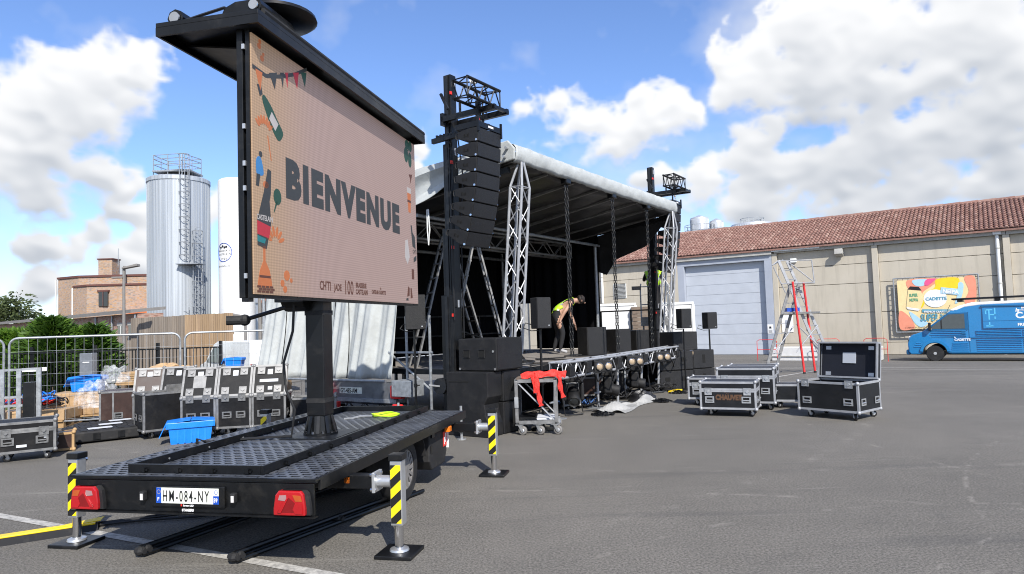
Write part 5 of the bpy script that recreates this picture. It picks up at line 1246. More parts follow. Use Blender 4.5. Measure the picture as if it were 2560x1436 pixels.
# tail of the stage trailer under the curtain
tl = MB().bx(-0.5, -0.35, 2.5, 4.9, 0.42, 0.72).build('trailer_tail', 'steel_box', ST)
MB().bx(-0.55, -0.5005, 2.4, 5.0, 0.36, 0.42).build('tail_bumper', 'galv', tl); MB().bx(-0.503, -0.5005, 3.3, 3.9, 0.5, 0.62).build('stage_number_plate', 'plate_white', tl)
text('plate_lettering', 'GY-485-AM', 0.12, 'black_print', tl, frame_m((-0.506, 3.87, 0.515), (0, -1, 0), (0, 0, 1)), 0.001, 0.75)
for y in (4.25, 2.35):
    MB().bx(-0.62, -0.5, y - 0.13, y + 0.13, 0.45, 0.68).build('tail_lamp', 'red_paint', tl, bevel=0.02)
for y in (3.9, 2.3): MB().bx(-0.66, -0.56, y - 0.1, y + 0.1, 0.16, 0.36).build('red_bracket', 'red_paint', tl, bevel=0.02)
MB().bx(-0.7, -0.36, 1.9, 2.36, 0.5, 0.78).build('galv_box', 'galv', tl, bevel=0.01)
m = MB(); truss(m, (-0.45, 2.3, 0.24), (-0.45, 4.9, 0.24), 0.2, 12, 0.014, 0.008); m.build('ground_truss', 'black_paint', ST)
for y in (2.3, 1.75): MB().tube((-0.35, y, 0), (-0.35, y, 1.9), 0.025, 8).build('scaffold_tube', 'galv', ST, smooth=True)
m = MB(); m.tube((-0.35, 1.7, 1.25), (-0.35, 2.9, 1.25), 0.022, 8); m.tube((-0.35, 1.75, 0.6), (-0.35, 2.8, 1.3), 0.02, 8); m.build('scaffold_brace', 'galv', ST)
drape(lambda u, v: (-0.05 + u * 7.2, 1.15 + fold(u * 7.2), 0.02 + v * 0.82), 200, 'under_deck_shade')  # black sheets added to stand in for the shade below the deck
drape(lambda u, v: (7.2 + fold(u), 0.5 + u * 4.0, 0.02 + v * 0.82), 60, 'under_deck_shade')
# rear handrails
for y0, y1, x in ((0.45, 2.2, 7.25),):
    m = MB()
    for z in (1.42, 1.95): m.bar((x, y0, z), (x, y1, z), 0.035, 0.035)
    for y in (y0, (y0 + y1) / 2, y1): m.bar((x, y, DK), (x, y, 1.96), 0.035, 0.035)
    m.build('side_handrail', 'black_paint', ST)
m = MB()
for z in (1.45, 1.95): m.bar((0.2, 5.35, z), (7.1, 5.35, z), 0.035, 0.035)
for k in range(7): m.bar((0.2 + k * 1.15, 5.35, DK), (0.2 + k * 1.15, 5.35, 1.96), 0.03, 0.03)
m.build('back_handrail', 'black_paint', ST)
m = MB(); m.bar((4.4, 4.9, 1.6), (5.6, 3.6, DK), 0.04, 0.03); m.build('stair_rail', 'black_paint', ST)

# ------------------------------------------------------------------ chain hoists
def chain(x, label, ztop=4.36, zbot=1.1):
    c = thing('hoist_chain', label, 'chain', st_pt(x, 0.08, 0), SA, 'hoist chains at the stage front')
    for sgn in (-1, 1):
        m = MB(); n = int((ztop - zbot) / 0.075)
        for k in range(n):
            z = zbot + k * 0.075; a = (k % 2) * math.pi / 2; ca, sa = math.cos(a), math.sin(a)
            xx = sgn * 0.045
            loop = [(0.016 * math.cos(t * math.pi / 4), 0.048 * math.sin(t * math.pi / 4)) for t in range(9)]
            m.path([(xx + p[0] * ca, p[0] * sa, z + p[1]) for p in loop], 0.0075, 4)
        m.build('chain_run', 'black_paint', c, kind='stuff')
    MB().bx(-0.09, 0.09, -0.07, 0.07, ztop - 0.06, ztop + 0.05).build('hoist_block', 'black_paint', c, bevel=0.02)
chain(1.74, 'pair of black chains at the stage front closest to the tall left lift'); chain(3.74, 'middle pair of black chains at the stage front'); chain(5.6, 'pair of black chains at the stage front closest to the far lift')

# ------------------------------------------------------------------ lift towers
def tower(s, t, label):
    T = thing('lift_tower', label, 'lift tower', st_pt(s, t), SA, 'lift towers at the stage corners')
    for k, (w, z0, z1, off) in enumerate(((0.24, 0.12, 2.2, 0.0), (0.2, 0.9, 3.3, -0.03), (0.17, 2.0, 4.7, -0.06), (0.15, 3.2, 5.85, -0.09))):
        o = MB().bx(-w / 2, w / 2, off - w / 2, off + w / 2, z0, z1).build('mast_section', 'black_paint', T, bevel=0.01)
        for sx in (-1, 1):
            MB().bx(sx * (w / 2 + 0.012) - 0.012, sx * (w / 2 + 0.012) + 0.012, off - 0.03, off + 0.03, z0 + 0.01, z1 - 0.02).build('guide_rib', 'black_deck', o)
        MB().bx(-w / 2 - 0.03, -w / 2 + 0.03, off - w / 2 - 0.02, off - w / 2 - 0.001, z1 - 0.35, z1 - 0.3).build('red_tape', 'red_print', o)
        MB().bx(-0.02, 0.02, off - w / 2 - 0.03, off - w / 2 - 0.001, z1 - 0.2, z1 - 0.08).build('pin', 'zinc', o)
    m = MB(); m.path([(0.1, -0.13, 5.0), (0.14, -0.2, 4.2), (0.1, -0.16, 3.2), (0.12, -0.15, 1.5)], 0.012, 5); m.path([(-0.1, -0.13, 3.9), (-0.16, -0.18, 3.0), (-0.13, -0.16, 1.8)], 0.012, 5); m.build('mast_cable', 'cable', T)
    for a in (45, 135, 225, 315):
        c, s_ = math.cos(R(a)), math.sin(R(a)); m = MB(); m.bar((0.1 * c, 0.1 * s_, 0.16), (0.95 * c, 0.95 * s_, 0.16), 0.08, 0.1); lg = m.build('outrigger_leg', 'black_paint', T)
        MB().tube((0.9 * c, 0.9 * s_, 0.01), (0.9 * c, 0.9 * s_, 0.5), 0.02, 8).build('leg_jack', 'zinc', lg); MB().lathe([(0.07, 0), (0.07, 0.02)], 12, (0.9 * c, 0.9 * s_, 0)).build('leg_pad', 'zinc', lg)
    MB().tube((-0.2, 0, 0.75), (-0.36, 0, 0.75), 0.13, 14).build('winch_drum', 'black_deck', T); MB().tube((-0.36, 0.0, 0.75), (-0.5, 0.1, 0.78), 0.015, 6).build('winch_crank', 'zinc', T)
    # fork that carries a short truss
    f = MB()
    for sx in (-0.17, 0.17): f.bar((sx, -0.05, 5.08), (sx, -1.12, 5.08), 0.06, 0.09)
    f.bar((-0.2, -0.06, 5.08), (0.2, -0.06, 5.08), 0.06, 0.2); f.bar((-0.2, -0.2, 5.22), (-0.2, -0.06, 5.5), 0.04, 0.04); f.bar((-0.2, -1.1, 5.08), (0.2, -1.1, 5.08), 0.05, 0.05)
    fk = f.build('fork', 'black_paint', T)
    m = MB(); truss(m, (-0.72, -0.86, 5.29), (0.14, -0.86, 5.29), 0.28, 6, 0.025, 0.011, n=8); m.build('fork_truss', 'black_paint', T, smooth=True)
    for x in (-0.55, -0.1, 0.05): m = MB(); m.tube((x, -0.72, 5.12), (x, -0.72, 4.96), 0.02, 8); m.build('truss_pin', 'black_paint', T)
    MB().bx(-0.5, -0.4, -0.93, -0.88, 5.42, 5.47).build('truss_sticker', 'white_print', T)
    m = MB(); m.bar((-0.27, -0.86, 5.2), (-0.27, -0.86, 4.95), 0.07, 0.06); m.build('hook_strap', 'black_paint', T)
    m = MB(); m.path([(-0.27 + 0.03 * math.cos(a * 0.7), -0.86, 4.9 + 0.05 * math.sin(a * 0.7)) for a in range(8)], 0.01, 5); m.tube((-0.27, -0.86, 4.86), (-0.27, -0.86, 4.79), 0.02, 8); m.build('shackle', 'red_paint' if s < 0 else 'zinc', T)
    return T
tower(-0.74, 0.925, 'near black lift tower holding the speaker array beside the screen')
tower(8.06, 1.02, 'far black lift tower at the stage corner by the grey door')

# ------------------------------------------------------------------ line arrays
def array(s, t, label, n=8):
    A = thing('line_array', label, 'speaker array', st_pt(s, t), SA, 'speaker arrays on the lift towers')
    m = MB()
    for sx in (-0.3, 0.3): m.bar((sx, -0.2, 4.74), (sx, 0.22, 4.74), 0.03, 0.09)
    m.bar((0, -0.2, 4.76), (0, 0.95, 4.72), 0.06, 0.08); m.bar((-0.3, -0.2, 4.74), (0.3, -0.2, 4.74), 0.03, 0.09); m.bar((-0.3, 0.2, 4.74), (0.3, 0.2, 4.74), 0.03, 0.09)
    for sx in (-0.3, 0.3): m.bar((sx, -0.21, 4.62), (sx, -0.21, 4.86), 0.03, 0.035)
    bf = m.build('rigging_frame', 'black_paint', A, bevel=0.004)
    for k in range(9): MB().bx(-0.035, 0.035, 0.22 + k * 0.075, 0.25 + k * 0.075, 4.76, 4.80).build('rig_tooth', 'black_paint', bf)
    MB().bx(-0.05, 0.08, -0.2195, -0.2165, 4.725, 4.755).build('frame_badge', 'white_print', bf)
    y, z, ang = 0.0, 4.69, R(3)
    H_ = 0.215; D_ = 0.38; W_ = 0.31
    for k in range(n):
        c = bpy.data.objects.new('speaker_cabinet', None); col.objects.link(c); c.parent = A
        c.location = (0, y - 0.2, z); c.rotation_euler = (ang, 0, 0)
        # side profile: deep front half, wedge towards the back
        P = [(0.0, 0), (0.0, -H_), (0.12, -H_), (D_ - 0.02, -H_ + 0.06), (D_, -H_ + 0.075), (D_, -0.055), (D_ - 0.03, -0.04), (0.12, 0)]
        MB().prism(P, 'x', -W_, W_).build('body', 'black_cab', c, bevel=0.006)
        MB().bx(-W_ + 0.012, W_ - 0.012, -0.008, -0.0005, -H_ + 0.01, -0.01).build('grille', 'grille', c)
        for sx in (-1, 1):
            m = MB(); x0, x1 = sorted((sx * (W_ + 0.002), sx * (W_ + 0.004))); m.bx(x0, x1, 0.17, 0.25, -0.13, -0.095); m.bx(x0, x1, 0.165, 0.185, -0.14, -0.085); m.bx(x0, x1, 0.235, 0.255, -0.14, -0.085); m.build('handle', 'dark_hole', c)
            MB().tube((sx * W_, 0.015, -H_ + 0.02), (sx * (W_ + 0.012), 0.015, -H_ + 0.02), 0.018, 8).build('rigging_pin', 'chrome', c)
            m = MB(); m.path([(sx * W_ * 0.96, D_ - 0.01, -0.06), (sx * W_ * 0.96, D_ + 0.035, -0.075), (sx * W_ * 0.96, D_ + 0.04, -0.11), (sx * W_ * 0.96, D_ + 0.03, -0.15), (sx * W_ * 0.96, D_ - 0.01, -0.16)], 0.009, 5); m.build('rear_guard', 'rubber', c)
        z -= H_ * math.cos(ang) + 0.014; y += H_ * math.sin(ang) * 1.0
        ang += R(1.2 if k < 3 else 3.6)
    return A
array(-1.0, 0.07, 'near hanging array of eight black speakers next to the screen')
array(7.75, 0.32, 'far hanging array of black speakers behind the right truss post')

# ------------------------------------------------------------------ ground speakers
def sub(name, label, loc, rz, w, d, h, style, group='bass cabinets beside the stage'):
    """front faces local -y; w along x"""
    S = thing(name, label, 'speaker', loc, rz, group)
    if style == 'horn':
        P = [(-d / 2, 0), (d / 2, 0), (d / 2, h), (-d / 2, h), (-d / 2, h * 0.62), (-d / 2 + 0.07, h * 0.5), (-d / 2 + 0.05, h * 0.34), (-d / 2 - 0.0, h * 0.2)]
        MB().prism(P, 'x', -w / 2, w / 2).build('body', 'black_cab', S, bevel=0.012)
        MB().bx(-w / 2 - 0.004, -w / 2 - 0.001, -d * 0.05, d * 0.42, h * 0.84, h * 0.86).build('slot', 'dark_hole', S)
        MB().lathe([(0.045, -w / 2 - 0.006), (0.045, -w / 2 - 0.001)], 20, (0, 0.12, h * 0.42), axis='x').build('emblem', 'dark_hole', S)
    else:
        MB().bx(-w / 2, w / 2, -d / 2, d / 2, 0, h).build('body', 'black_cab', S, bevel=0.014)
        MB().bx(-w / 2 + 0.02, w / 2 - 0.02, -d / 2 - 0.008, -d / 2 - 0.0005, 0.02, h - 0.02).build('grille', 'grille', S)
        if style == 'handles':
            for yy in (-d * 0.12, d * 0.28):
                hd = MB().bx(-w / 2 - 0.005, -w / 2 - 0.001, yy - 0.05, yy + 0.05, h * 0.42, h * 0.62).build('handle_recess', 'dark_hole', S)
                m = MB(); m.path([(-w / 2 - 0.008, yy - 0.058, h * 0.4), (-w / 2 - 0.008, yy + 0.058, h * 0.4), (-w / 2 - 0.008, yy + 0.058, h * 0.64), (-w / 2 - 0.008, yy - 0.058, h * 0.64), (-w / 2 - 0.008, yy - 0.058, h * 0.4)], 0.006, 4); m.build('handle_rim', 'black_cab', hd)
            for yy, zz in ((-d * 0.46, 0.03), (d * 0.46, 0.03), (-d * 0.42, h * 0.6)): MB().tube((-w / 2 - 0.012, yy, zz), (-w / 2, yy, zz), 0.02, 8).build('rigging_pin', 'chrome', S)
        if style == 'slot':
            for sx in (-1,): MB().bx(-0.04, 0.04, -d / 2 - 0.012, -d / 2 - 0.0085, h * 0.3, h * 0.75).build('handle_recess', 'dark_hole', S)
        if style == 'front':
            for xx in (-w * 0.28, w * 0.22): MB().bx(xx - 0.07, xx + 0.07, -d / 2 - 0.012, -d / 2 - 0.0085, h * 0.45, h * 0.68).build('handle_recess', 'dark_hole', S)
    for sx in (-1, 1):
        for sy in (-1, 1): MB().tube((sx * (w / 2 - 0.06), sy * (d / 2 - 0.06), -0.0), (sx * (w / 2 - 0.06), sy * (d / 2 - 0.06), 0.012), 0.03, 8).build('foot', 'rubber', S)
    return S
def stw(s, t, z): v = st_pt(s, t, z); return (v.x, v.y, z)
subA = SA
cA = Vector((-0.40, 10.32)); nf = Vector((0.831, -0.557)); sd = Vector((0.557, 0.831))
def sub_at(du, dv, z): c = cA + sd * du - nf * dv; return (c.x, c.y, z)
sub('bass_horn', 'tall bass cabinet with contoured front at the corner of the near stack', sub_at(0.2, 0.43, 0.0), SA, 0.38, 0.8, 0.98, 'horn')
sub('bass_cabinet', 'lower bass cabinet next to the wheeled frame in the near stack', sub_at(0.66, 0.36, 0.0), SA, 0.5, 0.68, 0.49, 'slot')
sub('bass_cabinet', 'upper bass cabinet with upright slot handle in the near stack', sub_at(0.66, 0.36, 0.5), SA, 0.5, 0.68, 0.48, 'slot')
sub('bass_cabinet', 'wide cabinet with two square handles on top of the near stack', sub_at(0.55, 0.34, 0.99), SA, 0.72, 0.74, 0.5, 'handles')
# far stack
RS = SA - R(22)
for k, (dx, dy, z, w, st, lb) in enumerate((
    (3.78, 16.75, 0.0, 0.95, 'front', 'bottom bass cabinet of the far stack below the right truss post'),
    (3.78, 16.75, 0.46, 0.95, 'front', 'middle bass cabinet of the far stack below the right truss post'),
    (4.08, 17.0, 0.92, 0.7, 'plain', 'top cabinet of the far stack beside the pole speakers'),
    (4.55, 17.15, 0.0, 0.62, 'slot', 'bottom cabinet at the outer end of the far stack'),
    (4.55, 17.15, 0.46, 0.62, 'slot', 'upper cabinet at the outer end of the far stack'))):
    sub('bass_cabinet', lb, (dx, dy, z), R(20) if k < 3 else R(20), w, 0.6, 0.45, st)
# stage monitors and side fills on the deck
for s, t, w, h, lb in ((4.05, 0.85, 0.5, 0.62, 'black side fill speaker on the deck before the bending worker'), (5.2, 0.75, 0.42, 0.55, 'black speaker standing on the deck beside the bending worker'), (6.2, 0.7, 0.38, 0.5, 'black speaker on the deck closest to the far lift')):
    sub('stage_speaker', lb, stw(s, t, DK), R(25), w, 0.42, h, 'plain', 'speakers standing on the stage deck')
def pole_speaker(x, y, z, ztop, label, rz, w=0.33, stand_label=''):
    """full range speaker on a round pole"""
    b = thing('speaker_stand', stand_label, 'stand', (x, y, 0), rz, 'speaker poles')
    MB().tube((0, 0, 0.05), (0, 0, z - 0.01), 0.02, 10).build('pole', 'black_paint', b, smooth=True)
    MB().tube((0, 0, 0.7), (0, 0, 0.76), 0.03, 10).build('collar', 'black_paint', b); MB().tube((0.02, 0, 0.73), (0.07, 0, 0.73), 0.012, 6).build('knob', 'rubber', b)
    MB().lathe([(0.2, 0.0), (0.2, 0.02), (0.04, 0.05)], 20).build('base', 'black_paint', b)
    S = thing('pole_speaker', label, 'speaker', (x, y, z), rz, 'speakers on poles'); h = ztop - z
    P = [(-w / 2, -0.14), (w / 2, -0.14), (w / 2 * 0.75, 0.12), (w / 2 * 0.45, 0.17), (-w / 2 * 0.45, 0.17), (-w / 2 * 0.75, 0.12)]
    MB().prism(P, 'z', 0, h).build('body', 'black_cab', S, bevel=0.012); MB().bx(-w / 2 + 0.008, w / 2 - 0.008, -0.15, -0.1405, 0.012, h - 0.012).build('grille', 'grille', S)
    MB().tube((w * 0.3, -0.153, 0.05), (w * 0.3, -0.1505, 0.05), 0.012, 8).build('badge', 'zinc', S)
    m = MB(); m.path([(-0.05, 0.16, 0.06), (-0.14, 0.22, 0.1), (-0.2, 0.2, 0.02), (-0.12, 0.08, -0.03), (-0.02, 0.02, -0.03)], 0.008, 5); m.build('speaker_cable', 'cable', S)
pole_speaker(-1.66, 11.45, 1.66, 2.24, 'black speaker on a pole just right of the LED screen', R(20), 0.34, 'pole of the speaker just right of the LED screen')
pole_speaker(0.43, 11.0, 1.61, 2.11, 'black speaker on a pole behind the wheeled frame', R(28), 0.26, 'pole of the speaker behind the wheeled frame')
pole_speaker(4.06, 16.35, 1.46, 1.93, 'black speaker on a pole in front of the far stack', R(22), 0.29, 'pole of the speaker in front of the far stack')
pole_speaker(4.86, 17.0, 1.42, 1.83, 'black speaker on a pole farthest right of the stage', R(22), 0.29, 'pole of the speaker farthest right of the stage')

# ------------------------------------------------------------------ front light truss on stands
LT = thing('light_truss', 'aluminium truss with lamps standing along the stage front', 'truss', st_pt(0, -0.05), SA)
m = MB(); truss(m, (0.9, 0, 0.86), (3.05, 0, 0.86), 0.26, 12, 0.024, 0.01, n=8); m.build('truss_length', 'alu', LT, smooth=True)
m = MB(); truss(m, (3.07, 0, 0.86), (5.2, 0, 0.88), 0.26, 12, 0.024, 0.01, n=8); m.build('truss_length', 'alu', LT, smooth=True)
m = MB(); truss(m, (5.22, 0, 0.88), (7.0, 0, 0.9), 0.26, 10, 0.024, 0.01, n=8); m.build('truss_length', 'alu', LT, smooth=True)
for x, lean in ((0.95, 0.0), (2.65, 0.08), (3.55, 0.05), (4.75, 0.0), (5.75, 0.0)):
    m = MB(); m.tube((x, 0.1, 0.02), (x - lean, 0.05, 0.74), 0.028, 10); sl = m.build('stand_leg', 'alu', LT, smooth=True)
    MB().bx(x - 0.16, x + 0.16, -0.06, 0.26, 0.0, 0.018).build('stand_base', 'galv', sl); MB().tube((x - 0.12, 0.1, 0.3), (x + 0.12, 0.1, 0.3), 0.018, 8).build('stand_clamp', 'galv', sl)
for k in range(9):
    x = 1.15 + k * 0.66
    MB().bx(x - 0.09, x + 0.09, -0.2, -0.06, 0.74 + 0.02 * (k % 3), 0.93 + 0.03 * (k % 2)).build('dimmer_box', 'black_cab', LT, bevel=0.015)
    m = MB(); m.path([(x + 0.05, -0.14, 0.9), (x + 0.2, -0.2, 0.7), (x + 0.33, -0.18, 0.62 - 0.06 * (k % 3)), (x + 0.5, -0.18, 0.72), (x + 0.66, -0.14, 0.92)], 0.014, 5); m.path([(x, 0.12, 0.96), (x + 0.2, 0.16, 1.0), (x + 0.4, 0.1, 0.97), (x + 0.66, 0.12, 1.0)], 0.016, 5); m.build('truss_cable', 'cable', LT, kind='stuff')
    m = MB(); m.path([(x + 0.1, 0.1, 0.8), (x + 0.14, 0.12, 0.4), (x + 0.1, 0.05, 0.03), (x + 0.5, -0.1, 0.02)], 0.013, 5); m.build('drop_cable', 'cable', LT)
mat('lamp_warm', (0.42, 0.32, 0.21), 0.2, coat=0.5)
def blinder(x, label):
    b = thing('blinder_lamp', label, 'stage lamp', st_pt(x, -0.3, 0.86), SA - R(38), 'twin blinder lamps on the light truss')
    MB().bx(-0.19, 0.19, -0.06, 0.12, -0.12, 0.1).build('housing', 'black_cab', b, bevel=0.015)
    m = MB(); m.prism([(-0.2, 0.1), (0.2, 0.1), (0.2, 0.3), (-0.2, 0.3)], 'z', 0.08, 0.1); m.build('bracket', 'black_paint', b)
    for sx in (-0.092, 0.092):
        m = MB(); m.lathe([(0.072, 0.0), (0.072, -0.03), (0.066, -0.035), (0.062, -0.01), (0.03, 0.02)], 20, (sx, -0.06, -0.01), axis='y'); l = m.build('lamp', 'chrome', b, smooth=True)
        m = MB(); m.lathe([(0.06, 0.0), (0.046, -0.012), (0.016, -0.018)], 16, (sx, -0.078, -0.01), axis='y'); m.build('lens', 'lamp_warm', l, smooth=True)
blinder(2.2, 'twin blinder lamp on the truss closest to the red sling'); blinder(3.67, 'second twin blinder lamp along the stage front truss'); blinder(5.2, 'third twin blinder lamp along the stage front truss'); blinder(6.75, 'twin blinder lamp at the far end of the stage front truss')
def moving_head(x, label, rz, tilt):
    h = thing('moving_head', label, 'stage lamp', st_pt(x, 0.02, 0.72), SA + rz, 'moving heads hung under the truss')
    MB().bx(-0.17, 0.17, -0.13, 0.13, -0.12, 0.02).build('base_box', 'black_cab', h, bevel=0.02)
    yo = bpy.data.objects.new('yoke', None); col.objects.link(yo); yo.parent = h
    for sx in (-1, 1): MB().bx(sx * 0.16 - 0.035, sx * 0.16 + 0.035, -0.08, 0.08, -0.46, -0.13).build('yoke_arm', 'black_cab', h, bevel=0.03)
    bpy.data.objects.remove(yo)
    m = MB(); m.lathe([(0.06, 0.2), (0.11, 0.17), (0.125, 0.02), (0.11, -0.1), (0.115, -0.2), (0.1, -0.22), (0.085, -0.2)], 20, axis='y'); o = m.build('head', 'black_cab', h, smooth=True, loc=(0, 0, -0.38), rot=(tilt, 0, 0))
    m = MB(); m.lathe([(0.085, -0.2), (0.06, -0.21), (0.02, -0.215)], 16, axis='y'); m.build('front_lens', 'glass_dark', o, smooth=True)
moving_head(1.62, 'moving head lamp beside the red sling', R(-60), R(25)); moving_head(3.1, 'middle moving head lamp under the stage front truss', R(20), R(15)); moving_head(4.4, 'moving head lamp nearest the far stands', R(20), R(10))

# ------------------------------------------------------------------ aluminium ladders on the deck
def a_ladder(s, t, z0, h, rz, label, spread=0.95, width=0.42, m_='alu_worn'):
    L = thing('step_ladder', label, 'ladder', st_pt(s, t, z0), rz)
    for sg in (-1, 1):
        for sx in (-1, 1):
            wt, wb = width * 0.36, width * 0.62
            m = MB(); m.bar((sx * wb, sg * spread / 2, 0), (sx * wt, sg * 0.03, h), 0.03, 0.065, up=(1, 0, 0)); m.build('stile', m_, L)
        for k in range(1, int(h / 0.28)):
            f = k * 0.28 / h; y = sg * (spread / 2 * (1 - f) + 0.03 * f); w = width * 0.62 * (1 - f) + width * 0.36 * f
            MB().bx(-w, w, y - 0.03, y + 0.03, k * 0.28 - 0.012, k * 0.28 + 0.012).build('rung', 'alu_worn' if sg < 0 else 'rubber', L)
    m = MB(); m.bx(-width * 0.4, width * 0.4, -0.06, 0.06, h - 0.03, h + 0.015); m.build('hinge_plate', 'rubber', L)
a_ladder(0.85, 1.6, DK, 2.35, R(-78), 'aluminium step ladder on the deck under the near speaker array', 1.15, .3)
a_ladder(0.85, 2.3, DK, 2.55, R(-62), 'second aluminium step ladder behind the one under the near array', 1.5, .34)
# ------------------------------------------------------------------ flight cases
CORNER = {}
def shared(key, fn, mat_, smooth=False):
    if key not in CORNER:
        me = fn().mesh(key); me.materials.append(MATS[mat_])
        if smooth:
            for p in me.polygons: p.use_smooth = True
        CORNER[key] = me
    return CORNER[key]
def caster_parts(par, x, y, h, turn=0.0, wheel_mat='rubber', name='caster'):
    c = bpy.data.objects.new(name, None); col.objects.link(c); c.parent = par; c.location = (x, y, 0); c.rotation_euler = (0, 0, turn)
    r = h * 0.42
    def fork():
        m = MB(); m.bx(-h * .35, h * .35, -h * .3, h * .3, h - h * .08, h)
        for s in (-1, 1): m.add([(-h * .12, s * h * .22, h * .93), (h * .25, s * h * .22, h * .93), (h * .38, s * h * .22, r * .9), (h * .2, s * h * .22, r * .8), (-h * .12, s * h * .26, h * .93), (h * .25, s * h * .26, h * .93), (h * .38, s * h * .26, r * .9), (h * .2, s * h * .26, r * .8)], [(0, 1, 2, 3), (7, 6, 5, 4), (0, 4, 5, 1), (1, 5, 6, 2), (2, 6, 7, 3), (3, 7, 4, 0)])
        m.tube((0, 0, h * .85), (0, 0, h * .93), h * .2, 10); return m
    place('caster_fork', shared('caster_fork_%d' % int(h * 1000), fork, 'zinc'), c)
    def wh():
        m = MB(); m.lathe([(r * .75, -h * .17), (r * .95, -h * .16), (r, -h * .08), (r, h * .08), (r * .95, h * .16), (r * .75, h * .17)], 20, (h * .28, 0, r), axis='y'); return m
    place('caster_wheel', shared('caster_wheel_%s_%d' % (wheel_mat, int(h * 1000)), wh, wheel_mat, True), c)
    place('caster_hub', shared('caster_hub_%d' % int(h * 1000), lambda: MB().lathe([(r * .6, -h * .18), (r * .2, -h * .2), (r * .2, h * .2), (r * .6, h * .18)], 14, (h * .28, 0, r), axis='y'), 'zinc', True), c)
    return c
def latch_mesh():
    m = MB(); m.bx(-.055, .055, -.006, 0, -.055, .055); m.bx(-.06, -.05, -.012, 0, -.06, .06); m.bx(.05, .06, -.012, 0, -.06, .06); m.bx(-.05, .05, -.012, 0, .05, .06); m.bx(-.05, .05, -.012, 0, -.06, -.05); m.tube((0, -.006, 0), (0, -.022, 0), .022, 8); m.bx(-.03, .03, -.018, -.004, -.006, .006); return m
def handle_frame():
    m = MB(); m.bx(-.075, .075, -.008, 0, -.055, -.035); m.bx(-.075, .075, -.008, 0, .035, .055); m.bx(-.075, -.05, -.008, 0, -.035, .035); m.bx(.05, .075, -.008, 0, -.035, .035); m.tube((-.05, -.012, -.012), (.05, -.012, -.012), .011, 6); return m
def edge_trims(m, x0, x1, y0, y1, z0, z1, w=.028, t=.006):
    o = t
    for (xa, sx) in ((x0, -1), (x1, 1)):
        for (ya, sy) in ((y0, -1), (y1, 1)): m.bx(min(xa + sx * o, xa - sx * w), max(xa + sx * o, xa - sx * w), min(ya + sy * o, ya - sy * w), max(ya + sy * o, ya - sy * w), z0 + w, z1 - w)
        for (za, sz) in ((z0, -1), (z1, 1)): m.bx(min(xa + sx * o, xa - sx * w), max(xa + sx * o, xa - sx * w), y0 - o, y1 + o, min(za + sz * o, za - sz * w), max(za + sz * o, za - sz * w))
    for (ya, sy) in ((y0, -1), (y1, 1)):
        for (za, sz) in ((z0, -1), (z1, 1)): m.bx(x0 + w, x1 - w, min(ya + sy * o, ya - sy * w), max(ya + sy * o, ya - sy * w), min(za + sz * o, za - sz * w), max(za + sz * o, za - sz * w))
    return m
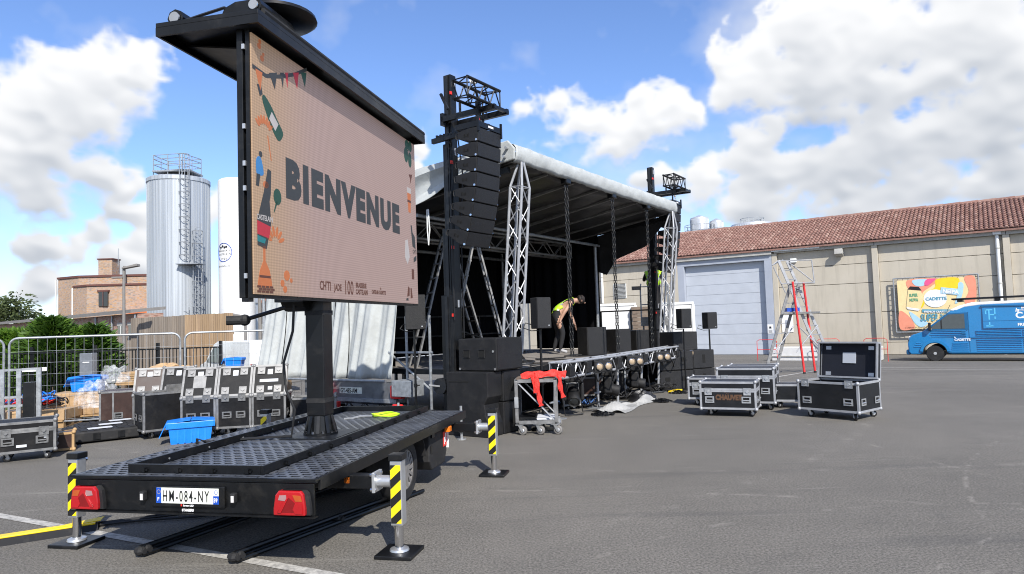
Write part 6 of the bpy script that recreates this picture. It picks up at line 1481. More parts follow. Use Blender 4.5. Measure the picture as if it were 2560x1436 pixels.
def flight_case(label, loc, rz, w, d, h, body='case_black', trim='alu_worn', lid=0.0, lid_open=None, latches=2, handles=2, side_handles=2, cast=.13, wheel='rubber', divider=False, cat='flight case', group='flight cases', hz=0.35, name='flight_case', seen_open=False):
    F = thing(name, label, cat, loc, rz, group)
    z0 = cast; z1 = z0 + h; x0, x1, y0, y1 = -w / 2, w / 2, -d / 2, d / 2
    zl = z1 - lid if lid else z1
    if seen_open:
        m = MB(); t = .012
        m.bx(x0, x1, y0, y0 + t, z0, z1); m.bx(x0, x1, y1 - t, y1, z0, z1); m.bx(x0, x0 + t, y0 + t, y1 - t, z0, z1); m.bx(x1 - t, x1, y0 + t, y1 - t, z0, z1); m.bx(x0 + t, x1 - t, y0 + t, y1 - t, z0, z0 + t)
        m.build('shell', body, F)
    else: MB().bx(x0, x1, y0, y1, z0, zl - (.004 if lid else 0)).build('shell', body, F)
    m = MB(); edge_trims(m, x0, x1, y0, y1, z0, zl - (.004 if lid else 0)); m.build('edge_trim', trim, F)
    if divider: m = MB(); m.bx(-w * .14 - .015, -w * .14 + .015, y0 - .007, y0 - .001, z0 + .03, zl - .03); m.build('trim_strip', trim, F)
    if lid and not lid_open:
        L = MB().bx(x0, x1, y0, y1, zl + .004, z1).build('lid', body, F); m = MB(); edge_trims(m, x0, x1, y0, y1, zl + .004, z1); m.build('lid_trim', trim, L)
    balls = [(x, y, z) for x in (x0, x1) for y in (y0, y1) for z in (z0, z1)]
    cm = shared('corner_ball_' + trim, lambda: MB().ball((0, 0, 0), .032, 8, 6), trim, True)
    for b in balls: place('corner_ball', cm, F, loc=(b[0] * .985, b[1] * .985, b[2] * .99 + .004))
    hm = shared('handle_frame_' + trim, handle_frame, 'latch_grey' if trim == 'alu_worn' else 'zinc'); hh = shared('handle_recess', lambda: MB().bx(-.05, .05, -.003, -.0005, -.035, .035), 'dark_hole')
    lm = shared('latch_' + trim, latch_mesh, 'latch_grey' if trim == 'alu_worn' else 'zinc')
    def fit(me, nm, x, y, z, rot):
        return place(nm, me, F, loc=(x, y, z), rot=(0, 0, rot))
    zz = z0 + h * hz
    for k in range(handles):
        x = x0 + w * ((k + .5) / handles) if handles != 2 else (x0 + .16, x1 - .16)[k]
        fit(hm, 'handle', x, y0 - .0075, zz, 0); fit(hh, 'handle_recess', x, y0 - .001, zz, 0)
    for k in range(side_handles):
        y = (y0 + .14, y1 - .14)[k] if side_handles == 2 else 0
        for sx, rt in ((1, math.pi / 2), (-1, -math.pi / 2)):
            fit(hm, 'handle', sx * (w / 2 + .0075), y, zz, rt); fit(hh, 'handle_recess', sx * (w / 2 + .001), y, zz, rt)
    for k in range(latches):
        x = (x0 + .14, x1 - .14)[k % 2]
        fit(lm, 'latch', x, y0 - .0075, zl - .02, 0)
    if cast > .05:
        for i, x in enumerate((x0 + .12, x1 - .12)):
            for j, y in enumerate((y0 + .1, y1 - .1)): caster_parts(F, x, y, cast - .004, random.uniform(-.9, .9), wheel)
    F['z1'] = z1
    return F
def open_lid(F, w, hgt, y, z, lean, body, trim, thick=.12, inside=False, label_paper=True):
    """lid standing up on its hinge; outside faces -y unless inside"""
    L = bpy.data.objects.new('lid', None); col.objects.link(L); L.parent = F; L.location = (0, y, z); L.rotation_euler = (lean, 0, 0)
    if inside:
        MB().bx(-w / 2 + .02, w / 2 - .02, .0, .012, .02, hgt - .02).build('lid_lining', 'case_inner', L); MB().bx(-w / 2, w / 2, .0125, .02, 0, hgt).build('lid_board', body, L)
        m = MB(); edge_trims(m, -w / 2, w / 2, -thick, .02, 0, hgt, .022); m.build('lid_trim', trim, L)
        m = MB(); m.bx(-w / 2, -w / 2 + .01, -thick, 0, 0, hgt); m.bx(w / 2 - .01, w / 2, -thick, 0, 0, hgt); m.bx(-w / 2 + .01, w / 2 - .01, -thick, 0, hgt - .01, hgt); m.bx(-w / 2 + .01, w / 2 - .01, -thick, 0, 0, .01); m.build('lid_side', body, L)
        MB().bx(-.11, .11, -.012, -.0005, hgt * .42, hgt * .72).build('label_dish', 'door_grey', L)
        for x in (-w * .36, w * .36):
            for z_ in (.07, hgt - .09): MB().bx(x - .045, x + .045, -.008, -.0005, z_ - .03, z_ + .03).build('latch_back', 'zinc', L)
    else:
        MB().bx(-w / 2, w / 2, 0, thick, 0, hgt).build('lid_board', body, L); m = MB(); edge_trims(m, -w / 2, w / 2, 0, thick, 0, hgt); m.build('lid_trim', trim, L)
        cm = shared('corner_ball_' + trim, lambda: MB().ball((0, 0, 0), .032, 8, 6), trim, True)
        for x in (-w / 2, w / 2):
            for z_ in (0, hgt): place('corner_ball', cm, L, loc=(x * .98, .01, z_ * .99 + .004))
        lm = shared('latch_' + trim, latch_mesh, 'latch_grey')
        for x in (-w / 2 + .13, w / 2 - .13):
            for z_ in (.09, hgt - .1): place('latch', lm, L, loc=(x, -.0075, z_))
        if label_paper: MB().bx(-.04, .045, -.004, -.0005, hgt * .68, hgt * .86).build('paper_label', 'paper', L); 
    return L
# cases on the right
c = flight_case('low new flight case with burnt triangle logo on its front', (3.74, 12.0, 0), R(-25), .92, .6, .46, 'case_new', 'alu', lid=.14, wheel='blue_wheel' if False else 'rubber', group='flight cases in front of the roller door')
text('case_lettering', 'CHAUVET', .115, 'burnt', c, frame_m((-.2, -.303, .29), (1, 0, 0), (0, 0, 1)), .009, .8, spacing=1.05)
m = MB(); m.path([(-.1, -.303, .45), (.1, -.303, .45), (0, -.303, .385), (-.1, -.303, .45)], .004, 4); m.build('triangle_logo', 'burnt', c)
flight_case('small flight case tucked behind the logo case', (3.9, 13.5, 0), R(-25), .9, .55, .4, 'case_new', 'alu', lid=.12, group='flight cases in front of the roller door')
flight_case('tall flight case behind the logo case with a long side', (4.32, 12.8, 0), R(-25), 1.0, .62, .62, 'case_new', 'alu', lid=.16, group='flight cases in front of the roller door')
flight_case('hindmost flight case of the group by the tall ladder', (4.72, 13.6, 0), R(-25), .9, .55, .6, 'case_new', 'alu', lid=.14, group='flight cases in front of the roller door')
c = flight_case('big flight case standing open with its navy lining shown', (5.33, 11.36, 0), R(-52), 1.0, .74, .46, 'case_new', 'alu', group='flight cases in front of the roller door', seen_open=True)
open_lid(c, 1.0, .6, .39, .6, R(-9), 'case_new', 'alu', .1, True)
flight_case('plain lid board case lying flat behind the open case', (5.1, 12.75, 0), R(-20), .7, .5, .3, 'case_new', 'alu', handles=0, latches=0, side_handles=0, group='flight cases in front of the roller door')

# cases on the left: a row standing open with the lids turned to the yard
ROWZ = R(9)
base = Vector((-5.36, 11.66))
rowd = Vector((math.cos(ROWZ), math.sin(ROWZ)))
LBL = ['open black case at the left end of the row, lid bare', 'open black case second in the row, lid with framed label', 'open black case third in the row, lid with white label', 'open black case at the right end of the row, lid scribbled white']
for k in range(4):
    p = base + rowd * (k * .56 - .5) if k else Vector((-6.0, 12.35))
    c = flight_case(LBL[k], (p.x, p.y, 0), ROWZ, .54, .6, .52, 'case_black', 'alu_worn', group='row of open cases behind the trailer', seen_open=True, hz=.42)
    L = open_lid(c, .54, .52, -.3, .66, R(-24), 'case_black', 'alu_worn', .1)
    if k == 1: MB().bx(-.1, .1, -.006, -.0045, .16, .38).build('label_frame', 'alu_worn', L)
    if k == 3: MB().bx(-.16, .14, -.0025, -.0005, .22, .27).build('chalk_scribble', 'paper', L); MB().bx(-.02, .05, -.0025, -.0005, .08, .14).build('chalk_scribble', 'paper', L)
c = flight_case('brown topped open case behind the brown trunk', (-6.75, 12.75, 0), R(14), .5, .5, .5, 'case_brown', 'alu_worn', group='row of open cases behind the trailer', seen_open=True)
open_lid(c, .5, .5, -.25, .64, R(-22), 'case_brown', 'alu_worn', .1)
c = flight_case('scuffed black trunk with off centre trim strip beside the blue crate', (-6.02, 11.72, 0), R(42), .74, .58, .62, 'case_black', 'alu_worn', group='trunks left of the trailer', handles=0, latches=0, seen_open=True)
m = MB(); m.bx(.05, .3, -.05, -.03, .74, .86); m.build('lid_stay', 'alu_worn', c)
flight_case('dark brown trunk standing behind the flat plastic cases', (-7.45, 13.0, 0), R(20), .62, .62, .68, 'case_brown', 'alu_worn', cast=.02, divider=True, group='trunks left of the trailer', latches=0, handles=1)
flight_case('small scuffed case right of the row behind the trailer', (-3.55, 12.1, 0), R(14), .75, .5, .42, 'case_black', 'alu_worn', group='trunks left of the trailer', latches=0, handles=0, seen_open=True)
rk = flight_case('steel cornered rack case at the very left edge', (-7.08, 9.95, 0), R(32), .72, .6, .42, 'case_black', 'alu_worn', lid=.12, group='trunks left of the trailer', hz=.38)
MB().bx(-.1, .02, -.309, -.3005, .2, .235).build('paper_label', 'paper', rk); MB().bx(.22, .26, -.309, -.3005, .3, .4).build('round_socket', 'zinc', rk)
flight_case('little brown box behind the rack case', (-6.95, 10.55, 0), R(30), .3, .3, .26, 'case_brown', 'wood', cast=.02, handles=0, side_handles=0, latches=0, group='trunks left of the trailer')
# flat plastic transport cases
def flat_case(x, y, rz, label):
    F = thing('plastic_case', label, 'plastic case', (x, y, 0), rz, 'flat plastic cases on the asphalt')
    P = [(-.24, .03), (-.24, .17), (-.22, .2), (.22, .2), (.24, .17), (.24, .03)]
    MB().prism(P, 'x', -.62, .62).build('shell', 'rubber', F, bevel=.02)
    for k in range(7): MB().bx(-.56 + k * .175, -.48 + k * .175, -.2, .2, .2005, .212).build('lid_rib', 'rubber', F, bevel=.004)
    for x_ in (-.35, 0, .35): MB().bx(x_ - .05, x_ + .05, -.255, -.241, .06, .16).build('catch', 'black_paint', F)
    for y_ in (-.16, .16): MB().tube((-.64, y_ - .03, .045), (-.64, y_ + .03, .045), .042, 10).build('wheel', 'rubber', F)
    MB().bx(-.1, .25, -.1, .12, .213, .2145).build('paper_label', 'paper', F)
    MB().bx(-.66, -.625, -.12, .12, .1, .14).build('handle', 'black_paint', F)
for k, lb in enumerate(('flat black plastic case nearest the trailer', 'middle flat black plastic case of three', 'flat black plastic case nearest the fence')):
    flat_case(-6.95 - .12 * k, 11.35 + .5 * k, R(38), lb)
# blue crates
def crate(x, y, z, rz, s, label):
    C_ = thing('blue_crate', label, 'crate', (x, y, z), rz, 'blue plastic crates'); w, d, h = .58 * s, .38 * s, .3 * s
    def ring(a, b, z0, z1, a2, b2):
        m = MB(); m.add([(-a, -b, z0), (a, -b, z0), (a, b, z0), (-a, b, z0), (-a2, -b2, z1), (a2, -b2, z1), (a2, b2, z1), (-a2, b2, z1)], [(3, 2, 1, 0), (0, 1, 5, 4), (1, 2, 6, 5), (2, 3, 7, 6), (3, 0, 4, 7)]); return m
    ring(w * .43, d * .42, 0, h * .8, w * .48, d * .48).build('tub', 'blue_plastic', C_, thick=.006)
    m = MB(); m.bx(-w * .52, w * .52, -d * .53, -d * .49, h * .72, h * 1.0); m.bx(-w * .52, w * .52, d * .49, d * .53, h * .72, h * 1.0); m.bx(-w * .54, -w * .49, -d * .53, d * .53, h * .72, h); m.bx(w * .49, w * .54, -d * .53, d * .53, h * .72, h); m.build('rim', 'blue_plastic', C_, bevel=.006)
    m = MB(); m.add([(-w * .5, -d * .5, h), (0, -d * .5, h * 1.08), (0, d * .5, h * 1.08), (-w * .5, d * .5, h)], [(0, 1, 2, 3)]); m.add([(0.01, -d * .5, h * 1.08), (w * .5, -d * .5, h), (w * .5, d * .5, h), (0.01, d * .5, h * 1.08)], [(0, 1, 2, 3)]); m.build('lid_flap', 'blue_plastic', C_, thick=.01)
    m = MB(); m.add([(-w * .54, -d * .5, h * .95), (-w * .54, d * .5, h * .95), (-w * .68, d * .5, h * .35), (-w * .68, -d * .5, h * .35)], [(0, 1, 2, 3)]); m.build('hinged_flap', 'blue_plastic', C_, thick=.012)
    for k in range(5): MB().bx(-w * .3 + k * w * .15, -w * .26 + k * w * .15, -d * .475, -d * .445, h * .05, h * .7).build('rib', 'blue_plastic', C_)
crate(-5.2, 11.0, 0, R(24), 1.12, 'blue plastic crate standing alone on the asphalt')
crate(-8.95, 14.4, .6, R(8), 1.0, 'blue plastic crate up on the wrapped pallet')
crate(-7.75, 19.0, .78, R(0), .8, 'blue plastic crate on black boxes before the white van')

# ------------------------------------------------------------------ pallet load, boxes and mesh fence on the left
def pallet(x, y, z, rz, label):
    P = thing('pallet', label, 'pallet', (x, y, z), rz, 'wooden pallets')
    for k in range(7): MB().bx(-.6, .6, -.4 + k * .125 - .045, -.4 + k * .125 + .045, .12, .142).build('slat', 'wood', P)
    for x_ in (-.55, 0, .55):
        for y_ in (-.35, 0, .35): MB().bx(x_ - .05, x_ + .05, y_ - .05, y_ + .05, .02, .119).build('block', 'wood', P)
        MB().bx(x_ - .05, x_ + .05, -.4, .4, 0, .0195).build('runner', 'wood', P)
pallet(-9.35, 13.5, 0, R(10), 'wooden pallet under the cable heap behind the mesh fence'); pallet(-9.0, 14.3, 0, R(10), 'wooden pallet under the blue crate behind the mesh fence')
bx_ = MB().bx(-.55, .5, -.35, .35, 0, .44).build('cardboard_box', 'cardboard', bevel=.01); bx_.location = (-9.0, 14.35, .145); bx_.rotation_euler = (0, 0, R(8)); tag(bx_, 'brown box on the pallet below the blue crate', 'box')
bx_ = MB().bx(-.62, .62, -.4, .4, 0, .2).build('cardboard_tray', 'cardboard', bevel=.01); bx_.location = (-9.35, 13.48, .145); bx_.rotation_euler = (0, 0, R(10)); tag(bx_, 'low cardboard tray under the cable heap', 'box')
def heap(x, y, z, w, d, h, n, colors, label):
    H_ = thing('cable_heap', label, 'cables', (x, y, z))
    for ci, cm_ in enumerate(colors):
        m = MB()
        for k in range(n):
            cx, cy = random.uniform(-w, w) * .6, random.uniform(-d, d) * .6; r_ = random.uniform(.08, .2); ax = random.uniform(0, 3.14); tl_ = random.uniform(-1.2, 1.2); pts = []
            for i in range(17):
                a = i * 2 * math.pi / 16; px_, py_ = r_ * math.cos(a), r_ * math.sin(a); zz_ = abs(py_ * math.sin(tl_)); yy_ = py_ * math.cos(tl_)
                pts.append((cx + px_ * math.cos(ax) - yy_ * math.sin(ax), cy + px_ * math.sin(ax) + yy_ * math.cos(ax), .02 + random.uniform(0, h) * .05 + zz_ + h * (1 - (cx / w) ** 2) * .5 * ((ci + 1) / len(colors))))
            m.path(pts, .013, 5)
        m.build('coil', cm_, H_, kind='stuff')
heap(-9.4, 13.45, .35, .6, .4, .35, 16, ('cable', 'red_cloth', 'cable', 'blue_plastic'), 'heap of black and red cables wrapped in film behind the fence')
def film_mat():
    m = bpy.data.materials.new('film'); m.use_nodes = True; t = m.node_tree; MATS['film'] = m
    b = t.nodes['Principled BSDF']; b.inputs['Base Color'].default_value = (.85, .87, .9, 1); b.inputs['Roughness'].default_value = .2
    tr = t.nodes.new('ShaderNodeBsdfTransparent'); mx = t.nodes.new('ShaderNodeMixShader'); c = t.nodes.new('ShaderNodeTexCoord').outputs['Object']
    n = noise(t, c, 7, 5, .7).outputs[0]
    t.links.new(maprange(t, n, .4, .7, .04, .5), mx.inputs[0]); t.links.new(tr.outputs[0], mx.inputs[1]); t.links.new(b.outputs[0], mx.inputs[2]); t.links.new(mx.outputs[0], t.nodes['Material Output'].inputs[0])
film_mat()
def crumple(x, y, z, sx, sy, sz, m_, name, label, cat, seed, n=26, rough=.3):
    rr = random.Random(seed); ph_ = [(rr.uniform(2, 9), rr.uniform(2, 9), rr.uniform(0, 6)) for _ in range(7)]
    def f(u, v):
        a = u * 2 * math.pi; p = v * math.pi / 2
        d_ = 1 + rough * sum(math.sin(q[0] * a / 2.0 // .01 * .01 + q[2]) * math.sin(q[1] * p + q[2] * 2) for q in ph_) / 3.0
        if u == 1: d_ = f0(v)
        return (sx * d_ * math.cos(a) * math.cos(p), sy * d_ * math.sin(a) * math.cos(p), sz * max(.0, math.sin(p)) * d_)
    def f0(v):
        p = v * math.pi / 2
        return 1 + rough * sum(math.sin(q[2]) * math.sin(q[1] * p + q[2] * 2) for q in ph_) / 3.0
    m = MB(); m.grid(f, n, n // 2); o = m.build(name, m_); o.location = (x, y, z); return tag(o, label, cat)
crumple(-8.15, 14.0, .78, .3, .22, .3, 'film', 'plastic_bag', 'crumpled clear plastic sack above the brown trunk', 'plastic bag', 4)
crumple(-8.6, 14.15, .3, .5, .35, .45, 'film', 'stretch_film', 'torn stretch film hanging round the pallet load', 'plastic film', 9)
wt = thing('sawn_timber', 'stack of sawn boards behind the brown trunk lids', 'timber', (-8.95, 17.2, gh(-8.95, 17.2) + .35), R(-8))
for k in range(6):
    for j in range(3): MB().bx(-.95 + .03 * k, .6 - .05 * j, -.3 + j * .2, -.12 + j * .2, .3 + k * .055, .345 + k * .055).build('board', 'wood', wt)
for x_ in (-.7, .4): MB().bx(x_ - .05, x_ + .05, -.35, .35, -.35, .298).build('trestle', 'wood_dark', wt)
mt = MB().bx(-.35, .5, -.3, .3, 0, .32).build('wooden_box', 'cardboard', bevel=.01); mt.location = (-7.9, 17.0, gh(-8, 17) + .62); tag(mt, 'tan plywood box beside the stacked boards', 'box')
mt2 = MB().bx(-.5, .6, -.35, .35, 0, .6).build('black_trolley', 'case_black', bevel=.01); mt2.location = (-7.85, 17.0, gh(-8, 17) + .01); tag(mt2, 'black box under the tan plywood box', 'box')
crumple(-8.6, 16.95, gh(-8.6, 17) + .98, .5, .3, .14, 'cardboard', 'wrapping_paper', 'crumpled brown paper on the stacked boards', 'paper', 21, rough=.4)
for x_, y_, w_2, h_2, cl, lb in ((-8.95, 19.2, .5, .78, 'case_black', 'black box left of the brown crate before the white van'), (-8.15, 19.1, .4, .7, 'case_brown', 'brown crate between the black boxes before the white van'), (-7.75, 18.95, .4, .6, 'case_black', 'black box holding the small blue crate'), (-6.6, 18.6, .45, .75, 'cardboard', 'stacked cardboard boxes right of the white van')):
    o = MB().bx(-w_2, w_2, -.3, .3, 0, h_2 + .18).build('storage_box', cl, bevel=.01); o.location = (x_, y_, gh(x_, y_)); tag(o, lb, 'box')
# stainless cabinet
ec = thing('control_cabinet', 'stainless control cabinet on black posts behind the fence', 'cabinet', (-11.5, 18.5, gh(-11.5, 18.5)))
MB().bx(-.17, .17, -.12, .12, .8, 1.5).build('box', 'steel_box', ec, bevel=.01); MB().bx(-.08, .1, -.126, -.1205, 1.25, 1.27).build('label_strip', 'white_print', ec)
for x_ in (-.12, .12): MB().bx(x_ - .04, x_ + .04, -.06, .06, 0, .799).build('post', 'black_paint', ec)
# mesh fence panels
def mesh_panel(p, q, h, label, z=0.0):
    p, q = Vector(p), Vector(q); d_ = q - p; L_ = d_.length
    F = thing('mesh_fence_panel', label, 'fence', (p.x, p.y, z), math.atan2(d_.y, d_.x), 'temporary mesh fence panels')
    r_ = .15; m = MB()
    arc0 = [(r_ - r_ * math.cos(R(a)), h - r_ + r_ * math.sin(R(a))) for a in range(0, 91, 15)]; arc1 = [(L_ - b[0], b[1]) for b in arc0[::-1]]
    m.path([(0, 0, .03)] + [(a, 0, b) for a, b in arc0 + arc1] + [(L_, 0, .03)], .021, 8); m.tube((0, 0, .12), (L_, 0, .12), .016, 6); m.build('tube_frame', 'galv', F, smooth=True)
    m = MB(); n = int(L_ / .15)
    for k in range(1, n): x_ = k * L_ / n; m.tube((x_, 0, .12), (x_, 0, h - .02), .0032, 4)
    for k in range(7): z_ = .16 + k * (h - .2) / 7; m.tube((.0, -.006, z_), (L_, -.006, z_), .0032, 4)
    m.build('wire_mesh', 'galv', F, kind='stuff')
    for x_ in (0, L_): MB().bx(x_ - .12, x_ + .12, -.3, .3, 0, .1).build('fence_foot', 'rubber', F, bevel=.02)
    return F
f1 = mesh_panel((-9.55, 12.95), (-6.75, 13.85), 1.74, 'mesh fence panel with small white plate behind the flat cases')
MB().bx(.22, .62, -.035, -.024, 1.1, 1.17).build('name_plate', 'white_print', f1)
mesh_panel((-6.68, 13.9), (-3.95, 15.2), 1.74, 'mesh fence panel behind the row of open cases')
mesh_panel((-11.6, 11.6), (-9.63, 12.92), 1.74, 'mesh fence panel cut off by the left edge')
# material lift folded at the fence
ml = thing('folded_lift', 'folded galvanised material lift behind the rack case', 'lift', (-8.7, 12.2, 0), R(20))
for x_ in (-.35, -.1, .2):
    MB().bx(x_ - .035, x_ + .035, -.035, .035, .1, 1.2).build('upright', 'galv', ml)
for z_ in (.55, .7, 1.18): MB().bx(-.38, .24, -.03, .03, z_ - .02, z_ + .02).build('cross_bar', 'galv', ml)
MB().bx(-.02, .16, -.1, .1, .1, .95).build('mast_block', 'black_paint', ml); MB().bx(-.5, .4, -.06, .06, .05, .12).build('foot_bar', 'galv', ml)
mw = MB(); mw.lathe([(.1, -.06), (.26, -.06), (.27, 0), (.26, .06), (.1, .06)], 22, axis='y'); mw.build('wheel', 'rubber', ml, smooth=True, loc=(-.62, -.5, .7))

# ------------------------------------------------------------------ wheeled frame with red sling
CT = thing('wheeled_frame', 'open aluminium frame trolley on casters beside the bass cabinets', 'trolley', (.34, 10.95, 0), R(-4)); w2, d2_, zt, zb = .3, .42, .82, .19
m = MB(); t_ = .05
for sx in (-1, 1):
    for sy in (-1, 1): m.bar((sx * w2, sy * d2_, zb), (sx * w2, sy * d2_, zt), t_, t_)
m.build('upright', 'alu_worn', CT, bevel=.004)
for z_ in (zb, zt):
    m = MB()
    for sy in (-1, 1): m.bx(-w2 + .025, w2 - .025, sy * d2_ - .025, sy * d2_ + .025, z_ - .025, z_ + .025)
    for sx in (-1, 1): m.bx(sx * w2 - .025, sx * w2 + .025, -d2_ + .025, d2_ - .025, z_ - .025, z_ + .025)
    m.build('frame_rail', 'alu_worn', CT)
MB().bx(-w2, w2, -d2_, d2_, zt + .026, zt + .036).build('top_board', 'wood_dark', CT)
for sy in (-1, 1): m = MB(); m.bar((-w2, sy * d2_, zt), (w2, sy * d2_, zb), .012, .02); m.build('diagonal_brace', 'alu', CT)
MB().bx(-w2, -.02, -.3, .3, zb + .026, zb + .06).build('black_tray', 'black_paint', CT); MB().bx(.0, w2 - .03, -.35, .1, zb + .026, zb + .05).build('worn_tray', 'paper', CT)
MB().bx(-w2 - .03, -w2 + .03, -d2_ - .04, -d2_ - .026, .42, .58).build('lock_plate', 'zinc', CT)
for x_ in (-.26, 0.02, .28):
    for y_ in (-d2_ + .02, d2_ - .02): caster_parts(CT, x_, y_, .16, random.uniform(-.6, .6), 'gutter_grey')
RSL = thing('red_sling', 'bright red round slings draped over the wheeled frame', 'sling', (.34, 10.95, .86), R(-4))
def ribbon(pts, w, nm):
    m = MB(); q = [Vector(p) for p in pts]; sm_ = []
    for i in range(len(q) - 1):
        p0, p1, p2, p3 = q[max(0, i-1)], q[i], q[i+1], q[min(len(q)-1, i+2)]
        for j in range(6):
            t = j / 6; sm_.append(.5 * ((2*p1) + (p2-p0)*t + (2*p0-5*p1+4*p2-p3)*t*t + (3*p1-p0-3*p2+p3)*t**3))
    sm_.append(q[-1]); n_s = len(sm_)
    vs_r = []
    for i, p in enumerate(sm_):
        d_ = (sm_[min(i + 1, n_s - 1)] - sm_[max(i - 1, 0)]).normalized()
        hang = abs(d_.z)
        side = Vector((1, .1, 0)) * hang + Vector((-.15, .4, .9)) * (1 - hang)
        side = (side - d_ * side.dot(d_)).normalized(); nn = side.cross(d_).normalized()
        ww = w * (1 + .25 * math.sin(i * .9 + len(pts))); tt = .011
        for k in range(10):
            a_ = 2 * math.pi * k / 10; vs_r.append(p + side * ww * math.cos(a_) + nn * (tt * math.sin(a_) + .008 * math.sin(3 * a_ + i * .7)))
    fs_r = [(i * 10 + k, i * 10 + (k + 1) % 10, (i + 1) * 10 + (k + 1) % 10, (i + 1) * 10 + k) for i in range(n_s - 1) for k in range(10)] + [tuple(range(9, -1, -1)), tuple(range((n_s - 1) * 10, n_s * 10))]
    m.add(vs_r, fs_r); m.build(nm, 'red_cloth', RSL, smooth=False)
ribbon([(-.22, -.4, .03), (-.05, -.42, .06), (.12, -.43, .055), (.3, -.42, .07), (.46, -.44, .05)], .05, 'sling_loop')
ribbon([(-.2, -.36, .03), (.05, -.34, .05), (.3, -.36, .06), (.47, -.4, .045)], .045, 'sling_loop')
ribbon([(-.02, -.42, .07), (.02, -.47, .02), (.03, -.48, -.15), (.06, -.475, -.34), (.08, -.47, -.42)], .034, 'sling_tail')
ribbon([(.33, -.42, .06), (.37, -.48, 0), (.38, -.49, -.15), (.42, -.48, -.3)], .032, 'sling_tail')
ribbon([(-.01, -.43, .06), (-.03, -.47, -.02), (-.0, -.475, -.22)], .026, 'sling_tail')

# ------------------------------------------------------------------ loose things at the stage front
def ground_sheet(s, t, w, d, label, mm, seed):
    rr = random.Random(seed); a_ = [rr.uniform(0, 6) for _ in range(6)]
    def f(u, v):
        x = (u - .5) * w; y = (v - .5) * d * (1 + .4 * math.sin(u * 5 + a_[0]))
        return (x, y, .02 + max(0, .11 * math.sin(u * 9 + a_[1]) * math.sin(v * 5 + a_[2]) + .05 * math.sin(u * 23 + v * 9)) * math.sin(math.pi * v) ** .5 if 0 < v < 1 else .012)
    m = MB(); m.grid(f, 48, 16); o = m.build('crumpled_tarp', mm, smooth=False, thick=.003); o.location = st_pt(s, t); o.rotation_euler = (0, 0, SA); return tag(o, label, 'tarp')
ground_sheet(3.05, -.45, 2.0, .5, 'crumpled white tarp lying along the stage front', 'tarp_dirty', 3)
def chain_pile(s, t, label):
    m = MB(); rr = random.Random(int(s * 100))
    for k in range(150):
        r_ = .2 * math.sqrt(rr.random()); a = rr.uniform(0, 6.28); z_ = .015 + .07 * (1 - r_ / .2) * rr.random(); b = rr.uniform(0, 3.14)
        x, y = r_ * math.cos(a), r_ * math.sin(a); dx_, dy_ = .03 * math.cos(b), .03 * math.sin(b)
        m.path([(x - dx_, y - dy_, z_), (x - dy_ * .5, y + dx_ * .5, z_ + .01), (x + dx_, y + dy_, z_), (x + dy_ * .5, y - dx_ * .5, z_ - .005), (x - dx_, y - dy_, z_)], .008, 4)
    o = m.build('chain_pile', 'black_paint'); o.location = st_pt(s, t); tag(o, label, 'chain', 'heaps of black chain')
chain_pile(1.75, -.5, 'heap of black chain beside the wheeled frame'); chain_pile(3.95, -.75, 'heap of black chain at the end of the white tarp'); chain_pile(5.6, -.5, 'heap of black chain near the far stack')
crumple(*st_pt(4.0, -.3, 0), .28, .2, .2, 'tarp_black', 'rubbish_sack', 'small black sack on the ground by the white tarp', 'bag', 31, rough=.25)
crumple(*st_pt(.95, .9, DK), .35, .22, .16, 'tarp_black', 'black_bundle', 'black cloth bundle on the deck behind the pole speaker', 'bag', 35, rough=.25)
for k, (s, t, lb) in enumerate(((2.6, .5, 'tangle of dark cables under the near truss stands'), (4.2, .4, 'tangle of dark cables under the middle of the truss'), (5.9, .1, 'tangle of dark cables before the far stack'), (5.0, 1.2, 'tangle of dark cables beneath the deck'))):
    v = st_pt(s, t); heap(v.x, v.y, 0, .55, .4, .12, 18, ('cable', 'cable', 'blue_cable' if k == 0 else 'cable'), lb)
for s, t, w_2, h_2, cl, lb in ((2.35, .55, .35, .45, 'case_black', 'black case under the truss beside the leaning stand'), (4.1, 1.0, .5, .4, 'case_brown', 'red brown case under the stage deck'), (5.1, .75, .3, .45, 'case_black', 'dark case with square dish under the far truss')):
    v = st_pt(s, t); flight_case(lb, (v.x, v.y, 0), R(16), w_2, .4, h_2, cl, 'alu_worn', handles=0, side_handles=0, latches=0, group='cases stored under the stage', cast=.08)
o = MB().bx(-.25, .25, -.08, .08, 0, .05).build('yellow_ramp', 'yellow', bevel=.01); o.location = st_pt(5.8, -.35); o.rotation_euler = (0, 0, SA); tag(o, 'small yellow cable protector by the far truss stand', 'cable ramp')
for k in range(5):
    m = MB(); p = st_pt(.6 + k * 1.3, .3 + .1 * k, DK + .02); pts = [(p.x + .5 * math.sin(i * .8 + k), p.y + i * .16, DK + .02 + .006 * (i % 2)) for i in range(8)]
    m.path(pts, .013, 5); tag(m.build('deck_cable', 'cable', smooth=True), ('black cable snaking over the deck by the near ladder', 'black cable snaking over the deck behind the first chain', 'black cable over the deck beside the worker', 'black cable over the deck near the middle chain', 'black cable over the deck near the far chain')[k], 'cable', 'cables on the deck')

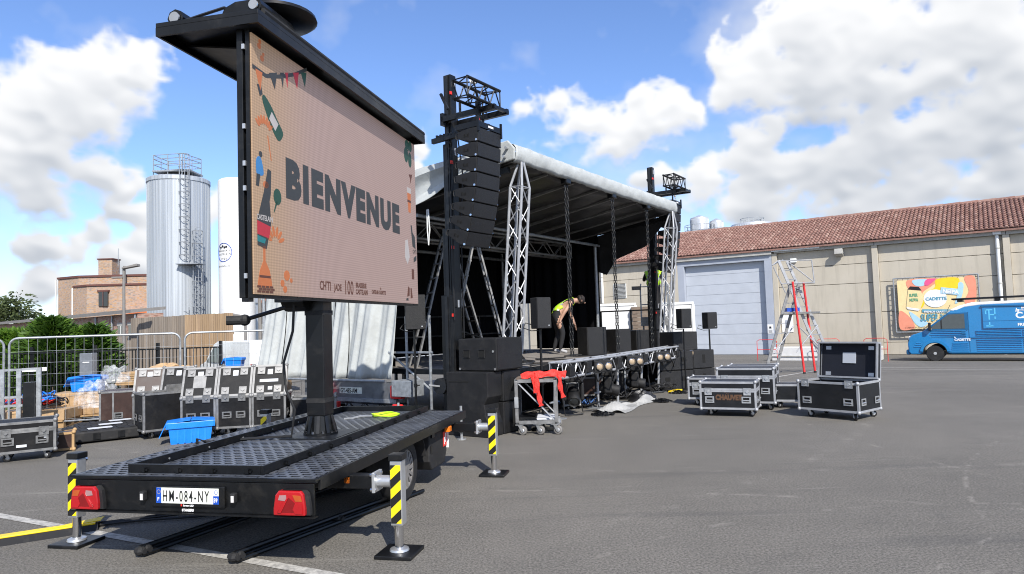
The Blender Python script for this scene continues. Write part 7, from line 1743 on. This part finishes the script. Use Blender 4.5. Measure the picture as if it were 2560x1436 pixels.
# ------------------------------------------------------------------ white cabins behind the stage
def cabin(x0, x1, y, h, label):
    C_ = thing('white_cabin', label, 'cabin', ((x0 + x1) / 2, y, gh((x0 + x1) / 2, y)), R(-8)); w = (x1 - x0) / 2
    MB().bx(-w, w, 0, 2.2, .12, h).build('body', 'white_paint', C_, bevel=.02); MB().bx(-w - .02, w + .02, -.03, 2.24, h + .001, h + .1).build('roof_rim', 'white_pvc', C_)
    for x in (-w, w): MB().bx(x - .05, x + .05, -.025, -.001, .12, h).build('corner_post', 'white_pvc', C_)
    MB().bx(-w, w, 0.05, 2.1, 0, .119).build('skid', 'black_paint', C_)
cabin(2.6, 4.75, 26.5, 2.45, 'white cabin seen through the open right side of the stage'); cabin(5.5, 6.9, 26.2, 2.45, 'white cabin behind the right truss post')
pw = thing('timber_stack', 'dark weathered timber stack between the white cabins', 'timber', (5.1, 26.2, gh(5, 26.2)), R(-8))
for k in range(17): MB().bx(-.55 + .03 * (k % 2), .5 + .04 * ((k * 7) % 3), -.2, .4, .03 + k * .14, .03 + k * .14 + .125).build('plank', 'wood_dark', pw)
bs = thing('plinth_block', 'white concrete block edged with red guard rails by the tall ladder', 'block', (14.2, 31.5, gh(14.2, 31.5)), R(-34.9))
MB().bx(-2.3, 2.3, 0, 1.2, 0, .62).build('slab', 'white_paint', bs, bevel=.02); MB().bx(-2.35, 2.35, -.05, -.002, .2, .24).build('slab_joint', 'concrete_light', bs)
for k, x in enumerate((-2.4, .3, 2.2)):
    m = MB(); m.path([(x - .45, -.4, 0), (x - .45, -.4, .95), (x - .35, -.4, 1.02), (x + .35, -.4, 1.02), (x + .45, -.4, .95), (x + .45, -.4, 0)], .016, 6); m.tube((x - .45, -.4, .55), (x + .45, -.4, .55), .016, 5); m.build('guard_rail', 'red_paint', bs)

# ------------------------------------------------------------------ tall aluminium platform ladder with red legs
LD = thing('platform_ladder', 'tall aluminium platform ladder with red telescopic legs', 'ladder', (9.0, 22.0, gh(9, 22)), 0)
g0 = gh(9, 22)
def lp(x, y, z): return (x - 9.0, y - 22.0, z - g0)
wv = Vector((.5, .45, 0))
def ladder_frame(foot, top, wv, rungs, nm, mm='alu'):
    f_, t2 = Vector(lp(*foot)), Vector(lp(*top))
    for off in (Vector((0, 0, 0)), wv): m = MB(); m.bar(f_ + off, t2 + off * .85, .09, .04, up=(0, 1, 0)); m.build(nm, mm, LD, bevel=.004)
    for k in range(1, rungs):
        a = f_.lerp(t2, k / rungs); b = a + wv * (1 - .15 * k / rungs); m = MB(); m.bar(a, b, .07, .025); m.build('rung', 'alu', LD)
ladder_frame((7.92, 21.8, g0), (8.98, 21.95, 2.72), wv, 9, 'stile', 'alu_worn')
ladder_frame((10.02, 22.05, g0), (8.62, 21.95, 3.45), wv, 12, 'stile')
for dx_, dy_ in ((0, 0), (.52, .42)): 
    m = MB(); m.tube(lp(8.93 + dx_, 21.7 + dy_, 2.75), lp(9.08 + dx_, 21.55 + dy_, g0 + .06), .035, 10); m.build('red_leg', 'red_paint', LD, smooth=True); MB().tube(lp(9.08 + dx_, 21.55 + dy_, g0), lp(9.08 + dx_, 21.55 + dy_, g0 + .06), .045, 8).build('leg_foot', 'rubber', LD)
m = MB(); a = Vector(lp(8.55, 21.75, 1.72)); m.add([a, a + Vector((.95, .05, .0)), a + Vector((.95, .05, 0)) + wv, a + wv, a + Vector((0, 0, .06)), a + Vector((.95, .05, .06)), a + Vector((.95, .05, .06)) + wv, a + wv + Vector((0, 0, .06))], [(3, 2, 1, 0), (4, 5, 6, 7), (0, 1, 5, 4), (1, 2, 6, 5), (2, 3, 7, 6), (3, 0, 4, 7)]); m.build('platform', 'alu_worn', LD)
MB().box((-.05, -.05, 1.86 - g0), (.4, .3, .12)).build('blue_bag', 'blue_print', LD)
for q in (((8.35, 21.8, 3.3), (8.9, 22.3, 3.5)), ((8.35, 21.8, 3.3), (8.6, 21.95, 3.45)), ((8.6, 21.95, 3.45), (9.75, 22.1, 3.45)), ((9.75, 22.1, 3.45), (9.8, 22.1, 2.7)), ((9.8, 22.1, 2.7), (9.1, 22.1, 2.72)), ((9.8, 22.1, 2.72), (9.1, 22.3, 3.4)), ((8.4, 21.85, 3.25), (8.75, 21.85, 2.4)), ((8.6, 21.8, 2.7), (9.8, 22.1, 2.72)), ((9.05, 21.9, 1.4), (9.85, 21.95, .55)), ((9.75, 21.9, 1.35), (9.0, 21.9, .5)), ((8.3, 21.9, .5), (9.0, 21.95, 1.35)), ((9.5, 22.2, 1.2), (10.2, 22.4, .45))):
    m = MB(); m.tube(lp(*q[0]), lp(*q[1]), .018, 6); m.build('brace', 'alu', LD)

# ------------------------------------------------------------------ vans
mat('van_blue', (0.012, 0.19, 0.45), 0.25, var=0.05, vscale=2, coat=0.6, dirt=0.04)
mat('van_blue_dark', (0.008, 0.1, 0.24), 0.4, var=0.05)
mat('van_print', (0.1, 0.45, 0.72), 0.35)
mat('van_white', (0.8, 0.81, 0.8), 0.25, var=0.03, coat=0.5, dirt=0.06)
mat('window_glass', (0.05, 0.055, 0.05), 0.05, spec=0.8, coat=0.3)
def arc_pts(cx, cz, r, a0, a1, n=10): return [(cx + r * math.cos(R(a0 + (a1 - a0) * k / n)), cz + r * math.sin(R(a0 + (a1 - a0) * k / n))) for k in range(n + 1)]
def van_body(prof, w, taper, m_, par, name='body'):
    """prism of a side profile (x,z); upper part leans in"""
    m = MB(); m.prism(prof, 'y', -w, w); m.v = [(x, y * (1 - taper * max(0, z - 1.2)), z) for x, y, z in m.v]
    me = m.mesh(name); bm = bmesh.new(); bm.from_mesh(me); bmesh.ops.triangulate(bm, faces=[f for f in bm.faces if len(f.verts) > 4]); bm.to_mesh(me); bm.free(); me.materials.append(MATS[m_])
    return place(name, me, par, bevel=.05)
BV = thing('blue_van', 'blue beer truck van with white roof and ribbed side parked along the wall', 'van', (18.54, 30.11, gh(18.3, 29.8)), math.atan2(.572, -.82))
WB = 4.0
prof = [(.98, .42), (1.0, .75), (.93, 1.02), (.8, 1.14), (.42, 1.28), (-.62, 2.12), (-.95, 2.3), (-1.4, 2.42), (-4.98, 2.46), (-5.0, .4)] + arc_pts(-WB, .34, .42, 180, 0)[::1] + arc_pts(0, .34, .42, 180, 0) + [(.6, .36)]
prof = prof[:10] + [(-4.5, .36)] + arc_pts(-WB, .36, .43, 180, 0) + [(-3.4, .33), (-.6, .33)] + arc_pts(0, .36, .43, 180, 0) + [(.6, .3), (.9, .3)]
van_body(prof, 1.0, .055, 'van_blue', BV)
def side_plate(poly, m_, name, par=BV, y=1.0, t=.012, tp=.055, bev=0): 
    m = MB(); m.prism(poly, 'y', .0, 1.0); m.v = [(x, (y + (t if yy > .5 else -.01)) * (1 - tp * max(0, z - 1.2)), z) for x, yy, z in m.v]
    return m.build(name, m_, par, bevel=bev)
side_plate([(.3, 1.32), (-.5, 2.03), (-1.22, 2.05), (-1.22, 1.32)], 'van_blue_dark', 'door_frame', t=.006)
dw = side_plate([(.18, 1.38), (-.55, 1.98), (-1.12, 2.0), (-1.12, 1.38)], 'window_glass', 'side_window', t=.012)
side_plate([(-.26, 1.38), (-.31, 1.38), (-.31, 1.79), (-.26, 1.74)], 'black_print', 'window_bar', dw, t=.018)
m = MB(); m.add([(.44, -.86, 1.31), (.44, .86, 1.31), (-.6, .78, 2.13), (-.6, -.78, 2.13)], [(0, 1, 2, 3)]); m.build('windscreen', 'window_glass', BV, loc=(.03, 0, .03))
m = MB(); m.prism([(-.6, 2.16), (-.95, 2.34), (-1.4, 2.46), (-5.0, 2.5), (-5.0, 2.38), (-1.7, 2.34), (-1.15, 2.27), (-.8, 2.1)], 'y', -.945, .945); m.build('roof_cap', 'van_white', BV, bevel=.03)
m = MB(); m.tube((-.7, .8, 2.62), (-5.0, .8, 2.66), .035, 8); rr_ = m.build('roof_rail', 'black_paint', BV); m = MB(); m.tube((-.7, -.8, 2.62), (-5.0, -.8, 2.66), .035, 8); m.build('roof_rail', 'black_paint', BV)
for x in (-1.0, -2.3, -3.6, -4.8): m = MB(); m.bx(x - .1, x + .1, -.85, .85, 2.5, 2.585); m.build('rail_foot', 'black_paint', BV)
wa = arc_pts(0, .36, .56, 172, 8, 14) + arc_pts(0, .36, .45, 8, 172, 14); side_plate(wa, 'van_blue', 'wheel_arch', t=.05); side_plate([(p[0] - WB, p[1]) for p in wa], 'van_blue', 'wheel_arch', t=.05)
side_plate(arc_pts(0, .36, .45, 178, 2, 14) + arc_pts(0, .36, .42, 2, 178, 14), 'black_print', 'arch_liner', t=.03)
ribs_ = [(.7 + k * .075) for k in range(6)]
def rib(x0, x1, z): m = MB(); m.tube((x0, 1.0, z), (x1, 1.0, z), .02, 6); m.build('body_rib', 'van_blue', BV, smooth=True)
for k in range(5): rib(-.58 - .02 * k, -1.2, .42 + k * .085)
for k in range(4): rib(.1 + .05 * (k % 2), -1.15, 1.06 + k * .075)
for k in range(3): rib(.78 - .05 * k, .5, .62 + k * .09)
for k in range(7): rib(-1.5, -3.0, .45 + k * .075); rib(-3.06, -3.5, .45 + k * .075)
for k in range(4): rib(-1.5, -3.0, 1.08 + k * .065); rib(-3.06, -4.9, 1.08 + k * .065)
side_plate([(-1.24, .4), (-1.26, .4), (-1.26, 2.06), (-1.24, 2.06)], 'van_blue_dark', 'door_gap', t=.004)
side_plate([(-1.26, .99), (-4.95, .99), (-4.95, 1.03), (-1.26, 1.03)], 'van_blue', 'waist_moulding', t=.03)
hd = side_plate([(-.98, 1.12), (-1.12, 1.12), (-1.12, 1.28), (-.98, 1.28)], 'van_blue_dark', 'door_handle', t=.02, bev=.01)
hp = side_plate([(-1.75, 1.36), (-4.85, 1.36), (-4.85, 2.2), (-1.75, 2.26)], 'van_blue', 'serving_hatch', t=.035, bev=.01)
side_plate([(-1.72, 2.26), (-4.9, 2.2), (-4.9, 2.26), (-1.72, 2.32)], 'van_blue_dark', 'hatch_awning', t=.07)
side_plate([(-1.75, 1.66), (-4.85, 1.66), (-4.85, 1.672), (-1.75, 1.672)], 'van_blue_dark', 'hatch_split', hp, t=.04)
def vt(s, x, z, size, m_, bold, sx=1.0, sh=0): yy = 1.042 * (1 - .055 * max(0, z + size * .3 - 1.2)); return text('van_lettering', s, size, m_, hp, frame_m((x, yy, z), (-1, 0, 0), (0, -.055, 1)), bold, sx, shear=sh)
vt('CADETTE', -2.85, 1.76, .34, 'white_print', .012); vt('la', -2.85, 2.02, .2, 'white_print', .006, 1.0, .2); vt('FRENCH CRAFT BEER', -2.9, 1.45, .15, 'white_print', .005); vt('BRASSERIE', -3.05, 2.14, .09, 'white_print', .004); vt('FAMILIALE INDEPENDANTE', -2.98, 2.06, .055, 'white_print', .002)
text('van_lettering', 'CADETTE', .13, 'white_print', BV, frame_m((-.72, 1.014, .87), (-1, 0, 0), (0, 0, 1)), .005); text('van_lettering', 'la', .08, 'white_print', BV, frame_m((-.72, 1.014, .99), (-1, 0, 0), (0, 0, 1)), .003, 1, .001)
def vs_(poly): 
    return side_plate(poly, 'van_print', 'pattern_stripe', hp, t=.04)
for x, z, w_3, h_3 in ((-1.86, 2.1, .24, .05), (-1.95, 1.72, .05, .38), (-1.84, 1.95, .05, .2), (-2.15, 1.9, .05, .3), (-2.0, 1.9, .2, .05), (-2.15, 1.74, .05, .1), (-1.95, 1.42, .05, .2), (-1.85, 1.44, .25, .045)):
    vs_([(x, z), (x - w_3, z), (x - w_3, z + h_3), (x, z + h_3)])
m = MB(); m.ball((.93, .68, .98), .11, 12, 8, (.5, 1, 1)); hl = m.build('headlight', 'clear_lens', BV, smooth=True); m = MB(); m.ball((.72, .84, 1.0), .2, 12, 8, (1, .7, .85)); m.build('lamp_pod', 'van_blue', BV, smooth=True)
m = MB(); m.bx(.9, 1.08, -.95, .95, .28, .5); m.build('front_bumper', 'van_blue_dark', BV, bevel=.05); m = MB(); m.bx(.985, 1.02, -.6, .6, .62, .92); m.build('front_grille', 'black_print', BV)
m = MB(); m.prism([(.1, 1.02), (.2, 1.02), (.18, 1.2), (.08, 1.2)], 'z', 1.32, 1.66); m.v = [(x, y, z) for x, y, z in m.v]; mr = m.build('wing_mirror', 'black_print', BV, bevel=.02); MB().bx(.12, .16, .98, 1.03, 1.36, 1.44).build('mirror_arm', 'black_print', mr); MB().bx(.06, .085, 1.04, 1.19, 1.34, 1.44).build('mirror_glass', 'chrome', mr)
for x in (0, -WB):
    for s in (1, -1):
        w = bpy.data.objects.new('wheel', None); col.objects.link(w); w.parent = BV; w.location = (x, s * .88, .34); r_ = .34; h = .11
        m = MB(); m.lathe([(r_ * .66, -h), (r_ * .93, -h), (r_, -h * .6), (r_, h * .6), (r_ * .93, h), (r_ * .66, h)], 32, axis='y'); m.build('tyre', 'rubber', w, smooth=True)
        m = MB(); m.lathe([(r_ * .66, s * h * .95), (r_ * .6, s * h * .95), (r_ * .55, s * h * .5), (r_ * .45, s * h * .75), (r_ * .3, s * h * .8), (r_ * .22, s * h * .5), (r_ * .18, s * h * 1.0), (.01, s * h * 1.02)], 28, axis='y'); rm = m.build('rim', 'wheel_steel', w, smooth=True)
        for k in range(8): a = k * math.pi / 4; MB().tube((r_ * .48 * math.cos(a), s * h * .74, r_ * .48 * math.sin(a)), (r_ * .48 * math.cos(a), s * h * .8, r_ * .48 * math.sin(a)), .026, 8).build('rim_hole', 'dark_hole', rm)
m = MB(); m.tube((.1, .95, 2.0), (-.05, .97, 2.3), .01, 5); m.build('aerial', 'black_print', BV, loc=(-.6, -.1, .1))
m = MB(); m.bx(-4.7, .7, -.85, .85, .28, .4); m.build('underbody', 'black_print', BV)
# white van beyond the fence
WV = thing('white_van', 'white panel van parked beyond the mesh fence', 'van', (-10.7, 27.2, gh(-10.7, 27.2)), R(134))
prof = [(2.15, .4), (2.2, .75), (2.05, 1.0), (1.5, 1.15), (.75, 1.85), (.4, 1.95), (-2.6, 1.97), (-2.68, 1.9), (-2.75, .4), (-2.4, .35)] + arc_pts(-1.75, .33, .38, 180, 0) + [(-1.2, .3), (.9, .3)] + arc_pts(1.35, .33, .38, 180, 0) + [(1.9, .3)]
van_body(prof, .98, .1, 'van_white', WV)
def wp(poly, m_, nm, y=.98, t=.01): m = MB(); m.prism(poly, 'y', 0, 1); m.v = [(x, (y + (t if yy > .5 else -.01)) * (1 - .1 * max(0, z - 1.2)), z) for x, yy, z in m.v]; return m.build(nm, m_, WV)
wp([(1.3, 1.15), (.72, 1.72), (.1, 1.74), (.1, 1.15)], 'window_glass', 'side_window'); wp([(-.2, 1.05), (-2.6, 1.05), (-2.6, 1.065), (-.2, 1.065)], 'galv', 'side_rail'); wp([(.02, .4), (.0, .4), (.0, 1.8), (.02, 1.8)], 'gutter_grey', 'door_gap')
for s in (1, -1):
    m = MB(); m.bx(-2.78, -2.72, s * .9 - .06, s * .9 + .06, .95, 1.55); tl = m.build('tail_lamp', 'clear_lens', WV, bevel=.02); MB().bx(-2.785, -2.7805, s * .9 - .05, s * .9 + .05, .95, 1.12).build('stop_lens', 'red_lens', tl)
MB().bx(-2.775, -2.755, -.01, .01, .45, 1.85).build('rear_door_gap', 'gutter_grey', WV); MB().bx(-2.79, -2.756, .1, .6, .82, .94).build('plate_recess', 'black_print', WV); MB().bx(-2.8, -2.79, .12, .58, .84, .92).build('number_plate', 'plate_white', WV)
MB().bx(-2.8, -2.756, -.12, .02, 1.1, 1.16).build('door_handle', 'black_print', WV); m = MB(); m.bx(-2.85, -2.7, -.95, .95, .35, .6); m.build('rear_bumper', 'gutter_grey', WV, bevel=.03)
for x in (1.35, -1.75):
    for s in (1, -1):
        m = MB(); m.lathe([(.2, -.1), (.31, -.1), (.33, -.05), (.33, .05), (.31, .1), (.2, .1)], 24, axis='y'); w = m.build('tyre', 'rubber', WV, smooth=True, loc=(x, s * .87, .33)); MB().lathe([(.2, s * .09), (.05, s * .1)], 20, axis='y').build('rim', 'zinc', w)
# white sign with arrow by the van
sg = thing('arrow_sign', 'white sign with black arrow beside the white van', 'sign', (-8.6, 23.5, gh(-8.6, 23.5)))
MB().bx(-.35, .35, -.01, .01, 1.1, 1.85).build('board', 'white_print', sg); m = MB(); m.prism([(-.03, 1.65), (.03, 1.65), (.03, 1.45), (.08, 1.45), (0, 1.3), (-.08, 1.45), (-.03, 1.45)], 'y', -.016, -.0105); m.build('arrow', 'black_print', sg); MB().tube((0, .03, 0), (0, .03, 1.5), .025, 8).build('post', 'galv', sg)
sg = thing('yard_sign', 'white and orange sign on the board fence by the lamp post', 'sign', (-19.2, 31.0, gh(-19.2, 31)))
MB().bx(-.6, .6, -.02, .02, 1.55, 2.35).build('board', 'white_print', sg); MB().bx(-.6, -.3, -.026, -.021, 1.95, 2.35).build('orange_patch', 'yellow', sg); MB().bx(-.5, .05, -.032, -.0265, 1.85, 2.1).build('dark_patch', 'black_print', sg)
for x in (-.5, .5): MB().bx(x - .04, x + .04, .021, .08, 0, 2.3).build('post', 'galv', sg)

# ------------------------------------------------------------------ people
def person(name, label, loc, rz, J, E, seg_mat, vest_segs, head, face_dir):
    """J joints name->(pos, radius); E edges; body grown with a skin surface, then coloured by limb"""
    P = thing(name, label, 'person', loc, rz)
    names = list(J); me = bpy.data.meshes.new('body_cage'); me.from_pydata([J[n][0] for n in names], [(names.index(a), names.index(b)) for a, b in E], [])
    o = bpy.data.objects.new('body_cage', me); col.objects.link(o)
    o.modifiers.new('skin', 'SKIN'); ss = o.modifiers.new('sub', 'SUBSURF'); ss.levels = 2; ss.render_levels = 2
    for i, n in enumerate(names):
        r_ = J[n][1]; me.skin_vertices[0].data[i].radius = (r_, r_) if not isinstance(r_, tuple) else r_
    me.skin_vertices[0].data[0].use_root = True
    d_ = bpy.context.evaluated_depsgraph_get(); bm_ = bpy.data.meshes.new_from_object(o.evaluated_get(d_)); bpy.data.objects.remove(o)
    mats = sorted(set(seg_mat.values()))
    for mm in mats: bm_.materials.append(MATS[mm])
    segs = [(a, b, Vector(J[a][0]), Vector(J[b][0])) for a, b in E]
    def near(c):
        best = None
        for a, b, p, q in segs:
            t = max(0, min(1, (c - p).dot(q - p) / max((q - p).length_squared, 1e-9))); d2 = (c - (p + (q - p) * t)).length
            if best is None or d2 < best[0]: best = (d2, (a, b), t)
        return best
    vv, vfs = [], []
    for p in bm_.polygons:
        b = near(p.center); p.material_index = mats.index(seg_mat[b[1]]); p.use_smooth = True
        if b[1] in vest_segs: vfs.append(tuple(p.vertices))
    body = place('body', bm_, P)
    if vfs:
        used = sorted({i for f in vfs for i in f}); mp = {i: k for k, i in enumerate(used)}
        m = MB(); m.v = [tuple(bm_.vertices[i].co + bm_.vertices[i].normal * .014) for i in used]; m.f = [tuple(mp[i] for i in f) for f in vfs]
        vs2 = m.build('vest', 'hivis', P, smooth=True, thick=.006)
        bands = MB()
        for f in vfs:
            c = sum((bm_.vertices[i].co for i in f), Vector()) / len(f); b = near(c)
            if .3 < b[2] < .42 or .62 < b[2] < .74: bands.add([tuple(bm_.vertices[i].co + bm_.vertices[i].normal * .022) for i in f], [tuple(range(len(f)))])
        if bands.v: bands.build('reflective_band', 'reflective', P)
    hp_, hr = Vector(head[0]), head[1]; fd = Vector(face_dir).normalized()
    m = MB(); m.ball(hp_ - fd * hr * .18 + Vector((0, 0, hr * .2)), hr * 1.06, 14, 10, (1, 1, 1)); m.build('hair', 'hair', P, smooth=True)
    m = MB(); m.ball(hp_ + fd * hr * .98, hr * .2, 8, 6); sd_ = fd.cross(Vector((0, 0, 1))).normalized()
    m.build('nose', 'skin', P, smooth=True)
    for s in (-1, 1):
        m = MB(); m.ball(hp_ + sd_ * s * hr * .95 - Vector((0, 0, hr * .1)), hr * .22, 8, 6, (1, 1, 1.3)); m.build('ear', 'skin', P, smooth=True)
        m = MB(); m.ball(hp_ + fd * hr * .86 + sd_ * s * hr * .36 + Vector((0, 0, hr * .08)), hr * .12, 6, 5); m.build('eye', 'black_print', P)
    return P
def hand(J, E, SM, wrist, d, n, tag_):
    d, n = Vector(d).normalized(), Vector(n).normalized(); w = Vector(J[wrist][0]); pal = 'palm' + tag_
    J[pal] = (tuple(w + d * .07), .022); E.append((wrist, pal)); SM[(wrist, pal)] = 'skin'
    for k, ln in enumerate((.06, .07, .065, .05)):
        b = 'f%s%d' % (tag_, k); J[b] = (tuple(w + d * (.1 + ln * .5) + n * (k - 1.5) * .02), .0095); e = b + 'e'; J[e] = (tuple(w + d * (.1 + ln) + n * (k - 1.5) * .022 - Vector((0, 0, .012))), .008)
        E += [(pal, b), (b, e)]; SM[(pal, b)] = SM[(b, e)] = 'skin'
    b = 'th' + tag_; J[b] = (tuple(w + d * .06 - n * .05), .01); E.append((wrist, b)); SM[(wrist, b)] = 'skin'
# worker bending on the deck: seen side on, facing local +x
J = {'pelvis': ((0, 0, .93), .135), 'waist': ((.1, 0, 1.06), .125), 'chest': ((.3, 0, 1.2), .15), 'neck0': ((.43, 0, 1.25), .09), 'neck': ((.5, 0, 1.26), .055), 'head0': ((.58, 0, 1.26), .085), 'head1': ((.68, 0, 1.25), .082),
     'hipL': ((0, .1, .9), .1), 'kneeL': ((.08, .12, .5), .07), 'ankL': ((-.05, .12, .1), .045), 'toeL': ((.12, .13, .045), .04),
     'hipR': ((0, -.1, .9), .1), 'kneeR': ((.14, -.11, .5), .07), 'ankR': ((.06, -.11, .1), .045), 'toeR': ((.23, -.12, .045), .04),
     'shR': ((.36, -.19, 1.22), .062), 'elR': ((.17, -.26, 1.0), .046), 'wrR': ((.06, -.22, .8), .034), 'shL': ((.36, .19, 1.2), .062), 'elL': ((.42, .24, .93), .046), 'wrL': ((.5, .2, .72), .034)}
E = [('pelvis', 'waist'), ('waist', 'chest'), ('chest', 'neck0'), ('neck0', 'neck'), ('neck', 'head0'), ('head0', 'head1'), ('pelvis', 'hipL'), ('hipL', 'kneeL'), ('kneeL', 'ankL'), ('ankL', 'toeL'), ('pelvis', 'hipR'), ('hipR', 'kneeR'), ('kneeR', 'ankR'), ('ankR', 'toeR'), ('chest', 'shR'), ('shR', 'elR'), ('elR', 'wrR'), ('chest', 'shL'), ('shL', 'elL'), ('elL', 'wrL')]
SM = {e: 'black_cloth' for e in E}
for e in (('neck', 'head0'), ('head0', 'head1'), ('neck0', 'neck'), ('elR', 'wrR'), ('elL', 'wrL'), ('shR', 'elR'), ('shL', 'elL')): SM[e] = 'skin'
for e in (('ankL', 'toeL'), ('ankR', 'toeR')): SM[e] = 'shoe'
hand(J, E, SM, 'wrR', (-.3, 0, -1), (0, 1, 0), 'R'); hand(J, E, SM, 'wrL', (.2, 0, -1), (0, 1, 0), 'L')
person('person', 'worker in yellow vest and black clothes bending forward on the stage deck', st_pt(4.55, 2.05, DK), R(8), J, E, SM, [('waist', 'chest'), ('chest', 'neck0'), ('pelvis', 'waist')], ((.64, 0, 1.255), .1), (.75, -.1, -.55))
# worker standing on the access platform, back to us
J = {'pelvis': ((0, 0, .95), .14), 'waist': ((0, .01, 1.12), (.19, .14)), 'chest': ((0, .02, 1.35), (.22, .15)), 'neck0': ((0, .01, 1.47), .09), 'neck': ((0, .02, 1.54), .055), 'head0': ((0, .03, 1.62), .085), 'head1': ((0, .03, 1.7), .08),
     'hipL': ((-.1, 0, .9), .1), 'kneeL': ((-.12, .02, .5), .07), 'ankL': ((-.12, -.02, .09), .048), 'toeL': ((-.14, .14, .045), .04), 'hipR': ((.1, 0, .9), .1), 'kneeR': ((.12, .02, .5), .07), 'ankR': ((.12, -.02, .09), .048), 'toeR': ((.14, .14, .045), .04),
     'shL': ((-.19, .02, 1.4), .065), 'elL': ((-.27, .15, 1.2), .048), 'wrL': ((-.2, .36, 1.25), .034), 'shR': ((.19, .02, 1.4), .065), 'elR': ((.29, .12, 1.2), .048), 'wrR': ((.2, .34, 1.3), .034)}
SM = {e: 'black_cloth' for e in E if not any(k.startswith(('f', 'th', 'palm')) for k in e)}; E = [e for e in E if e in SM]
for e in (('neck', 'head0'), ('head0', 'head1'), ('neck0', 'neck'), ('elR', 'wrR'), ('elL', 'wrL')): SM[e] = 'skin'
hand(J, E, SM, 'wrR', (0, 1, .3), (1, 0, 0), 'R'); hand(J, E, SM, 'wrL', (0, 1, .3), (-1, 0, 0), 'L')
PX, PY, PZ = 4.03, 19.4, 1.62
person('person', 'worker in yellow vest standing on the access platform behind the far lift', (PX, PY, PZ), R(-10), J, E, SM, [('waist', 'chest'), ('chest', 'neck0'), ('pelvis', 'waist'), ('chest', 'shL'), ('chest', 'shR')], ((0, .04, 1.67), .1), (.1, 1, 0))
ap = thing('access_platform', 'wheeled access platform carrying the worker by the far lift', 'platform', (PX, PY, gh(PX, PY)), R(-10)); zz0 = PZ - gh(PX, PY)
MB().bx(-.4, .4, -.35, .35, zz0 - .1, zz0 - .001).build('floor_tray', 'alu_worn', ap); MB().bx(-.4, .4, -.36, -.352, zz0, zz0 + .15).build('toe_board', 'alu_worn', ap)
for sx in (-1, 1):
    m = MB(); m.path([(sx * .38, -.33, zz0), (sx * .38, -.33, zz0 + 1.0), (sx * .36, -.3, zz0 + 1.08), (sx * .36, .3, zz0 + 1.08), (sx * .38, .33, zz0 + 1.0), (sx * .38, .33, zz0)], .018, 6); m.tube((sx * .38, -.33, zz0 + .5), (sx * .38, .33, zz0 + .5), .015, 6); m.build('guard_rail', 'galv', ap)
    for k in range(2): m = MB(); m.bar((sx * .33, (-.33, .33)[k], .1), (sx * .33, (.33, -.33)[k], zz0 - .1), .04, .06); m.build('scissor_arm', 'galv', ap)
MB().bx(-.42, .42, -.42, .42, .06, .18).build('chassis', 'alu_worn', ap)
m = MB(); m.tube((-.36, -.33, zz0 + .5), (.36, -.33, zz0 + .5), .015, 6); m.build('front_rail', 'galv', ap); m = MB(); m.tube((-.36, -.33, zz0 + 1.0), (.36, -.33, zz0 + 1.0), .015, 6); m.build('front_rail', 'galv', ap); MB().bx(-.62, -.36, -.36, -.2, zz0 + .92, zz0 + 1.02).build('control_box', 'gutter_grey', ap)
# ------------------------------------------------------------------ lettering becomes plain meshes
dg = bpy.context.evaluated_depsgraph_get()
made = []
for o in TEXTS:
    me = bpy.data.meshes.new_from_object(o.evaluated_get(dg))
    made.append((o.name, o, me))
for nm, o, me in made:
    par, mb_ = o.parent, o.matrix_local.copy()
    bpy.data.objects.remove(o)
    n_ = bpy.data.objects.new(nm, me); col.objects.link(n_); n_.parent = par; n_.matrix_local = mb_
